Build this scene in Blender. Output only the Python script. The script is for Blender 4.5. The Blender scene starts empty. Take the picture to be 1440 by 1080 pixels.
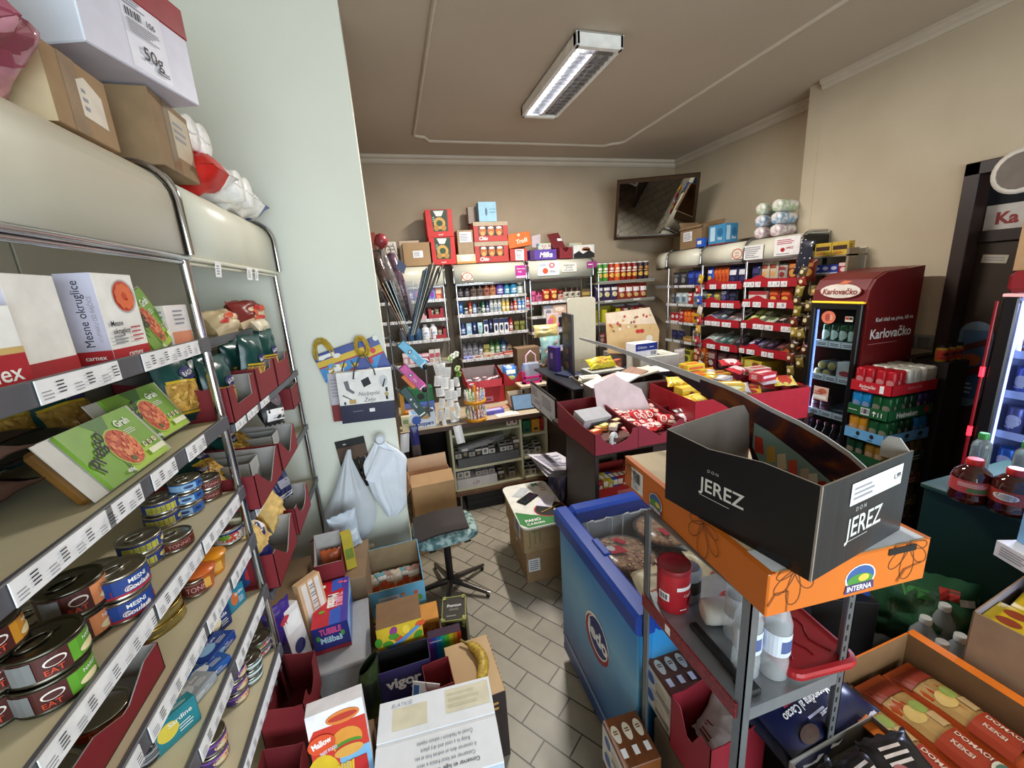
import bpy,math,random
from math import sin,cos,pi,radians as R
from mathutils import Vector as V,Matrix as Mx,noise as NZ
random.seed(7)
SC=bpy.context.scene
COL=SC.collection
CAM_H,FPX,YAW,PIT,ROL=1.95,575.99,.269166,-.238658,-.0644386
_w=V((sin(YAW)*cos(PIT),cos(YAW)*cos(PIT),sin(PIT)))
_r0=V((cos(YAW),-sin(YAW),0));_u0=_r0.cross(_w)
_r=_r0*cos(ROL)+_u0*sin(ROL);_u=-_r0*sin(ROL)+_u0*cos(ROL)
_c=V((0,0,CAM_H))
def at(x,y,X=None,Y=None,Z=None):
 d=_r*((x-720)/FPX)-_u*((y-540)/FPX)+_w
 k,v=(0,X)if X is not None else(1,Y)if Y is not None else(2,Z)
 return _c+d*((v-_c[k])/d[k])
def zat(px,py,p):
 """height of the point above p whose image lies at row py (and near column px)"""
 d=_r*((px-720)/FPX)-_u*((py-540)/FPX)+_w
 s=(p[0]*d[0]+p[1]*d[1])/(d[0]**2+d[1]**2)
 return CAM_H+d[2]*s
MATS={}
def lin(h):
 h=h.lstrip('#');o=[]
 for i in(0,2,4):
  c=int(h[i:i+2],16)/255
  o.append(c/12.92 if c<=.04045 else((c+.055)/1.055)**2.4)
 return(*o,1)
def m(h,r=.5,me=0,var=.08,sc=18.,bump=0,tr=0,em=0,alpha=1,ior=1.45,coat=0,h2=None,sp=.5):
 key=(h,r,me,var,sc,bump,tr,em,alpha,ior,coat,h2,sp)
 if key in MATS:return MATS[key]
 mt=bpy.data.materials.new('mat_'+h.lstrip('#'));mt.use_nodes=True
 nt=mt.node_tree;b=nt.nodes['Principled BSDF'];c=lin(h)
 b.inputs['Roughness'].default_value=r;b.inputs['Metallic'].default_value=me
 b.inputs['IOR'].default_value=ior;b.inputs['Coat Weight'].default_value=coat
 b.inputs['Transmission Weight'].default_value=tr;b.inputs['Alpha'].default_value=alpha
 b.inputs['Specular IOR Level'].default_value=sp
 if var or h2:
  tc=nt.nodes.new('ShaderNodeTexCoord');n=nt.nodes.new('ShaderNodeTexNoise')
  n.inputs['Scale'].default_value=sc;n.inputs['Detail'].default_value=3
  nt.links.new(tc.outputs['Object'],n.inputs['Vector'])
  cr=nt.nodes.new('ShaderNodeValToRGB');e=cr.color_ramp.elements
  e[0].position,e[1].position=(.32,.68)if not h2 else(.42,.58)
  e[0].color=tuple(x*(1-var)for x in c[:3])+(1,)if not h2 else c
  e[1].color=tuple(min(1,x*(1+var))for x in c[:3])+(1,)if not h2 else lin(h2)
  nt.links.new(n.outputs['Fac'],cr.inputs['Fac']);nt.links.new(cr.outputs['Color'],b.inputs['Base Color'])
  if bump:
   bp=nt.nodes.new('ShaderNodeBump');bp.inputs['Strength'].default_value=bump;bp.inputs['Distance'].default_value=.01
   nt.links.new(n.outputs['Fac'],bp.inputs['Height']);nt.links.new(bp.outputs['Normal'],b.inputs['Normal'])
 else:b.inputs['Base Color'].default_value=c
 if em:
  b.inputs['Emission Color'].default_value=c;b.inputs['Emission Strength'].default_value=em
 MATS[key]=mt;return mt
def clear(h='#ffffff',r=.08,mix=.8,body=1):
 """thin clear plastic: mostly see-through with a glossy skin"""
 key=('clear',h,r,mix,body)
 if key in MATS:return MATS[key]
 mt=bpy.data.materials.new('mat_clear');mt.use_nodes=True;nt=mt.node_tree
 for n in list(nt.nodes):nt.nodes.remove(n)
 o=nt.nodes.new('ShaderNodeOutputMaterial');t=nt.nodes.new('ShaderNodeBsdfTransparent');t.inputs[0].default_value=lin(h)
 g=nt.nodes.new('ShaderNodeBsdfPrincipled');g.inputs['Base Color'].default_value=tuple(x*body for x in lin(h)[:3])+(1,);g.inputs['Roughness'].default_value=r
 fr=nt.nodes.new('ShaderNodeLayerWeight');fr.inputs[0].default_value=.12
 mm=nt.nodes.new('ShaderNodeMath');mm.operation='MULTIPLY_ADD';mm.inputs[1].default_value=.6;mm.inputs[2].default_value=1-mix;mm.use_clamp=True
 mx=nt.nodes.new('ShaderNodeMixShader')
 nt.links.new(fr.outputs['Facing'],mm.inputs[0]);nt.links.new(mm.outputs[0],mx.inputs[0])
 nt.links.new(t.outputs[0],mx.inputs[1]);nt.links.new(g.outputs[0],mx.inputs[2]);nt.links.new(mx.outputs[0],o.inputs[0])
 MATS[key]=mt;return mt
WHITE=m('#eceae6',.55);PAPER=m('#e9e8ea',.7);BLACK=m('#141414',.5);INK=m('#22222a',.6);GREYINK=m('#8d8d95',.7)
CARD=m('#a98a66',.85,var=.06,sc=9);CARDL=m('#c6a77f',.85,var=.05,sc=9);CARDD=m('#7d654c',.9,var=.06,sc=9)
CHROME=m('#c9cace',.12,1,var=.03);REDT=m('#7c1f27',.6,var=.07,sc=8);REDTI=m('#6a1a20',.65,var=.07,sc=8)
CREAM=m('#d9d6c4',.35,var=.03,sc=3);CLEAR=clear();FOILW=m('#f2f0ee',.25,var=.1,sc=30,bump=.4)
TX={}
def text_mesh(s,bold=.0,shear=0.):
 k=(s,bold,shear)
 if k in TX:return TX[k]
 c=bpy.data.curves.new('t','FONT');c.body=s;c.resolution_u=3;c.offset=bold;c.shear=shear;c.align_x='LEFT'
 o=bpy.data.objects.new('t',c);me=o.to_mesh()
 vs=[(v.co.x,v.co.y)for v in me.vertices];fs=[tuple(p.vertices)for p in me.polygons]
 o.to_mesh_clear();bpy.data.objects.remove(o);bpy.data.curves.remove(c)
 if vs:
  x0=min(v[0]for v in vs);x1=max(v[0]for v in vs)
  vs=[((x-(x0+x1)/2)/.7,(y-.35)/.7)for x,y in vs];w=(x1-x0)/.7
 else:w=1
 TX[k]=(vs,fs,w);return TX[k]
class MB:
 def __init__(s):s.v=[];s.f=[];s.mi=[];s.sm=[];s.mats=[];s.M=Mx()
 def slot(s,mt):
  if mt not in s.mats:s.mats.append(mt)
  return s.mats.index(mt)
 def add(s,vs,fs,mt,smooth=False):
  b=len(s.v);s.v+=[tuple(s.M@V(p))for p in vs]
  for i,f in enumerate(fs):
   s.f.append(tuple(b+j for j in f));s.mi.append(s.slot(mt[i]if isinstance(mt,list)else mt));s.sm.append(smooth)
  return s
 def box(s,x0,x1,y0,y1,z0,z1,mt,bev=0,mats=None,skip=''):
  mats=mats or{};g=lambda k:mats.get(k,mt)
  cx,cy,cz=(x0+x1)/2,(y0+y1)/2,(z0+z1)/2;h=(abs(x1-x0)/2,abs(y1-y0)/2,abs(z1-z0)/2)
  if not bev:
   vs=[(cx+a*h[0],cy+b*h[1],cz+c*h[2])for c in(-1,1)for b in(-1,1)for a in(-1,1)]
   F={'d':(0,2,3,1),'t':(4,5,7,6),'f':(0,1,5,4),'b':(2,6,7,3),'l':(0,4,6,2),'r':(1,3,7,5)}
   ks=[k for k in F if k not in skip]
   return s.add(vs,[F[k]for k in ks],[g(k)for k in ks])
  bev=min(bev,min(h)*.95);vs=[];ix={}
  for sx in(-1,1):
   for sy in(-1,1):
    for sz in(-1,1):
     for ax in range(3):
      q=[h[i]-(0 if i==ax else bev)for i in range(3)]
      ix[(sx,sy,sz,ax)]=len(vs);vs.append((cx+sx*q[0],cy+sy*q[1],cz+sz*q[2]))
  fs=[];ms=[]
  def face(ids,k):
   a,b,c=V(vs[ids[0]]),V(vs[ids[1]]),V(vs[ids[2]]);n=(b-a).cross(c-a)
   ctr=sum((V(vs[i])for i in ids),V())/len(ids)-V((cx,cy,cz))
   fs.append(tuple(ids)if n.dot(ctr)>0 else tuple(reversed(ids)));ms.append(g(k))
  for ax,ks in((0,'lr'),(1,'fb'),(2,'dt')):
   o=[i for i in range(3)if i!=ax]
   for sg,k in((-1,ks[0]),(1,ks[1])):
    ids=[]
    for a,b in((-1,-1),(1,-1),(1,1),(-1,1)):
     t=[0,0,0];t[ax]=sg;t[o[0]]=a;t[o[1]]=b;ids.append(ix[(*t,ax)])
    face(ids,k)
  nm=('lr','fb','dt')
  for ax in range(3):
   o=[i for i in range(3)if i!=ax]
   for a in(-1,1):
    for b in(-1,1):
     ids=[]
     for e,oo in((-1,0),(1,0),(1,1),(-1,1)):
      t=[0,0,0];t[ax]=e;t[o[0]]=a;t[o[1]]=b;ids.append(ix[(*t,o[oo])])
     face(ids,nm[o[0]][0 if a<0 else 1])
  for sx in(-1,1):
   for sy in(-1,1):
    for sz in(-1,1):face([ix[(sx,sy,sz,ax)]for ax in range(3)],'t' if sz>0 else 'd')
  return s.add(vs,fs,ms)
 def lathe(s,prof,mt,n=20,cap0=True,cap1=True,smooth=True,sx=1,sy=1):
  """prof: [(r, z, mat?)...]; band i..i+1 takes the mat of point i"""
  vs=[];fs=[];ms=[]
  for p in prof:
   for i in range(n):
    a=2*pi*i/n;vs.append((p[0]*cos(a)*sx,p[0]*sin(a)*sy,p[1]))
  for j in range(len(prof)-1):
   mm=prof[j][2]if len(prof[j])>2 else mt
   for i in range(n):
    k=(i+1)%n;fs.append((j*n+i,j*n+k,(j+1)*n+k,(j+1)*n+i));ms.append(mm)
  s.add(vs,fs,ms,smooth)
  if cap0:s.add(vs[:n],[tuple(reversed(range(n)))],prof[0][2]if len(prof[0])>2 else mt)
  if cap1:s.add(vs[-n:],[tuple(range(n))],prof[-1][2]if len(prof[-1])>2 else mt)
  return s
 def tube(s,pts,r,mt,n=8,cap=True,closed=False):
  pts=[V(p)for p in pts];vs=[];L=len(pts);up=V((0,0,1));last=None
  for i,p in enumerate(pts):
   a=pts[i-1]if(i or closed)else p;b=pts[(i+1)%L]if(i<L-1 or closed)else p
   d=(b-a).normalized()
   if last is None:
    x=d.cross(up)
    if x.length<.05:x=d.cross(V((1,0,0)))
   else:x=last-d*last.dot(d)
   x.normalize();last=x;y=d.cross(x)
   rr=r[i]if isinstance(r,(list,tuple))else r
   vs+=[tuple(p+x*(cos(2*pi*k/n)*rr)+y*(sin(2*pi*k/n)*rr))for k in range(n)]
  fs=[]
  for i in range(L if closed else L-1):
   for k in range(n):
    q=(k+1)%n;j=(i+1)%L;fs.append((i*n+q,i*n+k,j*n+k,j*n+q))
  s.add(vs,fs,mt,True)
  if cap and not closed:s.add(vs[:n],[tuple(range(n))],mt);s.add(vs[-n:],[tuple(reversed(range(n)))],mt)
  return s
 def panel(s,pts,O,U,W,t,ma,mi=None,me=None):
  """flat sheet: outline pts in (u, v); outer face at O facing U x W, thickness t behind it"""
  O,U,W=V(O),V(U),V(W);N=U.cross(W).normalized();n=len(pts);mi=mi or ma;me=me or ma
  a=[O+U*p[0]+W*p[1]for p in pts];b=[p-N*t for p in a]
  fs=[tuple(range(n)),tuple(reversed(range(n,2*n)))]+[(i,n+i,n+(i+1)%n,(i+1)%n)for i in range(n)]
  return s.add([tuple(p)for p in a+b],fs,[ma,mi]+[me]*n)
 def grid(s,fn,nu,nv,mt,smooth=True,flip=False):
  vs=[fn(i/nu,j/nv)for j in range(nv+1)for i in range(nu+1)];fs=[];ms=[]
  for j in range(nv):
   for i in range(nu):
    a=j*(nu+1)+i;q=(a,a+1,a+nu+2,a+nu+1);fs.append(q[::-1]if flip else q)
    ms.append(mt((i+.5)/nu,(j+.5)/nv)if callable(mt)else mt)
  return s.add(vs,fs,ms,smooth)
 def face(s,k,x0,x1,y0,y1,z0,z1):
  if k=='f':f=lambda u,v,e:(x0+(x1-x0)*u,y0-e,z0+(z1-z0)*v);W,H=x1-x0,z1-z0
  elif k=='b':f=lambda u,v,e:(x1-(x1-x0)*u,y1+e,z0+(z1-z0)*v);W,H=x1-x0,z1-z0
  elif k=='l':f=lambda u,v,e:(x0-e,y1-(y1-y0)*u,z0+(z1-z0)*v);W,H=y1-y0,z1-z0
  elif k=='r':f=lambda u,v,e:(x1+e,y0+(y1-y0)*u,z0+(z1-z0)*v);W,H=y1-y0,z1-z0
  else:f=lambda u,v,e:(x0+(x1-x0)*u,y0+(y1-y0)*v,z1+e);W,H=x1-x0,y1-y0
  return Fc(s,f,W,H)
 def cyl(s,r,z0,z1,a0=0,span=2*pi*.5):
  return Fc(s,lambda u,v,e:((r+e)*sin(a0+(u-.5)*span),-(r+e)*cos(a0+(u-.5)*span),z0+(z1-z0)*v),r*span,z1-z0,max(2,int(span*4)),1)
 def mesh(s,name='mesh'):
  me=bpy.data.meshes.new(name);me.from_pydata(s.v,[],s.f)
  for x in s.mats:me.materials.append(x)
  me.polygons.foreach_set('material_index',s.mi);me.polygons.foreach_set('use_smooth',s.sm);me.update();return me
class Fc:
 """a printable face: u, v in 0..1"""
 def __init__(s,mb,f,W,H,nu=1,nv=1,e=.0004):s.mb,s.f,s.W,s.H,s.nu,s.nv,s.e,s.de=mb,f,W,H,nu,nv,e,e
 def st(s):s.e+=s.de*.6;return s.e
 def rect(s,u0,v0,u1,v1,mt):
  e=s.st();nu=max(1,math.ceil(s.nu*abs(u1-u0)));nv=max(1,math.ceil(s.nv*abs(v1-v0)))
  vs=[s.f(u0+(u1-u0)*i/nu,v0+(v1-v0)*j/nv,e)for j in range(nv+1)for i in range(nu+1)]
  fs=[(j*(nu+1)+i,j*(nu+1)+i+1,(j+1)*(nu+1)+i+1,(j+1)*(nu+1)+i)for j in range(nv)for i in range(nu)]
  s.mb.add(vs,fs,mt);return s
 def poly(s,pts,mt):
  e=s.st();s.mb.add([s.f(u,v,e)for u,v in pts],[tuple(range(len(pts)))],mt);return s
 def ell(s,cu,cv,ru,rv,mt,k=18,a0=0,a1=2*pi,rot=0):
  e=s.st();rings=(.5,1)if s.nu>1 or s.nv>1 else(1,);vs=[s.f(cu,cv,e)];fs=[]
  asp=s.W/s.H
  for r in rings:
   for i in range(k):
    a=a0+(a1-a0)*i/k;x,y=cos(a)*ru*r*asp,sin(a)*rv*r
    vs.append(s.f(cu+(x*cos(rot)-y*sin(rot))/asp,cv+x*sin(rot)+y*cos(rot),e))
  for i in range(k):
   j=(i+1)%k;fs.append((0,1+i,1+j))
   if len(rings)>1:fs.append((1+i,1+k+i,1+k+j,1+j))
  s.mb.add(vs,fs,mt);return s
 def txt(s,t,cu,cv,h,mt,maxw=None,rot=0,bold=.012,shear=0):
  vs,fs,w=text_mesh(t,bold,shear);e=s.st();k=h*s.H
  kx=k
  lim=s.W if abs(math.sin(rot))<.8 else s.H
  if maxw and w*k>maxw*lim:kx=maxw*lim/w
  c,d=cos(rot),sin(rot)
  s.mb.add([s.f(cu+(x*kx*c-y*k*d)/s.W,cv+(x*kx*d+y*k*c)/s.H,e)for x,y in vs],fs,mt);return s
 def lines(s,u0,v0,u1,v1,n,mt,fill=.45):
  rr=random.Random(n)
  for i in range(n):
   v=v1-(v1-v0)*(i+.5)/n;hh=(v1-v0)/n*fill/2;s.rect(u0,v-hh,u0+(u1-u0)*(.6+.4*rr.random()),v+hh,mt)
  return s
 def bars(s,u0,v0,u1,v1,n,mt=None):
  rr=random.Random(5);u=u0
  while u<u1:
   w=(u1-u0)/n*(.3+rr.random());s.rect(u,v0,min(u+w,u1),v1,mt or INK);u+=w+(u1-u0)/n*(.4+.6*rr.random())
  return s
 def scatter(s,n,seed,r,mts,u=(0,1),v=(0,1)):
  rr=random.Random(seed)
  for i in range(n):
   q=r*(.5+rr.random());s.ell(u[0]+(u[1]-u[0])*rr.random(),v[0]+(v[1]-v[0])*rr.random(),q*s.H/s.W,q*(.5+.6*rr.random()),rr.choice(mts),9,rot=rr.random()*3)
   s.e-=s.de*.55
  return s
LABELS={}
def TR(p,yaw=0,pitch=0,roll=0,s=1):
 return Mx.Translation(V(p))@Mx.Rotation(yaw,4,'Z')@Mx.Rotation(pitch,4,'X')@Mx.Rotation(roll,4,'Y')@Mx.Scale(s,4)
def tag(o,label,cat,group=None):
 w=len(label.split())
 if w<4 or w>16:print('LABEL LEN',w,label)
 if label in LABELS:print('LABEL DUP',label)
 LABELS[label]=1
 o['label']=label;o['category']=cat
 if group:o['group']=group
 return o
def link(name,data,parent=None,M=None):
 o=bpy.data.objects.new(name,data);COL.objects.link(o)
 if parent is not None:o.parent=parent
 if M is not None:o.matrix_local=M
 return o
def emp(name,label,cat,M,group=None):
 o=link(name,None,None,M);o.empty_display_size=.05;return tag(o,label,cat,group)
def one(mb,name,label,cat,M,group=None):
 return tag(link(name,mb.mesh(name),None,M),label,cat,group)
def part(mb,name,parent,M=None,label=None):
 o=link(name,mb.mesh(name),parent,M)
 if label:o['label']=label
 return o
def struct(mb,name):
 o=link(name,mb.mesh(name));o['kind']='structure';return o
PROTO={}
def thing(key,fn,name,label,cat,M,group=None):
 """fn() -> [(part name, MB), ...]; the first is the thing itself (or None for an Empty); meshes are shared by key"""
 if key is None or key not in PROTO:
  PROTO[key]=[(n,b.mesh(n)if b else None)for n,b in fn()]
 ps=PROTO[key]
 r=tag(link(name,ps[0][1],None,M),label,cat,group)
 for n,me in ps[1:]:link(n,me,r)
 return r
ORD='first second third fourth fifth sixth seventh eighth ninth tenth eleventh twelfth thirteenth fourteenth fifteenth sixteenth seventeenth eighteenth nineteenth twentieth'.split()
ORD+=['twenty-'+o for o in ORD[:9]]+['thirtieth']+['thirty-'+o for o in ORD[:9]]+['fortieth']
def cname(h):
 import colorsys
 c=[int(h.lstrip('#')[i:i+2],16)/255 for i in(0,2,4)];hh,s,v=colorsys.rgb_to_hsv(*c);hh*=360
 if v<.22:return 'black'
 if s<.14:return 'white' if v>.78 else 'grey'
 n='red' if hh<14 or hh>345 else 'orange' if hh<40 else 'yellow' if hh<66 else 'green' if hh<165 else 'teal' if hh<192 else 'blue' if hh<250 else 'purple' if hh<295 else 'pink'
 if n=='orange' and v<.62:n='brown'
 if n in('red','orange')and s<.45 and v>.7:n='pink' if n=='red' else 'beige'
 if n=='yellow' and s<.35:n='cream'
 return('dark ' if v<.45 and n!='brown' else 'pale ' if s<.35 and v>.7 and n not in('cream','beige')else '')+n
def bx(w,d,h,col,art=None,bev=.0012,mats=None):
 b=MB();mt=col if not isinstance(col,str)else m(col)
 b.box(-w/2,w/2,-d/2,d/2,0,h,mt,bev,mats)
 if art:art(lambda k:b.face(k,-w/2,w/2,-d/2,d/2,0,h))
 return b
def canmb(r,h,art=None,body='#b9b4a8',metal=None,span=2*pi*.98,z0=0,n=28):
 b=MB();me=metal or m('#a8a49a',.28,1,var=.05);bm=body if not isinstance(body,str)else m(body,.35)
 b.lathe([(r*.95,z0,me),(r*1.01,z0+.002,me),(r*1.01,z0+.005,me),(r*.985,z0+.007,bm),(r*.985,z0+h-.007,me),(r*1.01,z0+h-.005,me),(r*1.01,z0+h,me),(r*.95,z0+h,me),(r*.93,z0+h-.003,me),(r*.02,z0+h-.003,me)],me,n)
 if art:art(b.cyl(r*.985,z0+.007,z0+h-.007,0,span))
 return b
def lidmb(r,h,metal=None):
 """can lid panel with pull tab, as two meshes"""
 me=metal or m('#a8a49a',.28,1,var=.05)
 a=MB();a.lathe([(r*.9,h-.0028),(r*.8,h-.0015),(r*.02,h-.0015)],me,28,False);t=MB()
 t.tube([(r*.45*cos(k*pi/8)-r*.2,r*.28*sin(k*pi/8),h+.0008)for k in range(16)],r*.05,me,6,closed=True);t.box(r*.15,r*.5,-r*.1,r*.1,h-.001,h+.001,me)
 return a,t
def bag(w,h,t,matf,seed=0,nu=16,nv=20,wr=.12,crimp=.06,ex=2.4,sag=0):
 """filled pouch: pillow with crimped, zig-zag sealed ends; returns MB and its front face"""
 b=MB();rr=seed*13.7
 def prof(u,v):
  a=max(0,1-abs(2*u-1)**ex)**.55;vv=(v-crimp)/(1-2*crimp)
  c=0 if vv<=0 or vv>=1 else max(0,1-abs(2*vv-1)**(ex+1))**.6
  s=1+sag*(.5-v)
  return t/2*a*c*s*(1+wr*1.6*NZ.noise(V((u*5+rr,v*6,rr))))+.0006
 def P(u,v,s,e=0):
  p=prof(u,v);nar=1-.07*(prof(.5,v)/(t/2+1e-6));wob=wr*.06*w*NZ.noise(V((v*7+rr,3.1,s)))
  zz=v*h+(.005*(int(u*24)%2)*(1-2*v)if v in(0,1)else 0)+.0008
  return((u-.5)*w*nar+wob+wr*.05*w*NZ.noise(V((u*4,v*4+rr,5))),s*(p+e)-wr*.25*t*NZ.noise(V((u*3+rr,v*4,9))),zz)
 b.grid(lambda u,v:P(u,v,-1),nu,nv,matf if callable(matf)else matf);b.grid(lambda u,v:P(u,v,1),nu,nv,matf if callable(matf)else matf,flip=True)
 return b,Fc(b,lambda u,v,e:P(u,v,-1,e),w,h,7,8,.0012)
def tray(w,d,h,hs,hc,mo,mi=None,cut='v',t=.0025,art=None,cw=.6):
 """shelf-ready display tray: front at y=0 lowered to hc in the middle, hs at the corners, h at the back"""
 b=MB();mi=mi or mo;a=(1-cw)/2*w
 if cut=='v':P=[(0,0),(w,0),(w,hs),(w-a,hs),(w/2+.01,hc),(w/2-.01,hc),(a,hs),(0,hs)]
 elif cut=='u':P=[(0,0),(w,0),(w,hs),(w-a,hs),(w-a*1.15,hc),(a*1.15,hc),(a,hs),(0,hs)]
 elif cut=='c':P=[(0,0),(w,0),(w,hs)]+[(w/2+cw*w/2*cos(k*pi/10),hs-(hs-hc)*sin(k*pi/10))for k in range(11)]+[(0,hs)]
 else:P=[(0,0),(w,0),(w,hs),(0,hs)]
 b.panel(P,(-w/2,0,0),(1,0,0),(0,0,1),t,mo,mi,mi)
 b.panel([(0,0),(w,0),(w,h),(0,h)],(w/2,d,0),(-1,0,0),(0,0,1),t,mo,mi)
 b.panel([(0,0),(d,0),(d,hs),(d*.75,hs),(0,h)],(-w/2,d,0),(0,-1,0),(0,0,1),t,mo,mi)
 b.panel([(0,0),(d,0),(d,h),(d*.25,hs),(0,hs)],(w/2,0,0),(0,1,0),(0,0,1),t,mo,mi)
 b.box(-w/2,w/2,0,d,0,.002,mi)
 if art:art(b.face('f',-w/2,w/2,0,d,0,max(hs,.001)))
 return b
def carton(w,d,h,mt=None,tape=True,label=None,flaps=None,lab_side='f',inner=None):
 """corrugated box; flaps=None closed, else dict side->angle of open flaps"""
 mt=mt or CARD;b=MB()
 if flaps is None:
  b.box(-w/2,w/2,-d/2,d/2,0,h,mt,.002)
  b.box(-w/2+.002,w/2-.002,-.0015,.0015,h,h+.0006,CARDD)
  if tape:
   tp=m('#b0946c',.25,var=.1,sc=12);b.box(-w/2-.0006,w/2+.0006,-.024,.024,h,h+.001,tp)
   for s in(-1,1):b.box(s*(w/2+.0004)-.0004,s*(w/2+.0004)+.0004,-.024,.024,h-.06,h,tp)
 else:
  t=.004;inn=inner or m('#94785a',.9,var=.05)
  for k,(O,U,L)in{'f':((-w/2,-d/2,0),(1,0,0),w),'b':((w/2,d/2,0),(-1,0,0),w),'l':((-w/2,d/2,0),(0,-1,0),d),'r':((w/2,-d/2,0),(0,1,0),d)}.items():
   b.panel([(0,0),(L,0),(L,h),(0,h)],O,U,(0,0,1),t,mt,inn)
   if k in flaps:
    fl=(w if k in 'lr' else d)*.5*(flaps[k][1]if isinstance(flaps[k],tuple)else 1);an=flaps[k][0]if isinstance(flaps[k],tuple)else flaps[k]
    N=V(U).cross(V((0,0,1)));W=V((0,0,1))*cos(an)+N*sin(an)
    b.panel([(0.002,0),(L-.002,0),(L-.006,fl),(.006,fl)],V(O)+V((0,0,h)),U,tuple(W),.003,mt,inn)
  b.box(-w/2,w/2,-d/2,d/2,0,.004,inn)
 if label:
  f=b.face(lab_side,-w/2,w/2,-d/2,d/2,0,h);u,v,lw,lh=label;f.rect(u,v,u+lw,v+lh,PAPER);f.lines(u+lw*.1,v+lh*.1,u+lw*.9,v+lh*.9,5,GREYINK)
 return b
def bottle(r,h,col,cap='#f0f0f0',lab=None,neck=.45,sh=.72,lab2=None,mat=None,ch=.12,n=18,flat=1):
 b=MB();bm=mat or m(col,.3);pr=[(r*.86,0),(r,h*.03),(r,h*sh*.98),(r*.93,h*(sh+.05)),(r*neck*1.15,h*(1-ch-.03)),(r*neck,h*(1-ch))]
 b.lathe(pr,bm,n,sx=1,sy=flat);c=MB();c.lathe([(r*neck*1.2,h*(1-ch)),(r*neck*1.2,h*.985),(r*neck*1.05,h)],m(cap,.4),n,sy=flat)
 if lab:
  f=b.cyl(r,h*.16,h*sh*.85,0,2*pi*.6)
  if flat!=1:f=Fc(b,lambda u,v,e:((r+e)*sin((u-.5)*2.6),-(r*flat+e)*cos((u-.5)*2.6),h*.14+h*(sh*.85-.14)*v),r*2.2,h*(sh-.25),8,1)
  f.rect(.05,0,.95,1,m(lab));f.ell(.5,.66,.2,.16,m(lab2 or '#ffffff'));f.lines(.28,.12,.78,.4,3,m(lab2 or '#ffffff'))
 return[('',b),('cap',c)]
def spray(r,h,col,cap='#eeeeee',lab2='#ffffff',n=18):
 b=MB();b.lathe([(r*.93,0),(r,.004),(r,h*.74),(r*.8,h*.79)],m(col,.28),n);f=b.cyl(r,h*.05,h*.7,0,pi*1.1)
 f.rect(.2,.3,.8,.62,m(lab2));f.lines(.25,.1,.75,.25,2,m(lab2));f.ell(.5,.82,.14,.1,m(lab2))
 c=MB();c.lathe([(r*.88,h*.76),(r*.9,h*.97),(r*.8,h)],m(cap,.35),n);return[('',b),('cap',c)]
def jar(r,h,col,cap='#2a1c18',lab='#e8e2d6',n=18):
 b=MB();b.lathe([(r*.9,0),(r,.006),(r,h*.76),(r*.8,h*.84)],m(col,.2),n);f=b.cyl(r,h*.12,h*.68,0,pi*1.2);f.rect(.1,0,.9,1,m(lab));f.ell(.5,.6,.2,.2,m(cap));f.lines(.25,.1,.75,.3,2,m(cap))
 c=MB();c.lathe([(r*.86,h*.84),(r*.86,h)],m(cap,.35),n);return[('',b),('lid',c)]
def tubeb(w,h,col,cap='#ffffff',lab2='#ffffff'):
 """squeeze tube standing on its cap"""
 b=MB();n=16;ch=h*.16;vs=[]
 for z,k,fl in((ch,.8,1),(ch+.01,1,1),(h*.6,1.05,.7),(h,1.1,.04)):
  vs.append([(w/2*k*cos(2*pi*i/n),w/2*k*fl*sin(2*pi*i/n),z)for i in range(n)])
 fs=[(j*n+i,j*n+(i+1)%n,(j+1)*n+(i+1)%n,(j+1)*n+i)for j in range(3)for i in range(n)]
 b.add([p for r in vs for p in r],fs,m(col,.3),True)
 f=Fc(b,lambda u,v,e:((u-.5)*w*.8,-(w/2*(1-.62*v)*cos((u-.5)*2))-.0015-e,ch+.02+v*(h-ch-.035)),w*.8,h-ch-.035,4,3);f.ell(.5,.6,.3,.15,m(lab2));f.lines(.2,.1,.8,.4,3,m(lab2))
 c=MB();c.lathe([(w*.36,0),(w*.38,ch)],m(cap,.35),n);return[('',b),('cap',c)]
def pack(w,d,h,col,c2='#ffffff',c3=None,seed=0):
 """small printed carton"""
 rr=random.Random(seed)
 def art(F):
  f=F('f');k=rr.random();c3m=m(c3 or c2)
  if k<.35:f.rect(0,.68,1,.98,m(c2));f.ell(.5,.36,.3*h/w if h<w else.3,.22,c3m)
  elif k<.7:f.rect(.08,.4,.92,.72,m(c2));f.lines(.15,.08,.85,.3,3,c3m)
  else:f.ell(.5,.6,.36,.2,m(c2));f.rect(0,0,1,.14,c3m)
  t=F('t');t.rect(.1,.3,.9,.7,m(c2));r=F('r');r.lines(.2,.2,.8,.8,4,m(c2));l=F('l');l.lines(.2,.2,.8,.8,4,m(c2))
 return[('',bx(w,d,h,m(col,.42),art))]
def pouch(w,h,t,col,c2='#ffffff',c3=None,seed=0,r=.3):
 rr=random.Random(seed);b,f=bag(w,h,t,m(col,r,var=.1),seed,10,12)
 k=rr.random()
 if k<.5:f.ell(.5,.42,.3,.2*w/h*1.3,m(c3 or c2,.4));f.rect(.15,.66,.85,.84,m(c2,.4))
 else:f.rect(.12,.52,.88,.78,m(c2,.4));f.ell(.5,.3,.28,.14,m(c3 or c2,.4))
 return[('',b)]
GEN=dict(bottle=lambda a:bottle(*a[:3],**a[3]),spray=lambda a:spray(*a),jar=lambda a:jar(*a),tube=lambda a:tubeb(*a),box=lambda a:pack(*a),pouch=lambda a:pouch(*a),tall=lambda a:tallcan(*a))
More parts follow.
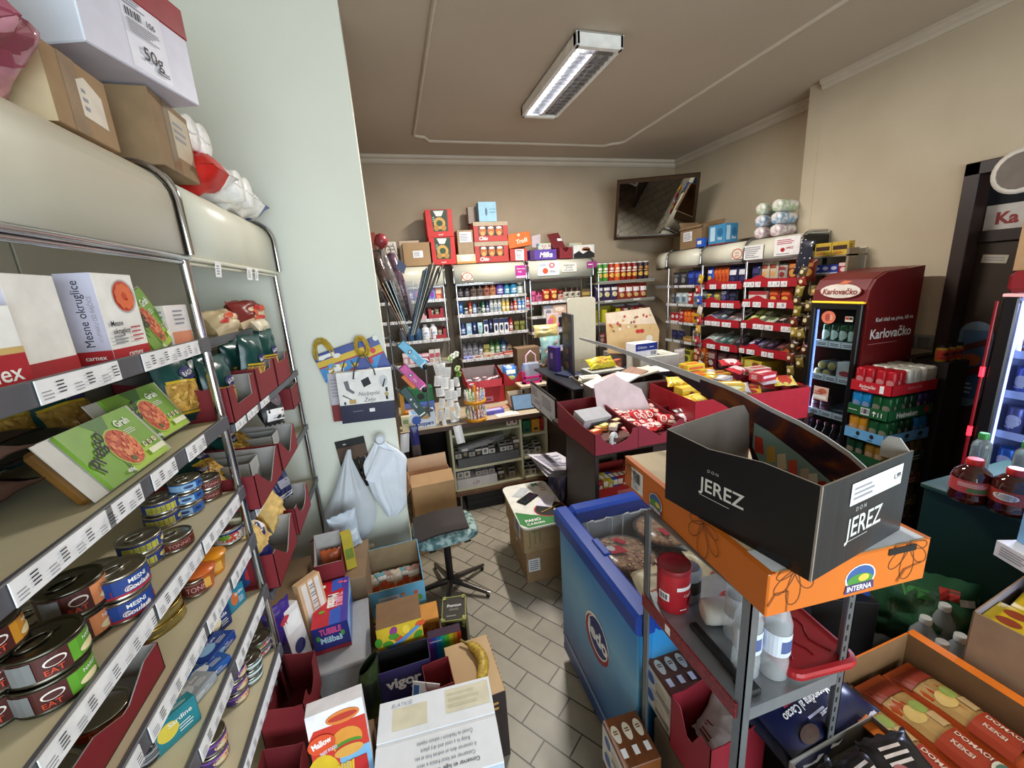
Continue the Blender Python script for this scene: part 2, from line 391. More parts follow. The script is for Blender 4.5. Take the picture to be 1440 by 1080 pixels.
def tallcan(r,h,col,lab='#ffffff',lid='#d8d4cc'):
 b=MB();b.lathe([(r*.95,0),(r,.003),(r,h-.012)],m(col,.3),18);f=b.cyl(r,h*.05,h*.9,0,pi*1.1);f.ell(.5,.75,.25,.08,m(lab));f.ell(.5,.35,.3,.13,m('#e0b050'));f.rect(.2,.55,.8,.62,m(lab))
 c=MB();c.lathe([(r*1.03,h-.014),(r*1.03,h-.002),(r*.98,h)],m(lid,.4),18);return[('',b),('lid',c)]
KN=dict(bottle=('bottle','bottle'),spray=('spray_can','spray can'),jar=('jar','jar'),tube=('cosmetic_tube','tube'),box=('packet_box','box'),pouch=('snack_bag','bag'),tall=('crisp_tube','crisp tube'))
def row(items,p0,dirv,yaw,where,group,gap=.004,jit=.003,seed=1,lab='from the left'):
 """items: (kind, args, noun, count); set side by side from p0 along dirv; every one its own object"""
 rr=random.Random(seed);p=V(p0);d=V(dirv);i=0
 flat=[(k,a,n)for k,a,n,c in items for _ in range(c)]
 for k,a,n in flat:
  w={'bottle':2*a[0],'spray':2*a[0],'jar':2*a[0],'tube':a[0]*1.1,'box':a[0],'pouch':a[0]*.97,'tall':2.06*a[0]}[k]
  q=p+d*(w/2);p=p+d*(w+gap)
  col=a[2]if k in('bottle','spray','jar','tube','tall')and k!='tube' else a[1+1]if k=='tube' else a[3]
  key=(k,repr(a));nm,ct=KN[k]
  lb=f'{cname(col)} {n}, {ORD[i]} {lab} on {where}'
  off=V((-d.y,d.x,0))*((rr.random()-.5)*jit*2)
  thing(key,lambda:GEN[k](a),nm,lb,ct,TR(q+off,yaw+(rr.random()-.5)*.06),group);i+=1
 return p
def shelving(name,label,M,L,depth,levels,zc0,zc1,posts,lipc='#55555b',tags=None,lip_h=.042,floor_z=0,canopy=True,group=None,tubes=(0,1),back=True,bdepth=None,rail=True,backc='#c9c3b2'):
 """local frame: x along the run 0..L, y=0 front plane, goods side -y; board tops at levels"""
 r=emp(name,label,'shelving',M,group);cr=CREAM;D=depth
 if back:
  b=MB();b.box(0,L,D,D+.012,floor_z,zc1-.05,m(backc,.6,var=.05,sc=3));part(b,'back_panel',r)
 if canopy:
  pr=[(0,zc0),(0,zc1-.10)]+[(.10-.10*cos(t*pi/12),zc1-.10+.10*sin(t*pi/12))for t in range(1,7)]+[(D,zc1)]
  b=MB();n=len(pr);vs=[(x,y,z)for x in(0.004,L-.004)for y,z in pr]+[(x,y+.012*(1 if y<.1 else 0),z-.012*(y>=.1))for x in(.004,L-.004)for y,z in pr]
  fs=[(i,n+i,n+i+1,i+1)for i in range(n-1)]+[(2*n+i,2*n+i+1,3*n+i+1,3*n+i)for i in range(n-1)]
  fs+=[(i,i+1,2*n+i+1,2*n+i)for i in range(n-1)]+[(n+i,3*n+i,3*n+i+1,n+i+1)for i in range(n-1)]+[(0,2*n,3*n,n)]
  b.add(vs,fs,cr,True);part(b,'canopy',r)
  for x in[(0,L)[q]for q in tubes]:
   b=MB();b.tube([(x,y-.008,z+(.008 if z>zc0+.1 else 0))for y,z in pr],.0105,CHROME,8);part(b,'canopy_tube',r)
  if rail:
   b=MB()
   for k in range(3):b.tube([(0,.002+.012*k,zc0-.008-.012*(k%2)),(L,.002+.012*k,zc0-.008-.012*(k%2))],.008,CHROME if rail==1 else cr,8)
   part(b,'canopy_rail',r)
 for x in posts:
  b=MB();b.tube([(x,.012,floor_z),(x,.012,zc0)],.0135,CHROME,10);part(b,'post',r)
 for i,z in enumerate(levels):
  dd=D if not bdepth else bdepth[i]
  b=MB();b.box(.01,L-.01,D-dd+.006,D-.002,z-.022,z,m('#cfc5a6',.5,var=.06,sc=5));s=part(b,'shelf',r)
  b=MB();y=D-dd
  b.panel([(0,0),(.006,lip_h),(.012,lip_h),(.013,0)],(.006,y-.006,z-lip_h+.014),(0,1,0),(0,0,1),0.001,m(lipc,.4))
  b.box(.006,L-.006,y-.006,y+.006,z-lip_h+.014,z+.014,m(lipc,.4),.002);part(b,'price_rail',s)
  for(x0,x1,*ex)in(tags[i]if tags else[]):
   b=MB();up=ex[0]if ex else 0
   b.box(x0,x1,y-.0095,y-.0075,z-lip_h+.016-up,z+.013,PAPER)
   f=b.face('f',x0,x1,y-.0095,y,z-lip_h+.016-up,z+.013)
   k=max(1,round((x1-x0)/.06))
   for q in range(k):f.lines((q+.08)/k,.12,(q+.5)/k,.55,3,GREYINK,.3);f.lines((q+.55)/k,.25,(q+.92)/k,.85,4,INK,.35)
   part(b,'price_label',s)
 return r
XF,XN,YP,YB,HC=3.85,3.59,2.915,5.10,3.393;YPI=2.55
def wallmat(h,name,sc=2.2,stain=.10,bump=.12):
 mt=bpy.data.materials.new(name);mt.use_nodes=True;nt=mt.node_tree;b=nt.nodes['Principled BSDF']
 tc=nt.nodes.new('ShaderNodeTexCoord');n=nt.nodes.new('ShaderNodeTexNoise');n.inputs['Scale'].default_value=sc;n.inputs['Detail'].default_value=6
 cr=nt.nodes.new('ShaderNodeValToRGB');c=lin(h);e=cr.color_ramp.elements
 e[0].position,e[1].position=.35,.7
 e[0].color=(c[0]*(1-stain),c[1]*(1-stain*1.1),c[2]*(1-stain*1.4),1);e[1].color=c
 n2=nt.nodes.new('ShaderNodeTexNoise');n2.inputs['Scale'].default_value=140;bp=nt.nodes.new('ShaderNodeBump');bp.inputs['Strength'].default_value=bump;bp.inputs['Distance'].default_value=.004
 L=nt.links.new;L(tc.outputs['Object'],n.inputs['Vector']);L(tc.outputs['Object'],n2.inputs['Vector'])
 L(n.outputs['Fac'],cr.inputs['Fac']);L(cr.outputs['Color'],b.inputs['Base Color']);L(n2.outputs['Fac'],bp.inputs['Height']);L(bp.outputs['Normal'],b.inputs['Normal'])
 b.inputs['Roughness'].default_value=.75;return mt
def floormat():
 mt=bpy.data.materials.new('floor_tiles');mt.use_nodes=True;nt=mt.node_tree;b=nt.nodes['Principled BSDF'];L=nt.links.new
 tc=nt.nodes.new('ShaderNodeTexCoord');mp=nt.nodes.new('ShaderNodeMapping');mp.vector_type='POINT'
 a=R(53.2);mp.inputs['Rotation'].default_value=(0,0,a)
 p=(.507,2.320);mp.inputs['Location'].default_value=(-(p[0]*cos(a)-p[1]*sin(a)),-(p[0]*sin(a)+p[1]*cos(a)),0)
 br=nt.nodes.new('ShaderNodeTexBrick');br.offset=.5;br.inputs['Scale'].default_value=1
 br.inputs['Brick Width'].default_value=.248;br.inputs['Row Height'].default_value=.1137;br.inputs['Mortar Size'].default_value=.0035;br.inputs['Mortar Smooth'].default_value=.2
 br.inputs['Color1'].default_value=lin('#aca391');br.inputs['Color2'].default_value=lin('#a09684');br.inputs['Mortar'].default_value=lin('#4c453d')
 n=nt.nodes.new('ShaderNodeTexNoise');n.inputs['Scale'].default_value=9;n.inputs['Detail'].default_value=6
 mx=nt.nodes.new('ShaderNodeMix');mx.data_type='RGBA';mx.blend_type='MULTIPLY';mx.inputs[0].default_value=.35
 L(tc.outputs['Object'],mp.inputs['Vector']);L(mp.outputs[0],br.inputs['Vector']);L(tc.outputs['Object'],n.inputs['Vector'])
 L(br.outputs['Color'],mx.inputs[6]);L(n.outputs['Fac'],mx.inputs[7]);L(mx.outputs[2],b.inputs['Base Color'])
 bp=nt.nodes.new('ShaderNodeBump');bp.inputs['Strength'].default_value=.5;bp.inputs['Distance'].default_value=.003;bp.invert=True
 L(br.outputs['Fac'],bp.inputs['Height']);L(bp.outputs[0],b.inputs['Normal']);b.inputs['Roughness'].default_value=.42
 return mt
W_WARM=wallmat('#ad9b84','plaster_warm');W_RIGHT=wallmat('#c4b69e','plaster_cream');W_PIL=wallmat('#e4e6da','plaster_pale',1.3,.05);W_CEIL=wallmat('#b9ab99','ceiling_paint',1.2,.06,.3)
FRAME=m('#2c1c17',.45,var=.2,sc=6)
b=MB();b.box(-1.9,4.6,-3.1,YB+.1,-.1,0,floormat());struct(b,'floor')
b=MB();b.box(-1.9,4.6,-3.1,YB+.1,HC,HC+.1,W_CEIL);struct(b,'ceiling')
b=MB();b.box(-1.9,XF+.2,YB,YB+.12,0,HC,W_WARM);struct(b,'wall_back')
b=MB();b.box(XF,XF+.12,YP,YB,0,HC,W_RIGHT);b.box(XN,XF,YP-.001,YP+.12,0,HC,W_RIGHT);struct(b,'wall_right_far')
b=MB();D0,D1,DT=.62,1.90,2.50
b.box(XN,XN+.25,D1,YP,0,HC,W_RIGHT);b.box(XN,XN+.25,-3.1,D0,0,HC,W_RIGHT);b.box(XN,XN+.25,D0,D1,DT,HC,W_RIGHT);struct(b,'wall_right_near')
b=MB();b.box(-1.19,-1.07,-3.1,YPI,0,HC,W_WARM);struct(b,'wall_left')
b=MB();b.box(-1.19,-.068,YPI,YPI+.22,0,HC,W_PIL);struct(b,'wall_pillar')
b=MB();b.box(-1.5,-1.38,YPI+.22,YB,0,HC,W_WARM);struct(b,'wall_left_recess')
b=MB();b.box(-1.19,XN,-3.1,-3.0,0,.5,W_WARM);b.box(-1.19,XN,-3.1,-3.0,2.75,HC,W_WARM)
b.box(-1.19,-.95,-3.1,-3.0,.5,2.75,W_WARM);b.box(3.1,XN,-3.1,-3.0,.5,2.75,W_WARM);struct(b,'wall_front')
b=MB()
for x in(-.95,.4,1.75,3.04):b.box(x,x+.06,-3.09,-3.01,.5,2.75,FRAME)
b.box(-.95,3.1,-3.09,-3.01,.5,.56,FRAME);b.box(-.95,3.1,-3.09,-3.01,2.69,2.75,FRAME);struct(b,'window_1')
def strip(pts,name,w,h,mt,side=1):
 """stepped plaster moulding along a horizontal polyline, hanging h below pts and w wide"""
 mb=MB();prof=[(0,0),(w,0),(w,-h*.35),(w*.55,-h*.5),(w*.55,-h*.75),(w*.25,-h),(0,-h)]
 pts=[V(p)for p in pts];n=len(prof);vs=[]
 for i,p in enumerate(pts):
  a=pts[max(0,i-1)];c=pts[min(len(pts)-1,i+1)];d=(c-a).normalized();nn=V((-d.y,d.x,0))*side
  vs+=[tuple(p+nn*q[0]+V((0,0,q[1])))for q in prof]
 fs=[(i*n+k,i*n+(k+1)%n,(i+1)*n+(k+1)%n,(i+1)*n+k)for i in range(len(pts)-1)for k in range(n)]
 mb.add(vs,fs,mt);return struct(mb,name)
PLAST=m('#c3b6a4',.7,var=.05,sc=4)
strip([(-1.38,YB,HC),(XF,YB,HC)],'trim_1',.07,.08,PLAST,-1)
strip([(XF,YB,HC),(XF,YP+.12,HC)],'trim_2',.07,.08,PLAST,-1)
strip([(XF,YP,HC),(XN,YP,HC),(XN,-3,HC)],'trim_3',.05,.07,PLAST,1 if False else-1)
ml=[at(x,y,Z=HC)for x,y in((625,-110),(610,0),(594,88),(578,178))]
mb_=[at(x,y,Z=HC)for x,y in((588,184),(603,190),(613,196),(700,200),(760,203),(830,205),(840,201),(868,196))]
mr=[at(x,y,Z=HC)for x,y in((900,179),(1000,117),(1100,56),(1187,3),(1330,-85))]
x0,x1,y1,y0=ml[1].x,mr[2].x,mb_[3].y,-1.2
c=.16;fr=[(x0,y0)]+[(x0,y1-c)]+[(x0+c*(1-cos(t)),y1-c*(1-.35*sin(t)))for t in(.3,.8,1.2)]+[(x0+c,y1),(x1-c,y1)]+[(x1-c+c*(1-cos(t)),y1-c*.65*sin(t))for t in(.4,.9,1.3)]+[(x1,y1-c),(x1,y0)]
mb=MB();mb.tube([(x,y,HC-.004)for x,y in fr],.016,PLAST,6);mb.tube([(x,y,HC-.012)for x,y in fr],.009,PLAST,6);struct(mb,'trim_4')
def fixture():
 X0,X1,Y0,Y1,Zb,Zt=1.25,1.57,2.60,3.70,HC-.085,HC
 r=emp('ceiling_light','white louvred fluorescent ceiling light with only its left tube lit','ceiling light',TR((0,0,0)))
 b=MB();wm=m('#e9e8e4',.35)
 b.panel([(0,0),(1,0),(1,1),(0,1)],(X0,Y0,Zt-.012),(X1-X0,0,0),(0,Y1-Y0,0),.004,wm)
 for a,c_,d,e in((X0,X0+.03,Y0,Y1),(X1-.03,X1,Y0,Y1),(X0,X1,Y0,Y0+.05),(X0,X1,Y1-.05,Y1)):b.box(a,c_,d,e,Zb,Zt-.005,wm,.008)
 part(b,'housing',r)
 al=m('#d8d8dc',.18,1,var=.02);xm=(X0+X1)/2
 b=MB();b.box(xm-.008,xm+.008,Y0+.05,Y1-.05,Zb+.004,Zt-.03,al)
 for k in range(17):
  y=Y0+.09+k*(Y1-Y0-.18)/16;b.box(X0+.03,X1-.03,y-.0025,y+.0025,Zb+.004,Zb+.042,al)
 part(b,'louvre',r)
 for i,x in enumerate((X0+.082,X1-.082)):
  b=MB();b.M=TR((x,Y0+.07,Zb+.052))@Mx.Rotation(-pi/2,4,'X')
  b.lathe([(.013,0),(.013,Y1-Y0-.14)],m('#f2f6ff',.3,em=38,var=0)if i==0 else m('#c9c6c2',.35),12)
  part(b,'fluorescent_tube',r,None,'lit tube' if i==0 else 'unlit grey tube')
fixture()
def area(name,p,rot,sx,sy,e,col):
 l=bpy.data.lights.new(name,'AREA');l.shape='RECTANGLE';l.size,l.size_y,l.energy,l.color=sx,sy,e,col
 o=bpy.data.objects.new(name,l);COL.objects.link(o);o.location=p;o.rotation_euler=rot;return o
area('daylight_window',(1.05,-2.95,1.65),(R(90),0,0),4.0,2.2,240,(.80,.93,1.0))
area('fluorescent_lamp',(1.36,3.15,HC-.092),(0,0,0),.10,.95,95,(1,.95,.88))
w=bpy.data.worlds.new('world');SC.world=w;w.use_nodes=True
w.node_tree.nodes['Background'].inputs[0].default_value=(.75,.85,1,1);w.node_tree.nodes['Background'].inputs[1].default_value=.6
cd=bpy.data.cameras.new('camera');cam=bpy.data.objects.new('camera',cd);COL.objects.link(cam)
cd.sensor_fit='HORIZONTAL';cd.sensor_width=36;cd.lens=FPX/1440*36;cd.clip_start=.02
cam.matrix_world=Mx(((_r.x,_u.x,-_w.x,0),(_r.y,_u.y,-_w.y,0),(_r.z,_u.z,-_w.z,CAM_H),(0,0,0,1)))
SC.camera=cam
SC.view_settings.view_transform='Standard';SC.view_settings.look='None';SC.view_settings.gamma=1;SC.view_settings.exposure=.0
SC.view_settings.use_curve_mapping=False
SC.cycles.max_bounces=8;SC.cycles.transparent_max_bounces=24;SC.cycles.diffuse_bounces=5
SC.cycles.sample_clamp_indirect=4;SC.cycles.caustics_reflective=False;SC.cycles.caustics_refractive=False
XL=-.555;LD=.40
L1=[1.837,1.585,1.340,1.159,.953,.696,.43]
Y1A,Y1B,Y2B=.24,1.475,2.512
def yx(px,py):return at(px,py,X=XL).y-Y1A
def tg(*pp):return[(max(.02,yx(*a)),min(Y1B-Y1A-.03,yx(*b)))for a,b in pp]
def tz(z,pp,up=0):return[(max(.02,at(a[0],a[1],Z=z).y-Y1A),at(c[0],c[1],Z=z).y-Y1A,up)for a,c in pp]
tags1=[tg(((38,540),(158,512)),((192,500),(274,485))),
  tg(((2,830),(148,715)),((140,722),(192,690)),((205,668),(240,648)),((256,632),(282,615))),
  tg(((40,1070),(205,850)),((210,845),(275,760)),((278,757),(330,695))),
  [(.30,.52),(.55,.80),(.82,.97),(.99,1.15)],[(.35,.62),(.66,.86),(.9,1.16)],[(.5,.75),(.78,1.18)],[]]
U1=shelving('gondola_shelving','near bay of cream canopied wall shelving stacked with tins and ready meals',TR((XL,Y1A,0),pi/2),Y1B-Y1A,LD,L1,2.092,2.335,[Y1B-Y1A-.004],tags=tags1,tubes=(1,))
L2=[1.812,1.545,1.225,.895]
U2=shelving('gondola_shelving','far bay of cream canopied wall shelving with bread, pasta and noodles beside pillar',TR((XL,Y1B+.012,0),pi/2),Y2B-Y1B-.012,LD,L2,2.092,2.335,[Y2B-Y1B-.03],tags=[[],[(.02,.12),(.14,.26),(.3,.42)],[(.02,.1)],[]],bdepth=[.30,.40,.40,.40],lip_h=.03,rail=2,tubes=(1,))
for px,py,s in((300,376,.05),(345,380,.065),(356,386,.04)):
 q=at(px,py,X=XL-.004);b=MB();b.box(-s/2,s/2,-.0008,0,-.05,.0,PAPER);b.face('f',-s/2,s/2,-.0008,0,-.05,0).lines(.15,.15,.8,.8,4,GREYINK)
 part(b,'price_label',U2,TR((q.y-Y1B-.012,-.012,2.085),.0,.12))
DK=m('#241f1c',.6)
for y in(.60,1.0):b=MB();b.box(y,y+.035,LD-.012,LD-.001,1.84,2.09,DK);part(b,'upright',U1)
b=MB();b.box(0,Y2B-Y1B,.02,LD,0,.16,m('#8c8574',.6));part(b,'plinth',U2)
b=MB();b.box(0,Y1B-Y1A,.0,LD,0,.12,m('#8c8574',.6));part(b,'plinth',U1)
XI=XL-.03;L1=[z+.0008 for z in L1];L2=[z+.0008 for z in L2]
def on_aisle(px,py,X,z):p=at(px,py,X=X);return V((X,p.y,z))
OR=m('#c8452a');OR2=m('#e06b3c');GRN=m('#6f9a2a',.4);GRND=m('#3f6b22',.4);GRNL=m('#9dbd3c',.4)
def stew(f,cu,cv,ru,rv,seed,bowl=True):
 if bowl:f.ell(cu,cv,ru*1.1,rv*1.1,m('#8fa03a'))
 f.ell(cu,cv,ru,rv,m('#b5472a'));rr=random.Random(seed)
 for i in range(46):
  a,q=rr.random()*6.28,rr.random()**.5*.86;f.ell(cu+ru*q*cos(a),cv+rv*q*sin(a),ru*.13,rv*.08,rr.choice([m('#d9764a'),m('#c75a33'),m('#e08a58')]),8,rot=rr.random()*3);f.e-=f.de*.5
def okr(w,d,h):
 def art(F):
  f=F('f');f.rect(0,0,1,.15,m('#b3202a'));f.txt('carnex',.58,.075,.075,WHITE,.7);f.ell(.66,.74,.3,.2,m('#b8b2b0'));f.ell(.64,.74,.27,.18,OR)
  for i in range(9):f.ell(.64+.16*cos(i*.7),.74+.1*sin(i*.7),.09,.055,OR2,10)
  f.txt('Mesne',.25,.44,.06,INK,.5);f.txt('okruglice',.32,.35,.06,INK,.55);f.lines(.08,.2,.5,.31,3,GREYINK);f.lines(.55,.2,.95,.4,4,m('#b3202a'),.3)
  l=F('l');l.rect(0,0,1,1,m('#b9b6c8'));l.rect(0,0,1,.15,m('#a61d28'));l.txt('carnex',.5,.075,.05,WHITE,.8)
  l.txt('Mesne okruglice',.45,.56,.085,INK,.72,rot=pi/2,bold=.0);l.txt('U UMAKU OD RAJČICE',.78,.5,.04,GREYINK,.5,rot=pi/2,bold=0)
 return bx(w,d,h,WHITE,art)
def okr2(w,d,h):
 def art(F):
  l=F('l');l.rect(0,0,1,1,m('#b9b6c8'));l.rect(0,0,1,.17,m('#a61d28'));l.rect(0,.17,1,.21,m('#c9a96a'));l.txt('carnex',.5,.08,.05,WHITE,.8)
  l.txt('MESNE OKRUGLICE U UMAKU OD RAJČICE',.55,.6,.055,m('#8a2f35'),.68,rot=pi/2,bold=0)
  F('f').rect(0,0,1,.17,m('#a61d28'))
 return bx(w,d,h,WHITE,art)
z1=L1[0]
p=at(158,492,X=XI);q=at(207,476,X=XI);w=(q-p).length
one(okr(w,.062,.19),'ready_meal_box','white box with red meatball picture, grey spine, beside the leaning green pack','food box',TR((XI-.031,(p.y+q.y)/2,z1),pi/2))
one(okr2(.135,.055,.182),'ready_meal_box','white box showing only its grey spine, left of the meatball picture box','food box',TR((XI-.045,p.y-.135,z1),pi/2+.08))
def cbox(F):
 f=F('f');f.rect(0,0,1,.42,m('#a61d28'));f.rect(0,.42,1,.5,m('#c9a96a'));f.txt('carnex',.5,.2,.2,WHITE,.8);f.ell(.5,.74,.2,.1,GRND)
 l=F('l');l.rect(0,0,1,.42,m('#a61d28'));l.rect(0,.42,1,.5,m('#c9a96a'));l.txt('carnex',.5,.2,.2,WHITE,.8);l.ell(.5,.76,.22,.1,GRND)
one(bx(.13,.07,.13,WHITE,cbox),'ready_meal_box','white and red box with green sprig at left end of the top shelf','food box',TR((XI-.04,.80,z1),pi/2-.1))
def rbox(F):
 for k in 'lf':f=F(k);f.txt('carnex',.42,.5,.3,WHITE,.7)
for i in range(3):
 one(bx(.075,.12,.036,'#a61d28',rbox),'pate_box',f'red food carton, {("bottom", "middle", "top")[i]} of three stacked by the grey spined boxes','food box',TR((XI-.085+.004*i,.925-.006*i,z1+.0365*i),pi/2+.06*i),'stack of red cartons')
def tin_art(c1,c2):
 def a(f):f.rect(0,0,1,1,m(c1));f.rect(.3,.1,.7,.6,m(c2));f.lines(.32,.65,.68,.9,3,GREYINK)
 return a
for i,(y,x)in enumerate(((.70,.26),(.82,.29),(.95,.30),(1.08,.31),(1.2,.32))):
 a,t=lidmb(.047,.165)
 thing(('tin',i%2),lambda:[('',canmb(.047,.165,tin_art('#8e8a90',('#7a4650','#b9a2a0')[i%2]))),('lid',lidmb(.047,.165)[0])],'food_tin',f'tall grey food tin, {ORD[i]} from the left at back of top shelf','tin',TR((XL-x,y,z1)),'tall tins at the back of the top shelf')
def prego(w,h,t,key,big=True):
 def art(F):
  f=F('f');f.rect(0,0,1,1,GRNL);f.poly([(0,0),(.36,0),(.44,1),(0,1)],GRN);f.poly([(.44,.55),(1,.1),(1,1),(.44,1)],GRN);f.poly([(.3,1),(.5,.62),(.62,1)],GRND);f.poly([(.33,0),(.37,0),(.46,1),(.4,1)],GRND)
  f.ell(.52,.42,.20,.36,m('#9db040'));f.ell(.52,.42,.18,.33,m('#b5472a'));rr=random.Random(3)
  for i in range(60):
   a,q=rr.random()*6.28,rr.random()**.5*.88;f.ell(.52+.18*q*cos(a),.42+.33*q*sin(a),.026,.032,rr.choice([m('#d9764a'),m('#c75a33'),m('#e08a58')]),8,rot=rr.random()*3);f.e-=f.de*.55
  f.ell(.48,.2,.03,.05,m('#4a5a20'));f.txt('Grah',.74,.79,.12,WHITE,.3,bold=.02);f.lines(.66,.56,.86,.66,3,WHITE,.3);f.txt('Prego',.19,.55,.22,INK,.5,rot=.75,shear=.3)
  for i in range(3):f.ell(.74+.08*i,.3,.025,.045,m('#e4e2d0'));f.ell(.74+.08*i,.3,.015,.03,(m('#7a5a40'),m('#a05030'),m('#c86a4a'))[i])
  f.rect(.7,.1,.97,.2,m('#d9d8b8'));f.txt('400g',.3,.08,.06,WHITE,.1)
 b=bx(w*.86,t*.8,h,GRN,art);b.v=[(x+w*.05,y,z)for x,y,z in b.v]
 tr=MB();tr.M=TR((0,t*.1,0));tr.box(-w*.52,w*.53,-t*.1,t*.5,.004,h-.004,m('#6e4a1c',.3,var=.15),.008);tr.box(-w*.56,w*.56,-t*.36,-t*.3,-.002,h+.002,m('#b9b7b2',.3),.002)
 return[('',b),('food_tray',tr)]
def leaning(px0,px1,X,z,lean):
 p=at(*px0,X=X);q=at(*px1,X=X);return p,q,TR((X,(p.y+q.y)/2,z),pi/2,-lean)
p,q,M_=leaning((128,695),(228,637),XL-.05,L1[1]+.002,.50)
thing(None,lambda:prego((q.y-p.y)*1.02,.14,.045,1),'ready_meal_pack','front green bean stew tray pack leaning back on the second shelf','ready meal',M_@TR((0,-.004,0)))
M2=TR((XL-.085,q.y+.08,L1[1]+.018),pi/2,-.46,.02)
thing(None,lambda:prego((q.y-p.y)*1.02,.145,.045,2),'ready_meal_pack','second green bean stew tray pack, partly hidden behind the front one','ready meal',M2)
thing(None,lambda:prego(.16,.15,.04,3),'ready_meal_pack','green ready meal pack leaning between meatball box and white carton','ready meal',TR((XI-.028,1.325,z1+.002),pi/2,-.25,-.30))
def cb(F):
 f=F('f');f.rect(.1,.03,.95,.35,m('#d58a6a'));f.lines(.3,.5,.9,.9,4,GREYINK);l=F('l');l.lines(.1,.2,.9,.9,6,GREYINK)
one(bx(.085,.06,.115,m('#ddd3cf'),cb),'food_box','small cream carton with pink picture at right end of top shelf','food box',TR((XI-.035,1.418,z1),pi/2-.25))
thing(None,lambda:[('',canmb(.037,.11,tin_art('#b9b4ae','#d8d2cc'))),('lid',lidmb(.037,.11)[0])],'food_tin','short pale tin just behind the small cream carton','tin',TR((XI-.135,1.36,z1)))
b,f=bag(.11,.09,.04,m('#c98a90',.4),3);f.ell(.5,.5,.3,.3,WHITE)
one(b,'snack_bag','pink packet at the very left end of the top shelf','bag',TR((XI-.01,.68,z1+.002),pi/2,-.3))
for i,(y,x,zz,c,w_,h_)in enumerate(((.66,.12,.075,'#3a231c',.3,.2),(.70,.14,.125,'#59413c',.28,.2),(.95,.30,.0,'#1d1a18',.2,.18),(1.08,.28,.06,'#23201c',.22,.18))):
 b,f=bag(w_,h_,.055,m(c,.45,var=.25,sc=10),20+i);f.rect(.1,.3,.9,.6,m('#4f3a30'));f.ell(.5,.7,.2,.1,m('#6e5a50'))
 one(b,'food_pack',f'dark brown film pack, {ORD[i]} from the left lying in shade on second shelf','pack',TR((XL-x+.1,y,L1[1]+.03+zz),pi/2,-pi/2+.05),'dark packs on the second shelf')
for i in range(2):
 thing(('pr',5),lambda:prego(.24,.15,.045,5),'ready_meal_pack',f'green ready meal pack lying flat in shade, {("lower", "upper")[i]} of two at left of second shelf','ready meal',TR((XL-.30-.02*i,.86+.03*i,L1[1]+.025+.05*i),pi/2,-pi/2),'flat green packs')
TEAL=m('#123f3c',.25,var=.2,sc=14);PASTA=m('#b98f3e',.5,var=.25,sc=60,bump=.6);YEL=m('#c9a52a',.35)
def pasta(w,h,t,seed,lab=True,win=(.14,.5)):
 def mf(u,v):return PASTA if win[0]<v<win[1]and.1<u<.9 else TEAL
 b,f=bag(w,h,t,mf,seed,14,20,.2)
 f.rect(.08,win[1],.92,win[1]+.035,YEL);f.rect(.08,win[0]-.03,.92,win[0],YEL)
 f.ell(.68,win[1]+.12,.26,.085,m('#2b2760'));f.txt('RAGUSA',.68,win[1]+.12,.06,WHITE,.4,rot=.25)
 for k in range(26):
  rr=random.Random(seed*50+k);f.ell(.15+.7*rr.random(),win[0]+.03+(win[1]-win[0]-.06)*rr.random(),.07,.02,rr.choice([m('#d3ab58'),m('#a87c34'),m('#c49a48')]),8,rot=rr.random()*3);f.e-=f.de*.55
 return b
p=at(283,600,X=XL-.11)
one(pasta(.15,.25,.07,1),'pasta_bag','teal pasta bag with clear window beside the green bean packs','pasta',TR((XL-.10,p.y-.09,L1[1]+.003),pi/2-.25,-.22,.12))
for i,yy in enumerate((1.30,1.20)):
 one(pasta(.15,.22,.06,2+i),'pasta_bag',f'teal pasta bag lying in shade, {("first", "second")[i]} behind the windowed pasta bag','pasta',TR((XL-.26-.06*i,yy,L1[1]+.02),pi/2-.4,-.5),'teal pasta bags behind')
def T1(f):f.rect(0,0,1,1,m('#2a5fa8'));f.rect(.2,.1,.5,.9,m('#8fb8dc'));f.rect(.53,.35,.6,.75,m('#24306a'));f.ell(.42,.5,.05,.2,m('#2c3a70'))
def T2(f):f.rect(0,0,1,1,m('#2a3f8c'));f.rect(.28,.05,.56,.8,m('#c8c24a'));f.lines(.3,.2,.54,.7,4,m('#6a6a2a'),.3);f.ell(.64,.5,.05,.28,m('#e0d080'))
def T3(f):f.rect(0,0,1,1,m('#5e241c'));f.txt('TONNO',.5,.5,.42,m('#c98a86'),.3);f.rect(0,.05,1,.14,m('#8a5a4a'));f.rect(0,.86,1,.95,m('#8a5a4a'))
def T4(f):f.rect(0,0,1,1,m('#1f3f8a'));f.rect(0,0,1,.14,m('#a82838'));f.txt('MESNI',.52,.74,.24,WHITE,.22,bold=.02);f.txt('Goulash',.52,.36,.3,m('#e9c9c4'),.26,shear=.25);f.ell(.7,.4,.03,.2,m('#a85a3a'));f.poly([(.36,.1),(.68,.2),(.68,.56),(.36,.5)],m('#a82838'));f.txt('Goulash',.52,.35,.26,WHITE,.24,shear=.25)
def T5(c):
 def a(f):f.rect(0,0,1,1,m('#4a1f1c'));f.rect(.5,.04,.74,.96,m(c));f.txt('NAREZI',.62,.72,.16,WHITE,.2);f.ell(.6,.3,.06,.18,m('#e6d6a8'));f.ell(.44,.62,.045,.2,m('#e8dcd6'));f.ell(.44,.6,.037,.15,m('#4a1f1c'));f.txt('EAT',.43,.25,.24,m('#c9482e'),.14);f.rect(.26,.04,.36,.96,m('#77797a'))
 return a
def T6(f):f.rect(0,0,1,1,m('#a89a62',.25,.6));f.lines(.1,.1,.9,.9,6,m('#8a7c48'))
def T7(f):f.rect(0,0,1,1,m('#8a3418'));f.txt('PATE',.5,.5,.4,m('#d98a4a'),.3);f.rect(0,.8,1,.95,m('#c8622a'))
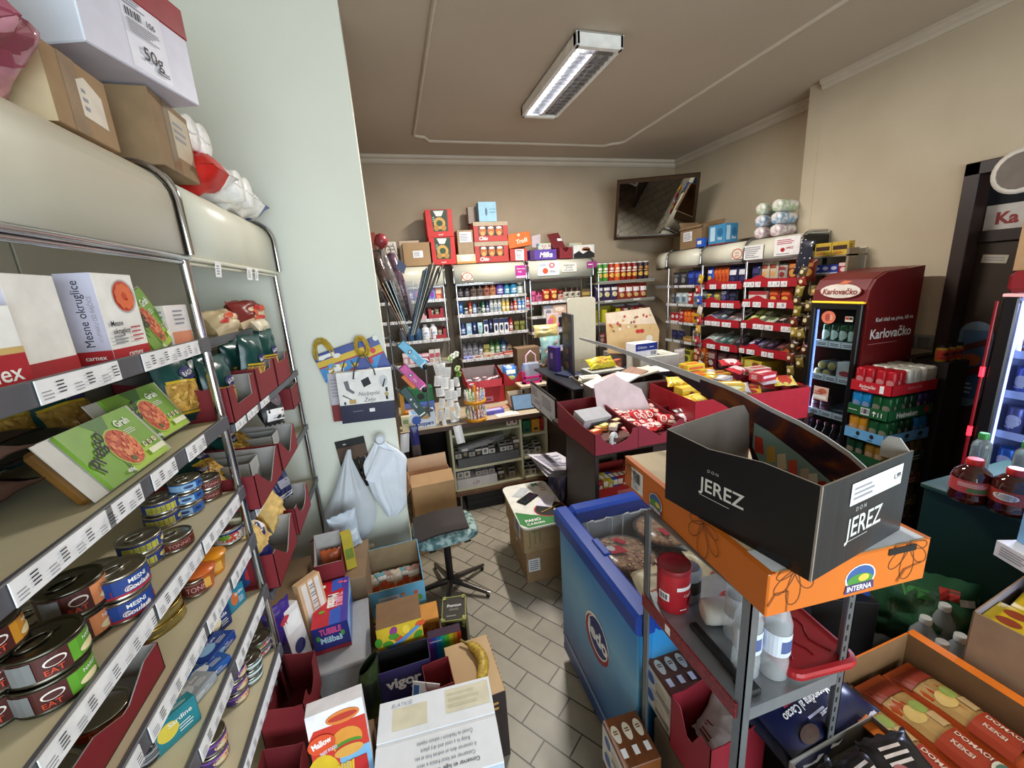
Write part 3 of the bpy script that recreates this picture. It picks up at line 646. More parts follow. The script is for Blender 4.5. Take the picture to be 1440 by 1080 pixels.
def T8(f):f.rect(0,0,1,1,m('#2a7f9a'));f.rect(.25,.2,.75,.8,m('#d8d8c8'))
def T9(f):f.rect(0,0,1,1,m('#3a2a5e'));f.ell(.55,.35,.12,.4,m('#d9a878'));f.rect(.3,.7,.8,.9,m('#7a4a9a'));f.ell(.5,.3,.05,.2,m('#c8c0a0'))
def T10(f):f.rect(0,0,1,1,m('#d8d6d0'));f.ell(.5,.5,.15,.4,m('#c8452a'));f.ell(.42,.6,.06,.25,m('#6f9a2a'));f.rect(.2,.75,.8,.95,m('#1f2f6a'))
CO={}
def tins(px,py,zb,r,h,n,art,desc,a0=None,name='food_tin',grp='stacked food tins',topc=None):
 p=at(px,py,Z=zb);d=V((p.x,p.y,0)).normalized();c=p+d*r;yaw=math.atan2(c.x,-c.y)*-1
 yaw=math.atan2(-c.x,c.y)if False else-math.atan2(c.x,c.y)
 for i in range(n):
  pos={1:''}.get(n,(', bottom',', top')[i]if n==2 else(', bottom',', middle',', top')[i])
  jx=.003*((i*7)%3-1)
  def mk():
   a,t=lidmb(r,h,topc);return[('',canmb(r,h,art,metal=topc)),('lid',a),('pull_tab',t)]
  o=thing((desc,r),mk,name,desc+(pos+' of its stack' if n>1 else ''),'tin',TR((c.x+jx,c.y+jx,zb+i*(h+.0005)),yaw+(.25 if a0 is None else a0)+.2*i),grp)
z3=L1[2]
DKM=m('#5c5a50',.3,1,var=.08)
tins(96,990,z3,.049,.052,2,T5('#5d9a2e'),'brown tin with green label, nearest tins on third shelf',topc=DKM)
tins(14,1018,z3,.049,.052,3,T5('#c98a2a'),'brown tin with orange label at left picture edge of third shelf',topc=DKM)
tins(128,905,z3,.049,.058,2,T5('#d98a5a'),'brown tin with peach label behind the green labelled tins',topc=DKM)
tins(188,872,z3,.046,.05,2,T4,'blue and red goulash tin beside the peach labelled tins')
tins(208,800,z3,.043,.036,2,T2,'blue tuna tin with yellow panel behind the goulash tins')
tins(252,776,z3,.042,.036,1,T3,'single flat brown tuna tin near front edge of third shelf')
tins(236,742,z3,.043,.040,2,T2,'wide blue and yellow tuna tin left of the pale blue stack')
tins(270,726,z3,.040,.036,3,T1,'pale blue tuna tin in the stack near the chrome post')
tins(297,705,z3,.038,.036,2,T3,'dark red tuna tin beside the chrome post')
tins(150,830,z3,.044,.04,1,T1,'blue tin in shade behind the goulash tins')
tins(60,905,z3,.047,.05,1,T5('#5d9a2e'),'brown tin in shade at back left of third shelf')
z4=L1[3]
for i,(px,py)in enumerate(((252,868),(246,892))):
 pass
GOLD=m('#b39a52',.25,1,var=.05)
def oval(i):
 b=canmb(.062,.026,T6,metal=GOLD);b.v=[(x,y*.68,z)for x,y,z in b.v];a,t=lidmb(.062,.026,GOLD);a.v=[(x,y*.68,z)for x,y,z in a.v];return[('',b),('lid',a),('pull_tab',t)]
p=at(246,890,Z=z4)
for i in range(2):thing('oval',lambda:oval(i),'fish_tin',f'gold oval fish tin, {("lower", "upper")[i]} of two on fourth shelf','tin',TR((p.x-.05,p.y+.04,z4+.027*i),1.0+.15*i),'gold oval fish tins')
tins(282,838,z4,.036,.05,1,T3,'small dark red tin behind the gold oval tins')
tins(326,766,z4,.046,.055,1,T10,'wide goulash tin with white label beside the chrome post')
for i,(px,py)in enumerate(((318,800),(303,822),(288,800))):
 p=at(px,py,Z=z4);b=MB();b.lathe([(.026,0),(.036,.055),(.039,.056),(.039,.06),(.003,.061)],m(('#d98a1e','#c8622a','#a8521e')[i],.3),22);b.cyl(.033,.01,.05,.3,2).rect(.1,.1,.9,.9,m('#d9a24a'))
 one(b,'sauce_tub',f'{("yellow lidded", "orange lidded", "brown lidded")[i]} plastic tub on fourth shelf by the post','tub',TR((p.x-.03,p.y,z4)))
def red_tray(key,M,w,d,h,hs,hc,label,cut='v',cw=.6,grp='red display trays',art=None,mo=REDT,mi=None):
 return one(tray(w,d,h,hs,hc,mo,mi or m('#a9a5a2',.8),cut,art=art,cw=cw),'display_tray',label,'display tray',M,grp)
p=at(205,985,Z=z4);red_tray(0,TR((XL-.035,p.y-.05,z4+.0005),pi/2),.26,.24,.085,.07,.035,'red card tray of round pate tins on fourth shelf','v')
for i,(dy,dx)in enumerate(((.02,.09),(-.10,.10),(.05,.19))):
 thing('pate',lambda:[('',canmb(.046,.034,T7)),('lid',lidmb(.046,.034)[0])],'pate_tin',f'round brown and orange pate tin, {ORD[i]} in the red tray on fourth shelf','tin',TR((XL-dx,p.y-.05+dy,z4+.003),.4,.0,0),'round pate tins')
z5=L1[4]
def SB(c1,c2,word):
 def a(F):
  for k in 'flrt':f=F(k);f.rect(.04,.08,.96,.92,m(c1));f.ell(.35,.55,.22,.3,m(c2));f.lines(.55,.2,.92,.5,3,WHITE,.3);f.txt(word,.62,.72,.16,WHITE,.5)
 return a
for i,(px,py,w_,d_,h_,c1,c2,wd,yw,ds)in enumerate(((268,1030,.10,.03,.075,'#2a7f8a','#d9c24a','Sardine',.9,'teal sardine carton standing, nearest on fifth shelf'),(290,975,.10,.06,.028,'#9aa0a8','#c8ccd0','Sardine',1.2,'silver oval sardine pack lying beside the teal carton'),
  (318,915,.11,.06,.03,'#1f3f8a','#8fb8dc','Tuna',1.3,'flat dark blue fish carton in middle of fifth shelf'),(322,884,.08,.03,.07,'#24356a','#e8d8b0','Skuša',1.1,'standing blue fish carton with cream oval'),(345,850,.07,.03,.075,'#2a7f9a','#c86a3a','Sardine',1.2,'teal fish carton leaning beside the chrome post'),(362,815,.07,.03,.07,'#28508a','#c83a3a','Tuna',1.2,'blue and red fish carton behind the chrome post'),(310,945,.10,.058,.026,'#2a58a0','#d8dce0','Sardine',1.0,'blue and silver fish carton under the standing blue one'))):
 p=at(px,py,Z=z5);one(bx(w_,d_,h_,c1,SB(c1,c2,wd)),'fish_carton',ds,'fish carton',TR((p.x-.03,p.y,z5),yw))
p=at(215,1075,Z=z5);thing('spj',lambda:jar(.03,.1,'#26242a','#1c1c22','#8a8a90'),'spice_jar','black lidded jar at near end of fifth shelf','jar',TR((p.x-.02,p.y+.02,z5),.8))
p=at(235,1050,Z=z5);one(bx(.13,.03,.10,m('#d8cfc2'),lambda F:(F('f').ell(.6,.4,.3,.3,m('#c8623a')),F('f').lines(.1,.6,.6,.9,3,GREYINK))),'food_box','cream carton with orange picture behind the black lidded jar','food box',TR((XL-.10,p.y+.02,z5),1.2))
z6=L1[5]
PUR=m('#6a5a8a',.3,1)
tins(338,990,z6,.036,.04,3,T9,'purple dessert tin in the far stack on sixth shelf')
tins(308,1078,z6,.038,.042,2,T9,'purple dessert tin in the near stack on sixth shelf')
tins(358,962,z6,.036,.026,3,T8,'teal ring pull fish tin stacked on sixth shelf')
tins(368,925,z6,.042,.03,2,T10,'white salad tub with tomato picture at right of sixth shelf',name='salad_tub')
b,f=bag(.16,.2,.05,m('#3b2a70',.3,var=.2),31);f.rect(.1,.5,.9,.75,m('#7a2a4a'));f.ell(.5,.3,.25,.15,m('#5a4aa0'))
one(b,'chocolate_bag','purple snack bag behind the chrome post at end of sixth shelf','bag',TR((XL-.14,1.42,z6+.003),pi/2-.3,-.3))
zb=L2[0]
def bread(c1,c2,seed,w,h,t):
 def mf(u,v):return m(c2,.35,var=.15,sc=8)if(v>.62 or(u<.25 and v>.3))else m(c1,.4,var=.08,sc=20)
 b,f=bag(w,h,t,mf,seed,14,18,.22)
 rr=random.Random(seed)
 for k in range(5):f.ell(.2+.6*rr.random(),.2+.4*rr.random(),.14,.1,rr.choice([m('#c2302a'),m('#d85a3a'),m('#d8b48a')]),12)
 f.rect(.86,.15,.93,.6,PAPER);return b
p=at(352,474,X=XL-.12)
one(bread('#d9c2a0','#7a2620',4,.30,.15,.13),'bread_bag','red and cream bread bag lying on the top board of far bay','bread',TR((XL-.10,p.y+.02,zb+.003),pi/2,-.35))
one(bread('#d2bf9c','#cbb48c',5,.24,.12,.10),'bread_bag','plain cream bread bag beside the red one, behind the chrome post','bread',TR((XL-.12,p.y-.24,zb+.003),pi/2,-.5))
b,f=bag(.17,.06,.05,m('#d8cbb0',.4),8);one(b,'flour_bag','small cream packet in front of the bread bags','bag',TR((XL-.02,p.y-.11,zb+.002),pi/2,-.6))
zt=L2[1]
for i,(ya,wd)in enumerate(((1.50,.27),(1.79,.26),(2.07,.25))):
 red_tray(0,TR((XL+.012,ya+wd/2,zt+.016),pi/2),wd,.30,.17,.13 if i else.12,.05 if i==0 else.10,f'red card tray of pasta, {ORD[i]} from the chrome post on upper board','u',.62,'pasta trays')
for i,(y,x,z,tl,ro)in enumerate(((1.60,.05,.022,-.35,.1),(1.68,.13,.03,-.3,0),(1.88,.03,.06,.12,.1),(1.98,.10,.05,-.1,-.1),(2.14,.04,.06,.1,.05),(2.2,.14,.05,-.2,0))):
 one(pasta(.15,.215,.065,40+i,win=(.12,.42)),'pasta_bag',f'teal pasta bag, {ORD[i]} from the chrome post in the pasta trays','pasta',TR((XL-x,y,zt+z),pi/2-.25,tl*.3,ro),'pasta bags in trays')
zt=L2[2]
for i,(ya,wd)in enumerate(((1.50,.30),(1.82,.29))):
 red_tray(0,TR((XL+.03,ya+wd/2,zt+.016),pi/2),wd,.32,.14,.125,.035,f'red card tray with deep V cuts, {("near", "far")[i]} one under the pasta trays','v',.85,'V cut trays')
 one(tray(.10,.22,.11,.11,.10,m('#a8a8a6',.7),None,None),'card_divider',f'grey card box inside the {("near", "far")[i]} V cut tray','box',TR((XL-.03,ya+wd*.68,zt+.022),pi/2))
 for j in range(2):one(pasta(.13,.2,.06,60+2*i+j),'pasta_bag',f'pasta bag lying, {("left", "right")[j]} one in the {("near", "far")[i]} V cut tray','pasta',TR((XL-.10-.02*j,ya+.08+.05*j,zt+.05+.03*j),pi/2-.4,-.9),'pasta bags lying')
b,f=bag(.16,.2,.08,m('#1d1a1e',.3,var=.3),71);f.rect(.05,.1,.95,.35,PAPER);f.ell(.5,.6,.3,.2,m('#5a5058'))
one(b,'coffee_bag','black and white coffee bag slumped in front of the pasta trays','bag',TR((XL-.02,2.02,L2[2]+.165),pi/2-.2,-.25,.2))
red_tray(0,TR((XL+.01,2.34,L2[2]+.17),pi/2),.16,.2,.13,.11,.09,'small red tray at far end against the pillar',None)
zt=L2[3]
red_tray(0,TR((XL+.03,1.66,zt+.016),pi/2),.30,.33,.15,.14,.05,'near red card tray of noodles and flour on the lowest visible board','v',.8,'noodle trays')
red_tray(0,TR((XL+.03,2.0,zt+.016),pi/2),.28,.33,.15,.13,.06,'far red card tray of noodles and flour on the lowest visible board','c',.7,'noodle trays')
for i,(y,x,z,c,c2,tl)in enumerate(((2.02,.05,.12,'#1d2350','#8a8a98',-.3),(1.93,.09,.09,'#18382f','#c8c8c0',-.7),(1.84,.11,.05,'#16204a','#4a6a9a',-.5))):
 b,f=bag(.17,.2,.08,m(c,.22,var=.3),80+i);f.rect(.2,.3,.7,.5,m(c2));f.rect(.05,.04,.95,.16,PAPER)
 one(b,'snack_bag',f'{("navy", "dark green", "dark blue")[i]} shiny bag piled over the noodle trays','bag',TR((XL-x,y,zt+z),pi/2-.2,tl,.15))
NOOD=m('#d2b06a',.6,var=.2,sc=40,bump=.5)
for i,(y,x,z,tl)in enumerate(((1.84,.03,.10,-.4),(1.68,.05,.10,-.7),(1.60,.05,.03,-.2))):
 def mf(u,v):return m('#2a3070',.3)if i==2 and v<.5 else NOOD
 b,f=bag(.16,.2,.085,mf,90+i,wr=.3)
 if i==1:f.ell(.5,.35,.3,.2,PAPER);f.ell(.55,.3,.2,.15,m('#2a3070'))
 one(b,'noodle_bag',f'clear bag of yellow noodles, {ORD[2-i]} from the chrome post in the noodle trays','noodles',TR((XL-x,y,zt+z),pi/2-.1,tl),'noodle bags')
ZT=2.336
def lbl(f,u0,v0,u1,v1,big=None):
 f.rect(u0,v0,u1,v1,PAPER);f.lines(u0+.02,v0+(v1-v0)*.62,u1-.03,v1-.03,5,GREYINK)
 f.bars(u0+.03,v0+(v1-v0)*.5,u0+(u1-u0)*.7,v0+(v1-v0)*.6,14)
 if big:f.txt(big,(u0+u1)/2,v0+(v1-v0)*.24,(v1-v0)*.17,INK,.9)
def cartonB():
 b=carton(.21,.26,.155,m('#9c7f5e',.85));f=b.face('f',-.105,.105,-.13,.13,0,.155)
 f.rect(.25,0,.5,1,m('#8a6d4c',.25,var=.15));f.poly([(.45,.75),(.6,.85),(.85,.7),(.85,.25),(.45,.28)],m('#cfc4b4'));f.lines(.5,.35,.6,.7,3,GREYINK)
 b.face('l',-.105,.105,-.13,.13,0,.155).rect(0,0,1,1,m('#c9b995',.8));return b
one(cartonB(),'carton','taped brown carton with paper label on the shelving top, left of the plain one','carton',TR((-.74,1.275,ZT),pi/2))
def cartonC():
 b=carton(.235,.25,.195,m('#8c7355',.85));f=b.face('f',-.1175,.1175,-.125,.125,0,.195);f.rect(.3,0,.5,1,m('#7d6445',.25));f.rect(.45,.25,.95,.9,m('#b8a98f',.4));f.lines(.5,.5,.9,.8,3,GREYINK);return b
one(cartonC(),'carton','plain brown carton under the white box, overhanging the canopy edge','carton',TR((-.685,1.595,ZT),pi/2))
def boxA(w,d,h):
 b=MB();g=m('#c9c6d4',.5,var=.04);b.box(-w/2,w/2,-d/2,d/2,0,h,g,.003,mats={'l':m('#dfe8f6',.5,var=.02)});R_=m('#8e2a30',.5)  # one white box: daylight on its near end is painted in as paler blue
 f=b.face('f',-w/2,w/2,-d/2,d/2,0,h)
 f.rect(.36,.05,.72,.97,m('#d6d4de'));f.lines(.38,.75,.6,.95,6,GREYINK);f.bars(.39,.63,.52,.72,12);f.txt('106',.6,.67,.07,INK);f.lines(.38,.44,.68,.6,6,GREYINK);f.txt('50g',.55,.27,.15,INK);f.lines(.56,.1,.68,.16,2,INK)
 c=MB();c.box(-w/2-.003,w/2+.003,-d/2-.003,d/2+.003,h-.03,h+.05,R_,.003);return[('',b),('box_lid',c)]
pA,pB=V((-.58,1.283)),V((-.484,1.618));dA=(pB-pA).normalized();ang=math.atan2(dA.y,dA.x);nA=V((-dA.y,dA.x))
cA=(pA+pB)/2+nA*.15
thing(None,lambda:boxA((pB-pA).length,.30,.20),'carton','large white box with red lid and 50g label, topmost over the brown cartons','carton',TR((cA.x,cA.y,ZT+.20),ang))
b=MB();b.M=TR((0,0,0));b.box(-.13,.13,-.006,.006,0,.36,m('#b09372',.85),.001);one(b,'cardboard_sheet','tall loose cardboard sheet standing behind the white box near the pillar','cardboard',TR((-.70,2.16,ZT),pi/2-.25,-.14))
b=MB();b.box(-.10,.10,-.09,.09,0,.20,m('#d6c8a6',.8),.002);one(b,'carton','small cream carton behind the white paper rolls near the pillar','carton',TR((-.76,1.90,ZT),pi/2))
RED=m('#c3231c',.35,var=.12);BLU=m('#3a4f9a',.35)
def paperpack(w,d,h,seed,c1=None):
 b=MB();r=h/2;n=max(2,int(w/.11))
 for i in range(0 if c1 else n):
  b.M=TR((-w/2+w*(i+.5)/n,-d/2,r))@Mx.Rotation(-pi/2,4,'X');b.lathe([(.018,.0),(r*.95,.0),(r,.01),(r,d-.01),(r*.95,d),(.018,d)],FOILW,18)
 b.M=Mx();k=bag(w*1.03,d*1.05,h*1.1,lambda u,v:c1 if c1 and((u<.55)if c1 is RED else(u>.7))else FOILW,seed,12,10,.25)[0]
 k.v=[(x,z-d*.52,-y+h/2)for x,y,z in k.v]
 return[('',b),('wrapper',k)]
pk=[((-.66,1.80,ZT+.115),.16,.20,.11,None,'white paper roll pack on top of the red ones',1.5),((-.60,1.80,ZT),.20,.2,.115,RED,'lower red and white paper roll pack behind the plain carton',1.5),((-.74,1.98,ZT),.2,.2,.115,RED,'red and white paper roll pack against the cream carton',1.6),((-.60,2.06,ZT),.22,.16,.12,None,'white printed paper roll pack on the canopy edge',1.57),((-.62,2.31,ZT),.22,.2,.11,BLU,'white and blue paper pack at the pillar end of the canopy',1.57)]
for i,(p,w_,d_,h_,c,ds,yw)in enumerate(pk):
 thing(None,lambda:paperpack(w_,d_,h_,i,c),'paper_roll_pack',ds,'paper pack',TR(p,yw))
b,f=bag(.26,.30,.16,lambda u,v:m('#b07a86',.2,var=.25),12,wr=.35);f.rect(.1,.5,.6,.8,m('#c9c2c6'));f.ell(.6,.3,.3,.15,m('#8a4050'))
one(b,'film_pack','pink film wrapped pack at the left picture edge on the shelving top','pack',TR((-.66,1.02,ZT+.003),pi/2))
YP_=YPI-.001
def onp(px,py,dy=0):return at(px,py,Y=YPI-dy)
def coil(name,label,p,seed,r=.055):
 rr=random.Random(seed);b=MB()
 for k in range(9):
  a,c=r*(.6+.45*rr.random()),r*(.75+.5*rr.random());t=rr.random()*.5
  b.tube([(a*cos(q*pi/9+t)*.75,-.012-.018*rr.random()-.006*sin(q),c*sin(q*pi/9))for q in range(18)],.0035,m('#b79a2c',.55),6,closed=True)
 return one(b,name,label,'cord',TR(p))
coil('cord_coil','coil of yellow cord hanging on the pillar left of the blue cards',onp(458,500),1,.085)
coil('cord_coil','coil of yellow cord hung over the blue cards above the gift bag',onp(509,487,.03),2,.05)
def bluecard(w,h,seed):
 b=MB();b.box(-w/2,w/2,-.012,0,-h/2,h/2,m('#1f3a8c',.35),.002);f=b.face('f',-w/2,w/2,-.012,0,-h/2,h/2);rr=random.Random(seed)
 f.rect(0,.55,1,.75,m('#d8b63a'));f.poly([(0,.1),(.5,.1),(.9,.5),(0,.5)],m('#3f8ccc'));f.ell(.3,.3,.16,.2,WHITE);f.rect(.05,.8,.4,.92,WHITE);f.rect(0,.5,1,.54,m('#b8302a'))
 for i in range(7):f.ell(rr.random(),rr.random(),.08,.08,rr.choice([WHITE,m('#d8b63a'),m('#c8403a'),m('#5aa0d8')]),8)
 return b
one(bluecard(.27,.17,1),'blister_card','blue and yellow card with white logo hanging left above gift bag','card',TR(onp(483,508,.016),0,0,-.25))
one(bluecard(.20,.22,2),'blister_card','dark blue card tilted behind the gift bag handles','card',TR(onp(518,505,.003),0,0,-.32))
def giftbag(w,d,h,spec):
 r=[];b=MB();b.box(-w/2,w/2,-d,0,0,h,WHITE if spec==1 else m('#b9b5bd'),.002,skip='t')
 f=b.face('f',-w/2,w/2,-d,0,0,h);s=b.face('r',-w/2,w/2,-d,0,0,h)
 NV=m('#191b3c',.3)
 if spec==1:
  f.rect(0,0,1,.36,NV);s.rect(0,0,1,.36,NV);f.lines(.22,.2,.5,.24,1,m('#6a6a8a'));f.rect(.52,.18,.62,.25,PAPER);f.poly([(.43,.82),(.57,.88),(.61,.74),(.47,.68)],INK)
  f.poly([(.12,.82),(.2,.84),(.22,.68),(.3,.6),(.26,.57),(.15,.66)],m('#6a6a70'));f.poly([(.08,.57),(.25,.45),(.24,.44),(.07,.55)],INK)
  f.ell(.84,.78,.08,.11,m('#c9ccce'));f.poly([(.8,.66),(.86,.82),(.88,.81),(.83,.65)],INK);f.rect(.86,.56,.9,.64,INK);f.ell(.87,.51,.04,.045,m('#b9a878'));f.rect(.85,.4,.89,.47,INK)
  f.rect(.18,.38,.3,.46,m('#c0a060'));f.ell(.1,.4,.02,.03,INK)
  f.txt('Najljepše',.55,.56,.075,INK,.4,bold=-.012,shear=.35);f.txt('Želje',.55,.43,.075,INK,.22,bold=-.012,shear=.35)
 else:f.rect(0,0,1,.35,m('#7a1f22'));f.lines(.05,.5,.9,.9,6,m('#9a96a2'))
 hd=MB();hd.tube([(-w*.2,-d-.003,h*.86),(-w*.17,-d-.004,h*1.0),(-w*.04,-d*.7,h*1.28),(w*.05,-d*.7,h*1.28),(w*.19,-d-.004,h*1.0),(w*.2,-d-.003,h*.9)],.0045,m('#4a4c50',.6),6)
 hd.lathe([(.001,h*.82),(.008,h*.84),(.006,h*.87)],m('#4a4c50',.6),8);hd.v=hd.v[:-24]+[(x-w*.2,y-d-.006,z)for x,y,z in hd.v[-24:]]
 return[('',b),('handle',hd)]
p=onp(480,592,.06);q=onp(556,581,.06);w_=q.x-p.x
thing(None,lambda:giftbag(w_*.98,.06,.30,1),'gift_bag','white and navy gift bag with greeting and drawn socks, hanging on the pillar','gift bag',TR(((p.x+q.x)/2+.006,YPI-.035,p.z-.012),0,0,.02))
thing(None,lambda:giftbag(.24,.03,.29,2),'gift_bag','grey and red gift bag mostly hidden behind the white and navy one','gift bag',TR((p.x+.075,YPI-.002,p.z-.01),0,0,.02))
def battery_card():
 b=MB();b.box(-.085,.085,-.006,0,-.33,0,BLACK,.001);f=b.face('f',-.085,.085,-.006,0,-.33,0);f.rect(0,.6,1,.86,m('#5a4436'));f.txt('AA',.3,.92,.03,PAPER);r=[('',b)]
 for k in range(8):
  for j in range(2):
   c=MB();c.M=TR((-.06+.042*(k%4),-.013,-.17-.07*j-.05*(k//4)));c.lathe([(.007,0),(.007,.045),(.003,.046),(.003,.05)],m('#9a9aa0',.25,.8)if k%2 else m('#4a3a2a',.3,.6),10);r.append(('battery',c))
 return r
thing(None,battery_card,'battery_card','black card of batteries hung on the pillar behind the clear bag','batteries',TR(onp(491,617,.002),0,0,-.08))
FILM=m('#dfe4ea',.35,var=.03,tr=.0,alpha=.62);FILMW=m('#e6ecf4',.4,var=.03)
def hung(prof,H,t,mt,seed,top=.0):
 """prof: [(v from top 0..1, left, right)] outline of a hanging film bag"""
 def io(v,k):
  for(a,*x),(b_,*y)in zip(prof,prof[1:]):
   if v<=b_:s=(v-a)/(b_-a);return x[k]+(y[k]-x[k])*s
  return prof[-1][k+1]
 b=MB()
 for s in(-1,1):
  def P(u,v):
   l,r=io(v,0),io(v,1);c=max(0,1-abs(2*u-1)**2.2)**.5*min(1,v*2.2)*max(.0,1-v**6)**.5
   fold=NZ.noise(V((u*9+seed,v*1.3,seed)))*.012*min(1,.3+v*2)+.006*sin(u*19+seed)*min(1,v*2)*(1-.6*v)
   return(l+(r-l)*u,s*t/2*c+fold-t*.5,-v*H)
  b.grid(P,22,22,mt,flip=s>0)
 return b
sc=lambda px,dy:px*0
p0=onp(491,627,.03)
def px2(points,dy,p0):
 """outline rows (py, left px, right px) on the pillar plane -> profile"""
 o=[];zs=[onp((l+r)/2,y,dy).z for y,l,r in points];H=p0.z-zs[-1]
 for(y,l,r),z in zip(points,zs):o.append(((p0.z-z)/H,onp(l,y,dy).x-p0.x,onp(r,y,dy).x-p0.x))
 o[0]=(0,o[0][1],o[0][2]);return o,H
pr,H=px2([(626,489,494),(642,484,496),(668,475,508),(690,466,520),(712,456,530),(735,456,530),(750,464,522),(757,480,510)],.05,p0)
one(hung(pr,H,.13,FILM,3),'carrier_bag','translucent carrier bag hanging full on the pillar, left of the white bundle','carrier bag',TR(p0))
p1=onp(534,611,.03)
pr,H=px2([(608,526,541),(622,526,542),(634,518,560),(646,510,573),(660,512,572),(690,524,572),(712,538,573),(724,545,560)],.04,p1)
r=one(hung(pr,H,.05,FILMW,7),'carrier_bag_bundle','bundle of flat white carrier bags hanging from a hook on the pillar','carrier bags',TR(p1))
b=MB();b.M=TR((.01,-.035,-.13),0,0,.5);b.grid(lambda u,v:((u-.5)*.1,-.02-.01*sin(u*5),-v*.22+.05),6,6,FILMW);b.grid(lambda u,v:((u-.5)*.1,-.018-.01*sin(u*5),-v*.22+.05),6,6,FILMW,flip=True);part(b,'loose_bag',r)
b=MB();b.lathe([(.012,0),(.03,.008),(.034,.03),(.02,.045)],FILMW,14);b.v=[(x,-z-.03,y-.01)for x,y,z in b.v];part(b,'knot',r)
def valve():
 b=MB();g=m('#8c8570',.35,.6);b.tube([(0,-.03,-.24),(0,-.03,-.03),(0,-.005,0)],.011,g,10);v=MB();v.M=TR((0,-.03,-.05));v.lathe([(.014,-.03),(.022,-.025),(.022,0),(.014,.004)],CHROME,12);k=MB();k.M=TR((0,-.03,.0));k.lathe([(.026,0),(.03,.004),(.03,.03),(.022,.036)],m('#b9b09a',.5),14)
 return[('',b),('fitting',v),('valve_cap',k)]
p=onp(521,768,0);thing(None,valve,'pipe_valve','old radiator valve on a short pipe at the foot of pillar','valve',TR((p.x,YPI-.001,max(p.z,.245))))
b=MB();pts=[onp(x,y,.02+.3*max(0,(470-x)/40))for x,y in((437,762),(447,753),(458,752),(463,762),(464,785),(472,803),(482,813),(490,827),(496,834))]
b.tube([tuple(p)for p in pts],.004,BLACK,6);one(b,'power_cable','black cable looping down the pillar beside the chrome post','cable',Mx())
YR=3.0
b=MB();GT=m('#6f7276',.3,.8)
for pts in(((548,470),(552,505),(560,560)),((552,480),(575,497),(603,508)),((552,512),(575,535),(600,548)),((556,545),(575,563),(602,582)),((598,512),(604,585))):
 b.tube([tuple(at(x,y,Y=YR+.04))for x,y in pts],.008,GT,8)
q=at(548,470,Y=YR+.04);b.tube([(-.069,YPI+.2,q.z),(q.x,YPI+.24,q.z),tuple(q)],.009,GT,8);b.tube([tuple(at(536,350,Y=YR+.12)),tuple(at(548,470,Y=YR+.04))],.011,m('#7a7470',.4,.5),8)
one(b,'display_rack','grey metal tube rack beside the pillar holding slanted packs','rack',Mx())
def slab(p,q,wd,th,col,name,label,cat,group,txt=None,hnd=False,extra=None):
 """flat slab standing along p->q"""
 p,q=V(p),V(q);ax=(q-p);L=ax.length;z=ax.normalized();x=V((0,1,0)).cross(z).normalized();y=z.cross(x)
 M=Mx(((x.x,y.x,z.x,p.x),(x.y,y.y,z.y,p.y),(x.z,y.z,z.z,p.z),(0,0,0,1)))
 b=MB();b.box(-th/2,th/2,-wd/2,wd/2,0,L,m(col,.35,var=.15)if isinstance(col,str)else col,min(.003,th*.2));f=b.face('f',-th/2,th/2,-wd/2,wd/2,0,L)
 if extra:extra(b,f,L)
 o=one(b,name,label,cat,M,group)
 if hnd:h=MB();h.tube([(0,-wd*.3,L),(th*2.2,-wd*.32,L+.02),(th*3.2,-wd*.32,L-.06),(th*3.4,-wd*.3,L-.12),(th*2.6,-wd*.3,L-.06),(0,-wd*.25,L)],.004,BLACK,6);part(h,'handle',o)
 return o
pv=at(577,473,Y=YR)
for i,(px,py,c)in enumerate(((530,402,'#171514'),(534,399,'#7a4a32'),(538,398,'#c2a27c'),(543,396,'#b9d0d2'),(548,394,'#9fb2b8'))):
 t=at(px,py,Y=YR+.01*i);slab(pv+V((-.012*(5-i)*.5,.01*i,.012*i)),t,.16,.005,c,'gift_bag',f'flat {cname(c) if i else "black edged"} gift bag, {ORD[i]} from the left in the left arm of the V','gift bag','gift bags in the left arm')
for i,(px,py,c)in enumerate(((596,380,'#1d3550'),(600,377,'#7f97a2'),(604,372,'#15171a'),(608,370,'#bdb59c'),(612,372,'#101012'),(617,376,'#0c0c0e'))):
 t=at(px,py,Y=YR+.012*i);slab(pv+V((.007*i,.012*i,.01)),t,.16,.006,c,'gift_bag',f'flat {cname(c)} gift bag, {ORD[i]} from the left in the right arm of the V','gift bag','gift bags in the right arm',hnd=i in(5,))
SLV=m('#5a4a46',.12,var=.5,sc=22,bump=.5)
for i,(a,c,col)in enumerate((((524,352),(560,440),'#4a3a34'),((533,350),(573,452),'#6a625e'),((548,356),(581,452),'#5a4450'))):
 p,q=at(*a,Y=YR+.10+.05*i),at(*c,Y=YR+.10+.05*i);b=MB();b.tube([tuple(p+(q-p)*k)for k in(0,.03,.5,.97,1)],[.012,.036,.04,.026,.008],m(col,.14,var=.45,sc=26,bump=.5),12)
 o=one(b,'umbrella',f'folded umbrella in shiny clear sleeve, {ORD[i]} from the left beside the pillar','umbrella',Mx(),'folded umbrellas');b=MB();b.tube([tuple(p+V((.02*cos(k*pi/6)-.01,0,.03*sin(k*pi/6)+.02)))for k in range(12)],.006,m('#8a6a50',.4),6,closed=True);part(b,'umbrella_handle',o)
p=at(536,340,Y=YR+.1);b=MB();b.lathe([(.004,-.05),(.04,-.02),(.048,.01),(.03,.045),(.006,.055)],m('#8e3438',.3,var=.3,sc=30),14);one(b,'bauble','dark red ball ornament hanging above the folded umbrellas','ornament',TR(p))
p=at(562,372,Y=YR+.02);b=MB();b.panel([(0,.035),(.045,-.01),(.02,-.065),(-.03,-.015)],(0,0,0),(1,0,0),(0,0,1),.002,m('#1b2750',.4));b.tube([(0,0,.03),(-.02,0,.10),(-.03,0,.14)],.002,BLACK,5);one(b,'swing_tag','navy paper tag hanging beside the umbrella handles','tag',TR(p))
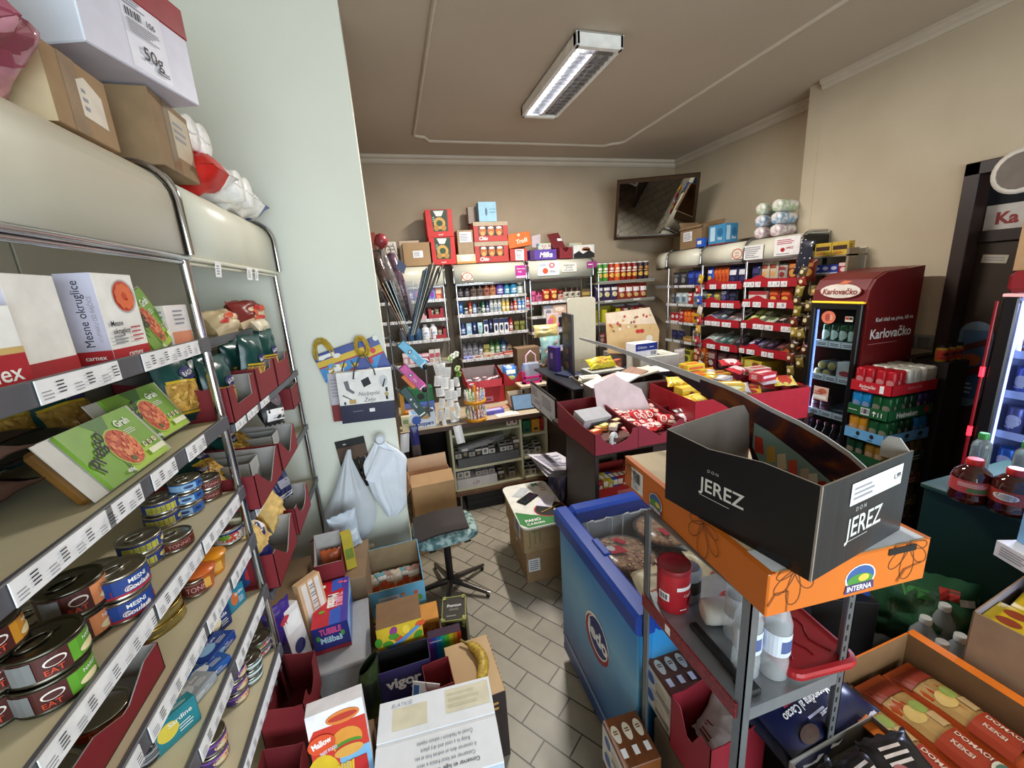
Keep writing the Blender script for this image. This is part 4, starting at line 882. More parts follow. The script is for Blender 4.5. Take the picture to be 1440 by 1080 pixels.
b=MB();a,c=at(585,395,Y=YR+.16),at(580,450,Y=YR+.16);b.M=Mx.Translation(c);b.grid(lambda u,v:((u-.5)*(.05+.17*v),.03*sin(u*7),v*(a.z-c.z)),10,8,clear('#f4f2f0',.15,.55));one(b,'clear_sleeve','clear plastic sleeve fanned open between the gift bags','sleeve',Mx())
def gtext(word,ink):
 def e(b,f,L):f.ell(.5,.62,.28,.05,m(ink));f.ell(.5,.62,.16,.03,WHITE);f.txt(word,.5,.4,.055,WHITE,.16,rot=-pi/2);f.rect(.1,.06,.9,.1,WHITE)
 return e
for i,(a,c,col,wd,ds)in enumerate((((563,482),(597,514),'#5fb0d8','Grip','light blue slanted pack, upper of the boxed packs in the tube rack'),((565,515),(596,546),'#c84a9a','Grip','pink slanted pack below the light blue one'),((566,528),(583,545),'#d8702e','','orange slanted pack edge under the pink one'),((566,546),(596,584),'#2a4a48','Knife','dark green slanted pack, lowest in the tube rack'))):
 p,q=at(*a,Y=YR+.0),at(*c,Y=YR+.0);slab(q,p,.05,.058 if i!=2 else.03,col,'hanging_pack',ds,'pack',None,extra=gtext(wd,'#1d2550')if wd else None)
for i,(px,py)in enumerate(((598,516),(597,548))):
 b=MB();b.lathe([(.001,-.02),(.016,-.012),(.018,.01),(.008,.02)],BLACK,10);one(b,'rubber_tip',f'black round stopper at the {("upper", "lower")[i]} slanted pack end','stopper',TR(at(px,py,Y=YR-.03)))
rr=random.Random(4);pb=at(625,515,Y=3.14)
b=MB();ZNS=at(628,512,Y=3.36).z;b.box(-.004,.004,-.004,.004,.85-ZNS,.08,GT);b.box(-.05,.13,-.03,.04,.836-ZNS,.85-ZNS,GT);one(b,'note_stand','thin metal stand behind the pinned paper slips on the counter','stand',TR(V((.32,3.36,ZNS))))
sl=[(613,512,.05,.1),(622,510,.05,.12),(630,516,.05,.1),(616,528,.06,.09),(626,530,.06,.1),(634,533,.05,.09),(641,530,.04,.08),(618,545,.07,.07),(630,548,.06,.08),(639,549,.06,.09),(645,545,.035,.08),(622,560,.05,.08),(633,562,.055,.06),(641,566,.04,.07),(620,576,.045,.1),(629,572,.04,.11),(636,578,.05,.09),(644,572,.035,.09),(624,590,.035,.06),(640,585,.05,.05)]
for i,(px,py,w_,h_)in enumerate(sl):
 b=MB();c=rr.uniform(-.02,.02);k=rr.uniform(.004,.016);tint=rr.choice(['#efeae6','#e9e2dc','#f2eee9','#e2dcd4'])
 b.grid(lambda u,v:((u-.5)*w_,-k*sin(u*3.1)-c*v*v,-v*h_),5,6,m(tint,.7,var=.04));b.grid(lambda u,v:((u-.5)*w_,.001-k*sin(u*3.1)-c*v*v,-v*h_),5,6,m(tint,.7,var=.04),flip=True)
 f=Fc(b,lambda u,v,e:((u-.5)*w_,-k*sin(u*3.1)-c*(1-v)**2-e,-(1-v)*h_),w_,h_,4,1);f.lines(.15,.15,.85,.85,5,m('#b0aab0'),.25)
 one(b,'receipt','white paper slip pinned in the bunch on the counter stand','receipt',TR(at(px,py,Y=3.335-.006*(i%7)),rr.uniform(-.3,.3),0,rr.uniform(-.2,.2)),'pinned paper slips')
for i,(px,py,g)in enumerate(((636,503,0),(641,500,0),(633,506,1),(643,520,1),(645,528,2))):
 b=MB();c1=('#e9ead8','#b9c88a','#6f8a3a')[g]
 for k in range(9):
  a=k*.7;b.M=TR((.014*cos(a),-.006*(k%3),.014*sin(a)),a,.6);b.lathe([(.001,0),(.012,.008),(.009,.02),(.001,.026)],m(c1,.6,var=.15),8)
 b.M=Mx();b.tube([(0,0,0),(.005,.01,-.06)],.002,m('#4f6a2a'),5);one(b,'artificial_flower',f'{("white", "pale green", "green")[g]} artificial flower, {ORD[i]} of those stuck in the paper slips','flower',TR(at(px,py,Y=3.30)),'artificial flowers')
def FB(lx,ly,rx,ry,Y,d,name,label,cat,mt,art=None,z0=0,yaw=None,bev=.002,group=None):
 p,q=at(lx,ly,Y=Y),at(rx,ry,Y=Y);w=abs(q.x-p.x);h=(p.z+q.z)/2-z0
 return one(bx(w,d,h,mt,art,bev),name,label,cat,TR(((p.x+q.x)/2,Y+d/2,z0),0 if yaw is None else yaw),group)
def wcarton():
 w,d,h=.40,.30,.5;b=MB();mt=m('#e2e6ec',.55,var=.03);b.box(-w/2,w/2,-d/2,d/2,0,h-.004,mt,.003,mats={'f':m('#b9c8da',.5)})
 t=b.face('t',-w/2,w/2,-d/2,d/2,0,h-.002)
 for y0,y1 in((-d/2,-.004),(.008,d/2)):b.box(-w/2,w/2,y0,y1,h-.005,h,mt,.001)
 t=b.face('t',-w/2,w/2,-d/2,d/2,0,h);TP=m('#d6d0b8',.3)
 t.rect(.12,.62,.42,.88,TP);t.rect(.58,.66,.98,.95,TP);t.lines(.6,.7,.95,.92,3,m('#c2bca2'));t.txt('SLATKIŠI',.2,.92,.045,m('#8a90a0'),.3,bold=-.005,shear=.2)
 for i,s in enumerate(('Conservar en lugar fresco y seco.','Conservar em local fresco e seco','A conserver dans un endroit frais et sec.','Keep in a cool and dry place','Čuvati na hladnom i suhom mjestu')):t.txt(s,.56,.1+.075*i,.04,INK if i==0 else m('#5a6068'),(.52,.46,.5,.4,.46)[i],rot=pi,bold=.01 if i==0 else 0)
 f=b.face('f',-w/2,w/2,-d/2,d/2,0,h);f.rect(.0,.0,1,.86,m('#8fa8c8'));f.txt('STAR',.5,.68,.06,m('#2a4a9a'),.3,bold=.03);f.txt('MAX',.78,.7,.06,m('#d86a2a'),.24,bold=.03);f.ell(.64,.7,.05,.04,m('#6a9a3a'));f.lines(.4,.78,.7,.82,2,m('#4a5a7a'))
 r=b.face('r',-w/2,w/2,-d/2,d/2,0,h);r.lines(.1,.1,.9,.8,5,m('#b9c4d2'))
 return b
one(wcarton(),'carton','white carton with upside down storage instructions, nearest on the floor at bottom','carton',TR((-.030,1.123,0),R(-3.4)))
def bananabox():
 w,d,h=.205,.30,.345;b=MB();b.box(-w/2,w/2,-d/2,d/2,0,h,m('#2a201e',.5,var=.3),.002,mats={'t':CARDL})
 f=b.face('f',-w/2,w/2,-d/2,d/2,0,h);r=b.face('r',-w/2,w/2,-d/2,d/2,0,h)
 for q in(f,r):q.ell(.5,.5,.3,.18,m('#6a4a2a'));q.lines(.15,.75,.85,.9,2,m('#b98a4a'))
 for k in range(12):b.box(w/2-.001,w/2+.003,-d/2+.02+k*.024,-d/2+.028+k*.024,h-.003,h+.001,CARDL)
 return b
one(bananabox(),'carton','brown topped dark carton carrying a banana, right of the white carton','carton',TR((.142,1.455,0),.04))
b=MB();pts=[];rad=[]
for k in range(13):
 t=k/12;a=-.95+1.75*t;pts.append((.135*cos(a)-.10,.135*sin(a)+.01,.019));rad.append(.021*(1-abs(2*t-1)**4)**.5*(.85+.15*sin(t*pi))+.004)
BAN=m('#a8862c',.5,var=0,sc=55,h2='#c9ab48',bump=.05)
b.tube(pts,rad,BAN,7);o=one(b,'banana','ripe yellow banana with brown specks lying on the brown carton','banana',TR((.155,1.46,.3455),.1))
b=MB();e=V(pts[-1]);b.tube([tuple(e),tuple(e+V((-.012,.018,.002))),tuple(e+V((-.022,.03,.003)))],[.007,.005,.006],m('#7a6a2a',.6),7);part(b,'stem',o)
b=MB();e=V(pts[0]);b.tube([tuple(e),tuple(e+V((-.008,-.008,-.002)))],[.006,.003],BLACK,7);part(b,'tip',o)
def vigor():
 w,d,h=.215,.11,.465;b=carton(w,d,h,m('#2b2350',.45),flaps={},inner=m('#121013',.7));f=b.face('f',-w/2,w/2,-d/2,d/2,0,h)
 f.txt('vigor',.46,.86,.10,WHITE,.82,bold=.035);f.txt('VODKA',.74,.765,.035,WHITE,.34,bold=.02);f.rect(.06,.45,.5,.68,m('#4a3050'));f.lines(.1,.5,.45,.64,4,m('#7a6a8a'));return b
one(vigor(),'carton','dark purple open carton lettered in white, behind the white carton','carton',TR((-.135,1.50,0),.03))
b=tray(.11,.1,.15,.12,.08,REDT,None,None);one(b,'display_tray','empty dark red tray in front of the purple carton','display tray',TR((.0,1.345,.30),.1))
b=carton(.16,.12,.298,CARDD,tape=False);one(b,'carton','small hidden brown carton holding up the dark red tray and leaflet','carton',TR((-.02,1.395,0),0))
b=MB();b.box(-.055,.055,-.002,.002,0,.13,PAPER);f=b.face('f',-.055,.055,-.002,.002,0,.13);f.rect(.05,.1,.25,.9,m('#3a6ab0'));f.rect(.4,.2,.9,.7,m('#b9a8a0'));f.ell(.6,.45,.2,.18,m('#a03038'))
one(b,'leaflet','small white blue and red leaflet leaning before the purple carton','leaflet',TR((-.075,1.36,.2995),-.35,-.2,.1))
def nocco(w,d,h):
 b=MB();b.box(-w/2,w/2,-d/2,d/2,0,h,m('#7a5a3a',.6),.002);f=b.face('f',-w/2,w/2,-d/2,d/2,0,h)
 f.rect(0,.62,1,1,m('#7a7aa8'));f.rect(0,.55,1,.82,m('#9a8a9a'));f.poly([(0,.55),(0,.75),(.5,.62),(1,.7),(1,.55)],m('#8a6a5a'));f.rect(0,.8,1,1,m('#c9a82a'));rr=random.Random(2)
 for i in range(9):f.ell(rr.random(),.84+.12*rr.random(),.12,.03,rr.choice([m('#c8522a'),m('#4a8a2a'),m('#e0c040'),m('#8a3a7a')]),10,rot=rr.random()*3)
 f.poly([(.1,.78),(.5,.82),(.95,.93),(.9,.95),(.5,.86),(.1,.8)],m('#5a8ac8'));f.txt('NOCCO',.5,.64,.085,m('#c8b8b0'),.86,bold=.02);f.txt('2',.85,.69,.05,WHITE);return b
p,q=at(527,886,Y=1.585),at(592,871,Y=1.585);one(nocco(abs(q.x-p.x),.16,(p.z+q.z)/2),'carton','brown carton with fruit and lightning print, lettered NOCCO, behind the purple one','carton',TR(((p.x+q.x)/2,1.668,0),.03))
def bluecarton(w,d,h):
 SK=m('#5aa0c8',.4);b=tray(w,d,h+.10,h,h,SK,m('#8a7658',.8),None,t=.004);b.v=[(x,y-d/2,z)for x,y,z in b.v]
 f=b.face('f',-w/2,w/2,-d/2,d/2,0,h);NB=m('#1f2f6a');f.rect(0,.45,1,1,m('#6ab2d6'));f.rect(.0,.5,.7,.58,NB);f.txt('Domaćica',.42,.78,.1,NB,.6,bold=.04);f.rect(.2,.6,.55,.9,m('#c9d2d8'));f.lines(.22,.62,.54,.88,6,m('#9aa4b0'))
 for cx,cy,c1,rr_ in((.66,.72,'#a8432a',.05),(.72,.8,'#d89a4a',.035),(.8,.68,'#b8382a',.045),(.62,.88,'#d8803a',.03),(.9,.78,'#5a9a3a',.04),(.84,.86,'#d8603a',.035),(.08,.62,'#d8c04a',.03)):f.ell(cx,cy,rr_,rr_*1.0,m(c1),12)
 f.lines(.05,.51,.65,.57,1,WHITE)
 return b
p,q=at(514,849,Y=1.97),at(597,833,Y=1.97);w_=abs(q.x-p.x)
one(bluecarton(w_,.24,.43),'carton','open light blue biscuit carton with pasted paper label, by the pillar foot','carton',TR(((p.x+q.x)/2,2.10,0),.04))
for i in range(6):
 thing(('wrp',i%3),lambda:pouch(.09,.12,.03,('#c9b9a0','#6aa0a8','#b98a7a')[i%3],'#f0e8e0','#c8502a',i),'biscuit_packet',f'small biscuit packet, {ORD[i]} from the left inside the light blue carton','packet',TR(((p.x+q.x)/2-.105+.042*i,2.14,.29),.2*(i%2),-.25),'packets in the light blue carton')
b=carton(.2,.18,.288,CARDD,tape=False);one(b,'carton','inner brown carton under the packets in the light blue box','carton',TR(((p.x+q.x)/2,2.10,.0021),.04))
def ob(F):f=F('f');f.rect(.1,.75,.35,.86,m('#c8402a'));f.poly([(.55,.8),(.68,.8),(.62,.74)],BLACK);f.rect(.78,.76,.95,.9,m('#b86a2a'))
FB(590,874,617,868,1.82,.12,'carton','orange carton between the fruit print carton and the black and gold one','carton',m('#cc8a3a',.5),ob)
def prem(F):
 G=m('#a8a860',.4,.3)
 for k in 'tfr':
  t=F(k);rr=random.Random(3)
  for(u0,v0,u1,v1)in((0,0,1,.03),(0,.97,1,1),(0,0,.03,1),(.97,0,1,1)):t.rect(u0,v0,u1,v1,G)
  for c in((0,0),(1,0),(0,1),(1,1)):
   for i in range(6):t.ell(abs(c[0]-.13*rr.random()),abs(c[1]-.12*rr.random()),.05,.035,G,7,rot=rr.random()*3)
 F('t').txt('Premium',.5,.62,.12,PAPER,.6,shear=.2);F('t').lines(.3,.4,.7,.5,2,m('#8a8a80'));F('t').lines(.2,.15,.8,.25,1,m('#8a8a80'));F('f').txt('Premium',.5,.9,.05,m('#8a8a70'),.5,shear=.2)
one(bx(.125,.17,.30,m('#3a382f',.4),prem),'carton','black carton with gold leaf border and white script beside the stool foot','carton',TR((.118,1.875,0),-.16))
def rain(F):
 f=F('f');cs=('#8a3ab0','#4a5ae0','#2a9ae0','#2ac8b0','#6ad040','#d8d830','#e89a2a','#e0502a')
 for i,c in enumerate(cs):f.rect(i/8,.62,(i+1)/8,1,m(c,.35))
 f.rect(0,.0,1,.62,m('#7a7a2a'));f.ell(.7,.45,.2,.12,m('#3a2a3a'));f.ell(.25,.5,.15,.1,m('#a0a038'));f.lines(.05,.92,.6,.97,1,WHITE)
FB(601,899,648,887,1.665,.05,'carton','thin rainbow striped box left behind the banana carton','box',m('#3a2038',.4),rain)
def clearbox():
 mt=m('#c4c6ca',.25,var=.05,alpha=.38);b=MB();w0,d0,w1,d1,h=.085,.15,.11,.18,.30
 for a,c,t in((0,0,0),(.003,.003,0)):
  vs=[(-w0+a,-d0+a,c),(w0-a,-d0+a,c),(w0-a,d0-a,c),(-w0+a,d0-a,c),(-w1+a,-d1+a,h),(w1-a,-d1+a,h),(w1-a,d1-a,h),(-w1+a,d1-a,h)]
  fs=[(0,1,5,4),(1,2,6,5),(2,3,7,6),(3,0,4,7),(3,2,1,0)];b.add(vs,fs if a==0 else[f[::-1]for f in fs],mt)
 l=MB();l.box(-w1-.008,w1+.008,-d1-.008,d1+.008,h-.012,h+.006,m('#d0d2d6',.3,alpha=.45),.004);return[('',b),('box_lid',l)]
one(carton(.22,.40,.148,CARDD,tape=False),'carton','dark low carton under the clear storage box','carton',TR((-.39,1.73,0)))
thing(None,clearbox,'storage_box','clear plastic storage box under the red and blue gum carton','storage box',TR((-.40,1.73,.149),.08))
def gum(F):
 BL=m('#3a5ab8',.35)
 t=F('t');t.rect(0,0,.48,1,m('#b8202c',.35));t.rect(.48,0,.8,1,BL);t.rect(.8,0,1,1,m('#4a3a98',.35));t.poly([(.48,.3),(.85,.35),(.85,.75),(.48,.7)],m('#b8202c',.35));t.txt('Mišbaš',.55,.5,.14,WHITE,.3,rot=-pi/2,bold=.04);t.txt('TUBBLE',.74,.5,.09,m('#e0a0b8'),.3,rot=-pi/2,bold=.04);t.ell(.2,.72,.1,.035,m('#e0b02a'));t.ell(.25,.3,.09,.03,m('#6a9a2a'));t.ell(.75,.9,.08,.03,m('#d8506a'));t.ell(.9,.88,.06,.025,m('#d8709a'));t.lines(.08,.8,.4,.95,1,WHITE)
 f=F('f');f.rect(0,.15,1,1,m('#2a2f78',.35));f.txt('TUBBLE',.5,.8,.22,m('#d8508a'),.6,bold=.04);f.txt('Mišbaš',.5,.48,.22,m('#b8d8e8'),.6,bold=.03);f.ell(.15,.6,.06,.1,m('#4a9a4a'));f.ell(.82,.6,.06,.1,m('#4a9a4a'));f.rect(0,0,1,.15,m('#8a2430'))
 r=F('r');r.rect(0,0,1,1,m('#4a6ab8',.35));r.poly([(0,.2),(.5,.7),(1,.4),(1,1),(0,1)],m('#8ab0d8'))
one(bx(.145,.30,.13,m('#3a5ab8',.35),gum),'carton','red and blue printed chewing gum carton on the clear storage box','carton',TR((-.435,1.79,.456),.07))
b=MB();
def bb(u,v,e=0):
 a=2*pi*u;r=1-.25*v;return((.05-e)*cos(a)*r+.02*v*v,(.035-e)*sin(a)*r*(1-.0*v)-.03*v,v*.26+.05*v*cos(a)*.6)
b.grid(lambda u,v:bb(u,v),20,12,m('#1a201a',.3,h2='#3c4a22',sc=9,var=0));b.grid(lambda u,v:bb(u,v,.004),20,12,m('#20301c',.4),flip=True)
one(b,'paper_bag','black and green tall bag standing open left of the purple carton','bag',TR((-.285,1.44,.30),.2))
one(carton(.12,.12,.298,CARDD,tape=False),'carton','dark small carton under the black and green bag','carton',TR((-.29,1.45,0)))
def mallow(F):
 f=F('f');f.rect(0,0,1,1,m('#e8e6ea'));f.poly([(0,.1),(1,.25),(1,.78),(.1,.8),(0,.7)],m('#c8382a'));f.rect(.45,.0,1,.4,m('#7ab0d8'));f.ell(.15,.18,.3,.3,m('#d8b62a'))
 f.ell(.62,.55,.28,.16,m('#d8923a'));f.ell(.64,.5,.24,.05,m('#4a8a2a'));f.ell(.64,.46,.24,.05,m('#b8302a'));f.ell(.63,.41,.26,.07,m('#d8a04a'));f.ell(.62,.86,.3,.08,m('#d8803a'));f.ell(.62,.86,.26,.04,m('#b83a2a'))
 f.rect(.6,.08,.92,.28,m('#c02a2a'))
 for i in range(6):f.poly([(.36+.05*i,.05),(.4+.05*i,.05),(.44+.05*i,.27+.02*(i%2)),(.4+.05*i,.28)],m('#e0b83a'))
 f.ell(.2,.62,.24,.12,m('#d8502a'));f.txt('Mallow',.2,.64,.07,WHITE,.34,rot=.2,bold=.04);f.txt('FAST FOOD',.3,.52,.04,m('#d8d8e8'),.3,rot=.2,bold=.03)
one(bx(.165,.055,.27,m('#e8e6ea',.4),mallow),'carton','marshmallow box with fast food pictures leaning left of the white carton','box',TR((-.325,1.125,.445),.10,-.12))
one(carton(.17,.24,.44,CARDD,tape=False),'carton','dark carton under the marshmallow box','carton',TR((-.335,1.17,0)))
red_tray(0,TR((-.455,1.385,.446),pi/2),.225,.14,.19,.165,.10,'empty dark red tray overhanging at the foot of near bay','c',.5,mi=REDTI)
red_tray(0,TR((-.452,1.08,.446),pi/2),.25,.12,.11,.09,.06,'dark red tray at the bottom picture edge left of the marshmallow box','v',mi=REDTI)
def hand(F):
 f=F('f')
 for u in(.12,.4,.68):f.rect(u,.03,u+.22,.97,m('#d8d0c8'))
 for j in range(7):f.lines(.42,.05+.13*j,.62,.14+.13*j,2,m('#6a6a78'),.3)
 f.rect(.34,.0,.39,1,m('#c09060'));f.rect(.63,0,.67,1,m('#c09060'))
one(carton(.38,.32,.40,CARDD,tape=False),'carton','dark carton on the plinth of far bay holding upright boxes','carton',TR((-.76,2.05,.162),pi/2))
WB=m('#ddd6d2',.5)
one(bx(.11,.04,.29,m('#c9a27a',.7),hand),'carton','narrow brown and white carton with handwritten strips beside the chrome post','carton',TR((-.495,1.76,.451),pi/2-.75,-.10))
def ws(F):F('f').ell(.5,.3,.3,.12,m('#3a3a6a'));F('f').rect(.1,.6,.9,.9,WHITE);F('l').rect(0,0,1,1,m('#4a2a7a'))
one(bx(.09,.04,.26,WB,ws),'carton','white carton with oval blue emblem leaning behind the chrome post','carton',TR((-.555,1.64,.453),pi/2-.55,-.10))
b,f=bag(.13,.2,.05,m('#3f2a78',.3,var=.2),51);f.ell(.6,.6,.2,.1,m('#c03a4a'));one(b,'chocolate_bag','purple packet standing behind the white emblem carton','bag',TR((-.60,1.62,.56),pi/2-.6))
one(carton(.075,.30,.288,CARDD,tape=False),'carton','dark carton under the handwritten and emblem cartons','carton',TR((-.556,1.68,.162),0))
red_tray(0,TR((-.46,1.96,.56),.05),.13,.14,.20,.11,.10,'tall dark red tray with candy near the pillar foot',None)
b,f=bag(.10,.10,.03,m('#a8502a',.3,var=.3),53);one(b,'candy_bag','orange candy bag inside the tall dark red tray','bag',TR((-.46,2.04,.59),0,-.2))
b,f=bag(.16,.22,.05,m('#a8b4c0',.3,var=.2),54);f.rect(.1,.2,.9,.5,m('#c8d4dc'));one(b,'film_pack','pale blue film pack beside the far chrome post','pack',TR((-.40,2.22,.56),.5,-.1))
one(bx(.05,.05,.20,m('#a8962a',.5),lambda F:F('f').rect(.1,.3,.9,.6,m('#6a7a2a'))),'carton','yellow and green narrow carton behind the gum carton','carton',TR((-.375,2.06,.56),.3))
one(carton(.24,.34,.558,CARDD,tape=False),'carton','dark carton at the pillar foot under the tall red tray','carton',TR((-.42,2.12,0)))
def stool():
 r=emp('stool','swivel stool with teal patterned seat and dark star base near the pillar','stool',TR((.150,2.385,0),.12))
 b=MB();w,d=.20,.155
 def rr(u,k,z):
  a=2*pi*u;c,s=cos(a),sin(a);n=4;q=(abs(c)**n+abs(s)**n)**(-1/n);return(w*k*c*q,d*k*s*q,z)
 pr=[(.90,.42),(.99,.43),(1.0,.455),(.97,.478),(.85,.487),(.5,.492),(.02,.493)]
 FAB=m('#4a6a68',.8,var=0,sc=26,h2='#9fb3ae',bump=.2)
 b.grid(lambda u,v:rr(u,*[pr[min(6,int(v*6))][k]+(pr[min(6,int(v*6)+1)][k]-pr[min(6,int(v*6))][k])*(v*6-int(v*6))for k in(0,1)]),36,6,FAB);part(b,'seat',r)
 b=MB();b.box(-.14,.14,-.10,.10,.405,.422,BLACK,.004);part(b,'seat_plate',r)
 for s in(-1,1):b=MB();b.box(s*.11-.02,s*.11+.02,-.13,-.10,.40,.42,BLACK,.003);part(b,'bracket',r)
 b=MB();b.lathe([(.024,.06),(.024,.41)],m('#2a2422',.4,.4),14);part(b,'column',r)
 for k,a in enumerate((-.72,.35,1.75,3.0,4.35)):
  b=MB();b.M=Mx.Rotation(a,4,'Z');b.tube([(0,0,.075),(.06,0,.07),(.27,0,.03)],[.022,.02,.012],m('#57504b',.3,.7),8);f=MB();f.M=b.M;f.tube([(.26,0,.032),(.275,0,.028)],.013,CHROME,8)
  l=part(b,'leg',r);part(f,'end_cap',l)
  g=MB();g.M=b.M;g.lathe([(.012,0),(.013,.02)],BLACK,8);g.v=[(x+.262*cos(a),y+.262*sin(a),z)for x,y,z in g.v];part(g,'foot',l)
 return r
stool()
b=MB();fo=lambda u,v,e:((u-.5)*.33+.02*(v-.5),(v-.5)*.27,e+.016*sin(u*3.1)+.02*max(0,.25-v)*4*(.4+u)*.6+.004)
b.grid(lambda u,v:fo(u,v,.006),12,10,m('#2e2725',.55,var=.1));b.grid(lambda u,v:fo(u,v,0),12,10,m('#2e2725',.55,var=.1),flip=True)
one(b,'folder','dark brown floppy folder lying on the stool seat','folder',TR((.125,2.37,.496),.08,.06))
p,q=at(577,690,Y=2.83),at(638,673,Y=2.83)
one(carton(q.x-p.x,.30,(p.z+q.z)/2,m('#b08a62',.85,var=.05),flaps={'f':(-.75,.62),'b':(.12,.7),'l':(2.6,.4)},inner=m('#d6b090',.85,var=.03)),'carton','open brown carton with raised flaps standing behind the stool','carton',TR(((p.x+q.x)/2,2.99,0),.05))
one(carton(.27,.47,.235,m('#9a7c5a',.85),label=(.05,.35,.3,.4),lab_side='f'),'carton','lower brown carton of the stack between stool and freezer','carton',TR((.785,2.49,0),-.03),'carton stack')
def upper():
 b=carton(.29,.49,.215,m('#a88c68',.85),tape=False,label=(.55,.25,.3,.5),lab_side='l');f=b.face('f',-.145,.145,-.245,.245,0,.215);f.txt('JTI',.25,.5,.45,m('#6a7a4a'),.3,bold=-.01);l=b.face('l',-.145,.145,-.245,.245,0,.215);l.rect(.6,.3,.78,.8,m('#c9d2e0'));l.lines(.62,.35,.76,.75,5,m('#7a8ac0'));return b
one(upper(),'carton','upper brown carton of the stack, under the white and green panel','carton',TR((.782,2.49,.2365),-.03),'carton stack')
def panelboard():
 w,d=.17,.29;n=10;out=[]
 for cx,cy,a0 in((w-.05,d-.05,0),(-w+.05,d-.05,pi/2),(-w+.05,-d+.05,pi),(w-.05,-d+.05,1.5*pi)):out+=[(cx+.05*cos(a0+k*pi/10),cy+.05*sin(a0+k*pi/10))for k in range(6)]
 b=MB();b.panel(out,(0,0,.012),(1,0,0),(0,1,0),.012,m('#e4e2d8',.35),m('#e4e2d8',.35))
 t=b.face('t',-w,w,-d,d,0,.012);G=m('#2f7a3a');t.poly([(.02,.36),(.3,.25),(.98,.06),(.9,.01),(.12,.01),(.01,.1)],G);t.ell(.72,.3,.33,.16,m('#a82a2a'));t.ell(.72,.3,.3,.145,BLACK);t.txt('PANO',.28,.14,.05,WHITE,.3,bold=.03);t.txt('C.A.RHAN',.3,.07,.035,WHITE,.34,bold=.03);t.poly([(.12,.72),(.4,.9),(.62,.84),(.3,.66)],m('#b9bcc0'));t.txt('M',.72,.92,.07,m('#2f8a6a'),.2,bold=.05);t.lines(.78,.72,.96,.95,4,m('#b08a8a'));t.txt('8',.8,.26,.05,WHITE,bold=.03)
 return b
one(panelboard(),'advert_board','white and green rounded advert board lying on the carton stack','board',TR((.785,2.46,.4525),-.03))
b=MB();b.box(-.04,.04,-.08,.08,0,.009,m('#101114',.2),.004);f=b.face('t',-.04,.04,-.08,.08,0,.009);f.rect(.06,.04,.94,.96,m('#1c2026',.08));one(b,'smartphone','black smartphone lying on the white and green board','phone',TR((.755,2.52,.4652),-.95))
b=MB();b.grid(lambda u,v:((u-.5)*.11,(v-.5)*.15,.004+.006*u*v),4,4,m('#e0dcea',.6));b.grid(lambda u,v:((u-.5)*.11,(v-.5)*.15,.003+.006*u*v),4,4,PAPER,flip=True);one(b,'paper_note','lilac white sheet of paper beside the smartphone','paper',TR((.865,2.44,.4652),-.6))
b=MB();b.tube([(-.08,0,.004),(.07,0,.004),(.08,0,.004)],[.0035,.0035,.001],m('#c9a24a'),6);one(b,'pencil','wooden pencil lying before the paper on the board','pencil',TR((.86,2.34,.4652),.35))
YS=4.68;LIPL='#b4afab'
def xb(px,py=420):return at(px,py,Y=YS).x
def alltags(L,n=0):
 rr=random.Random(int(L*100)+n*7);o=[];x=.02
 while x<L-.1:w=rr.choice((.06,.09,.12));o.append((x,min(L-.02,x+w),0));x+=w+rr.choice((.01,.03,.08))
 return o
BXL=.02;BX=[(-.33,.60),(.70,1.545),(1.572,2.40)]
BL=[[1.83,1.62,1.39,1.13],[1.825,1.635,1.40,1.12],[1.715,1.545,1.36,1.13]]
NM=['narrow left bay of back wall shelving with toiletries beside the gift bags','middle bay of back wall shelving with rows of deodorants and creams','right bay of back wall shelving with coffee and sweets behind the counter']
UB=[]
for(x0,x1),lv,nm in zip(BX,BL,NM):
 L=x1-x0;UB.append(shelving('gondola_shelving',nm,TR((x0,YS,0),0),L,.34,lv,1.99,2.205,[.02,L-.02],lipc=LIPL,tags=[alltags(L,i)for i in range(4)],lip_h=.034,tubes=(0,1),backc='#7d7263'))  # darker backc puts the shade inside the bays into the panel colour
for u,(x0,x1)in zip(UB,BX):
 for x in(.0,x1-x0):b=MB();b.lathe([(.001,-.018),(.016,-.01),(.016,.01),(.001,.018)],BLACK,10);part(b,'end_knob',u,TR((x,-.01,1.985)))
def sticker(u,M,w,h,col,fn):
 b=MB();b.box(-w/2,w/2,-.0015,0,-h/2,h/2,m(col,.5));fn(b.face('f',-w/2,w/2,-.0015,0,-h/2,h/2));part(b,'sticker',u,M)
def ring(f):f.ell(.5,.5,.5,.5,m('#c02a2a'));f.ell(.5,.5,.42,.42,CREAM);f.txt('ultra',.5,.6,.18,m('#c02a2a'),.5);f.txt('gros',.5,.36,.18,m('#c02a2a'),.5)
def zc(px,py):p=at(px,py,Y=YS-.004);return p
p=zc(657,389);sticker(UB[1],TR((p.x-BX[1][0],-.011,p.z),0,.0),.12,.085,'#d9d6c4',ring)
p=zc(733,382);sticker(UB[1],TR((p.x-BX[1][0],-.011,p.z)),.14,.14,'#b02a8a',lambda f:(f.txt('Dobre cijene',.5,.75,.11,WHITE,.8),f.txt('Tisak',.35,.5,.11,WHITE,.5),f.rect(0,0,1,.18,m('#e0b8d8'))))
p=zc(771,378);sticker(UB[2],TR((p.x-BX[2][0],-.011,p.z)),.27,.15,'#dfe6ea',lambda f:(f.ell(.35,.35,.13,.22,m('#d8502a')),f.ell(.66,.75,.13,.2,m('#b8202a')),f.ell(.66,.75,.08,.12,WHITE),f.txt('50',.66,.75,.14,m('#b8202a')),f.lines(.05,.7,.4,.85,2,GREYINK),f.lines(.55,.2,.9,.4,3,GREYINK)))
p=zc(800,376);sticker(UB[2],TR((p.x-BX[2][0],-.011,p.z)),.19,.10,'#e4e0d6',lambda f:(f.txt('ZABRANJENO',.5,.75,.16,INK,.8),f.txt('JE PUŠITI',.5,.48,.16,INK,.7),f.lines(.15,.1,.8,.3,2,GREYINK)))
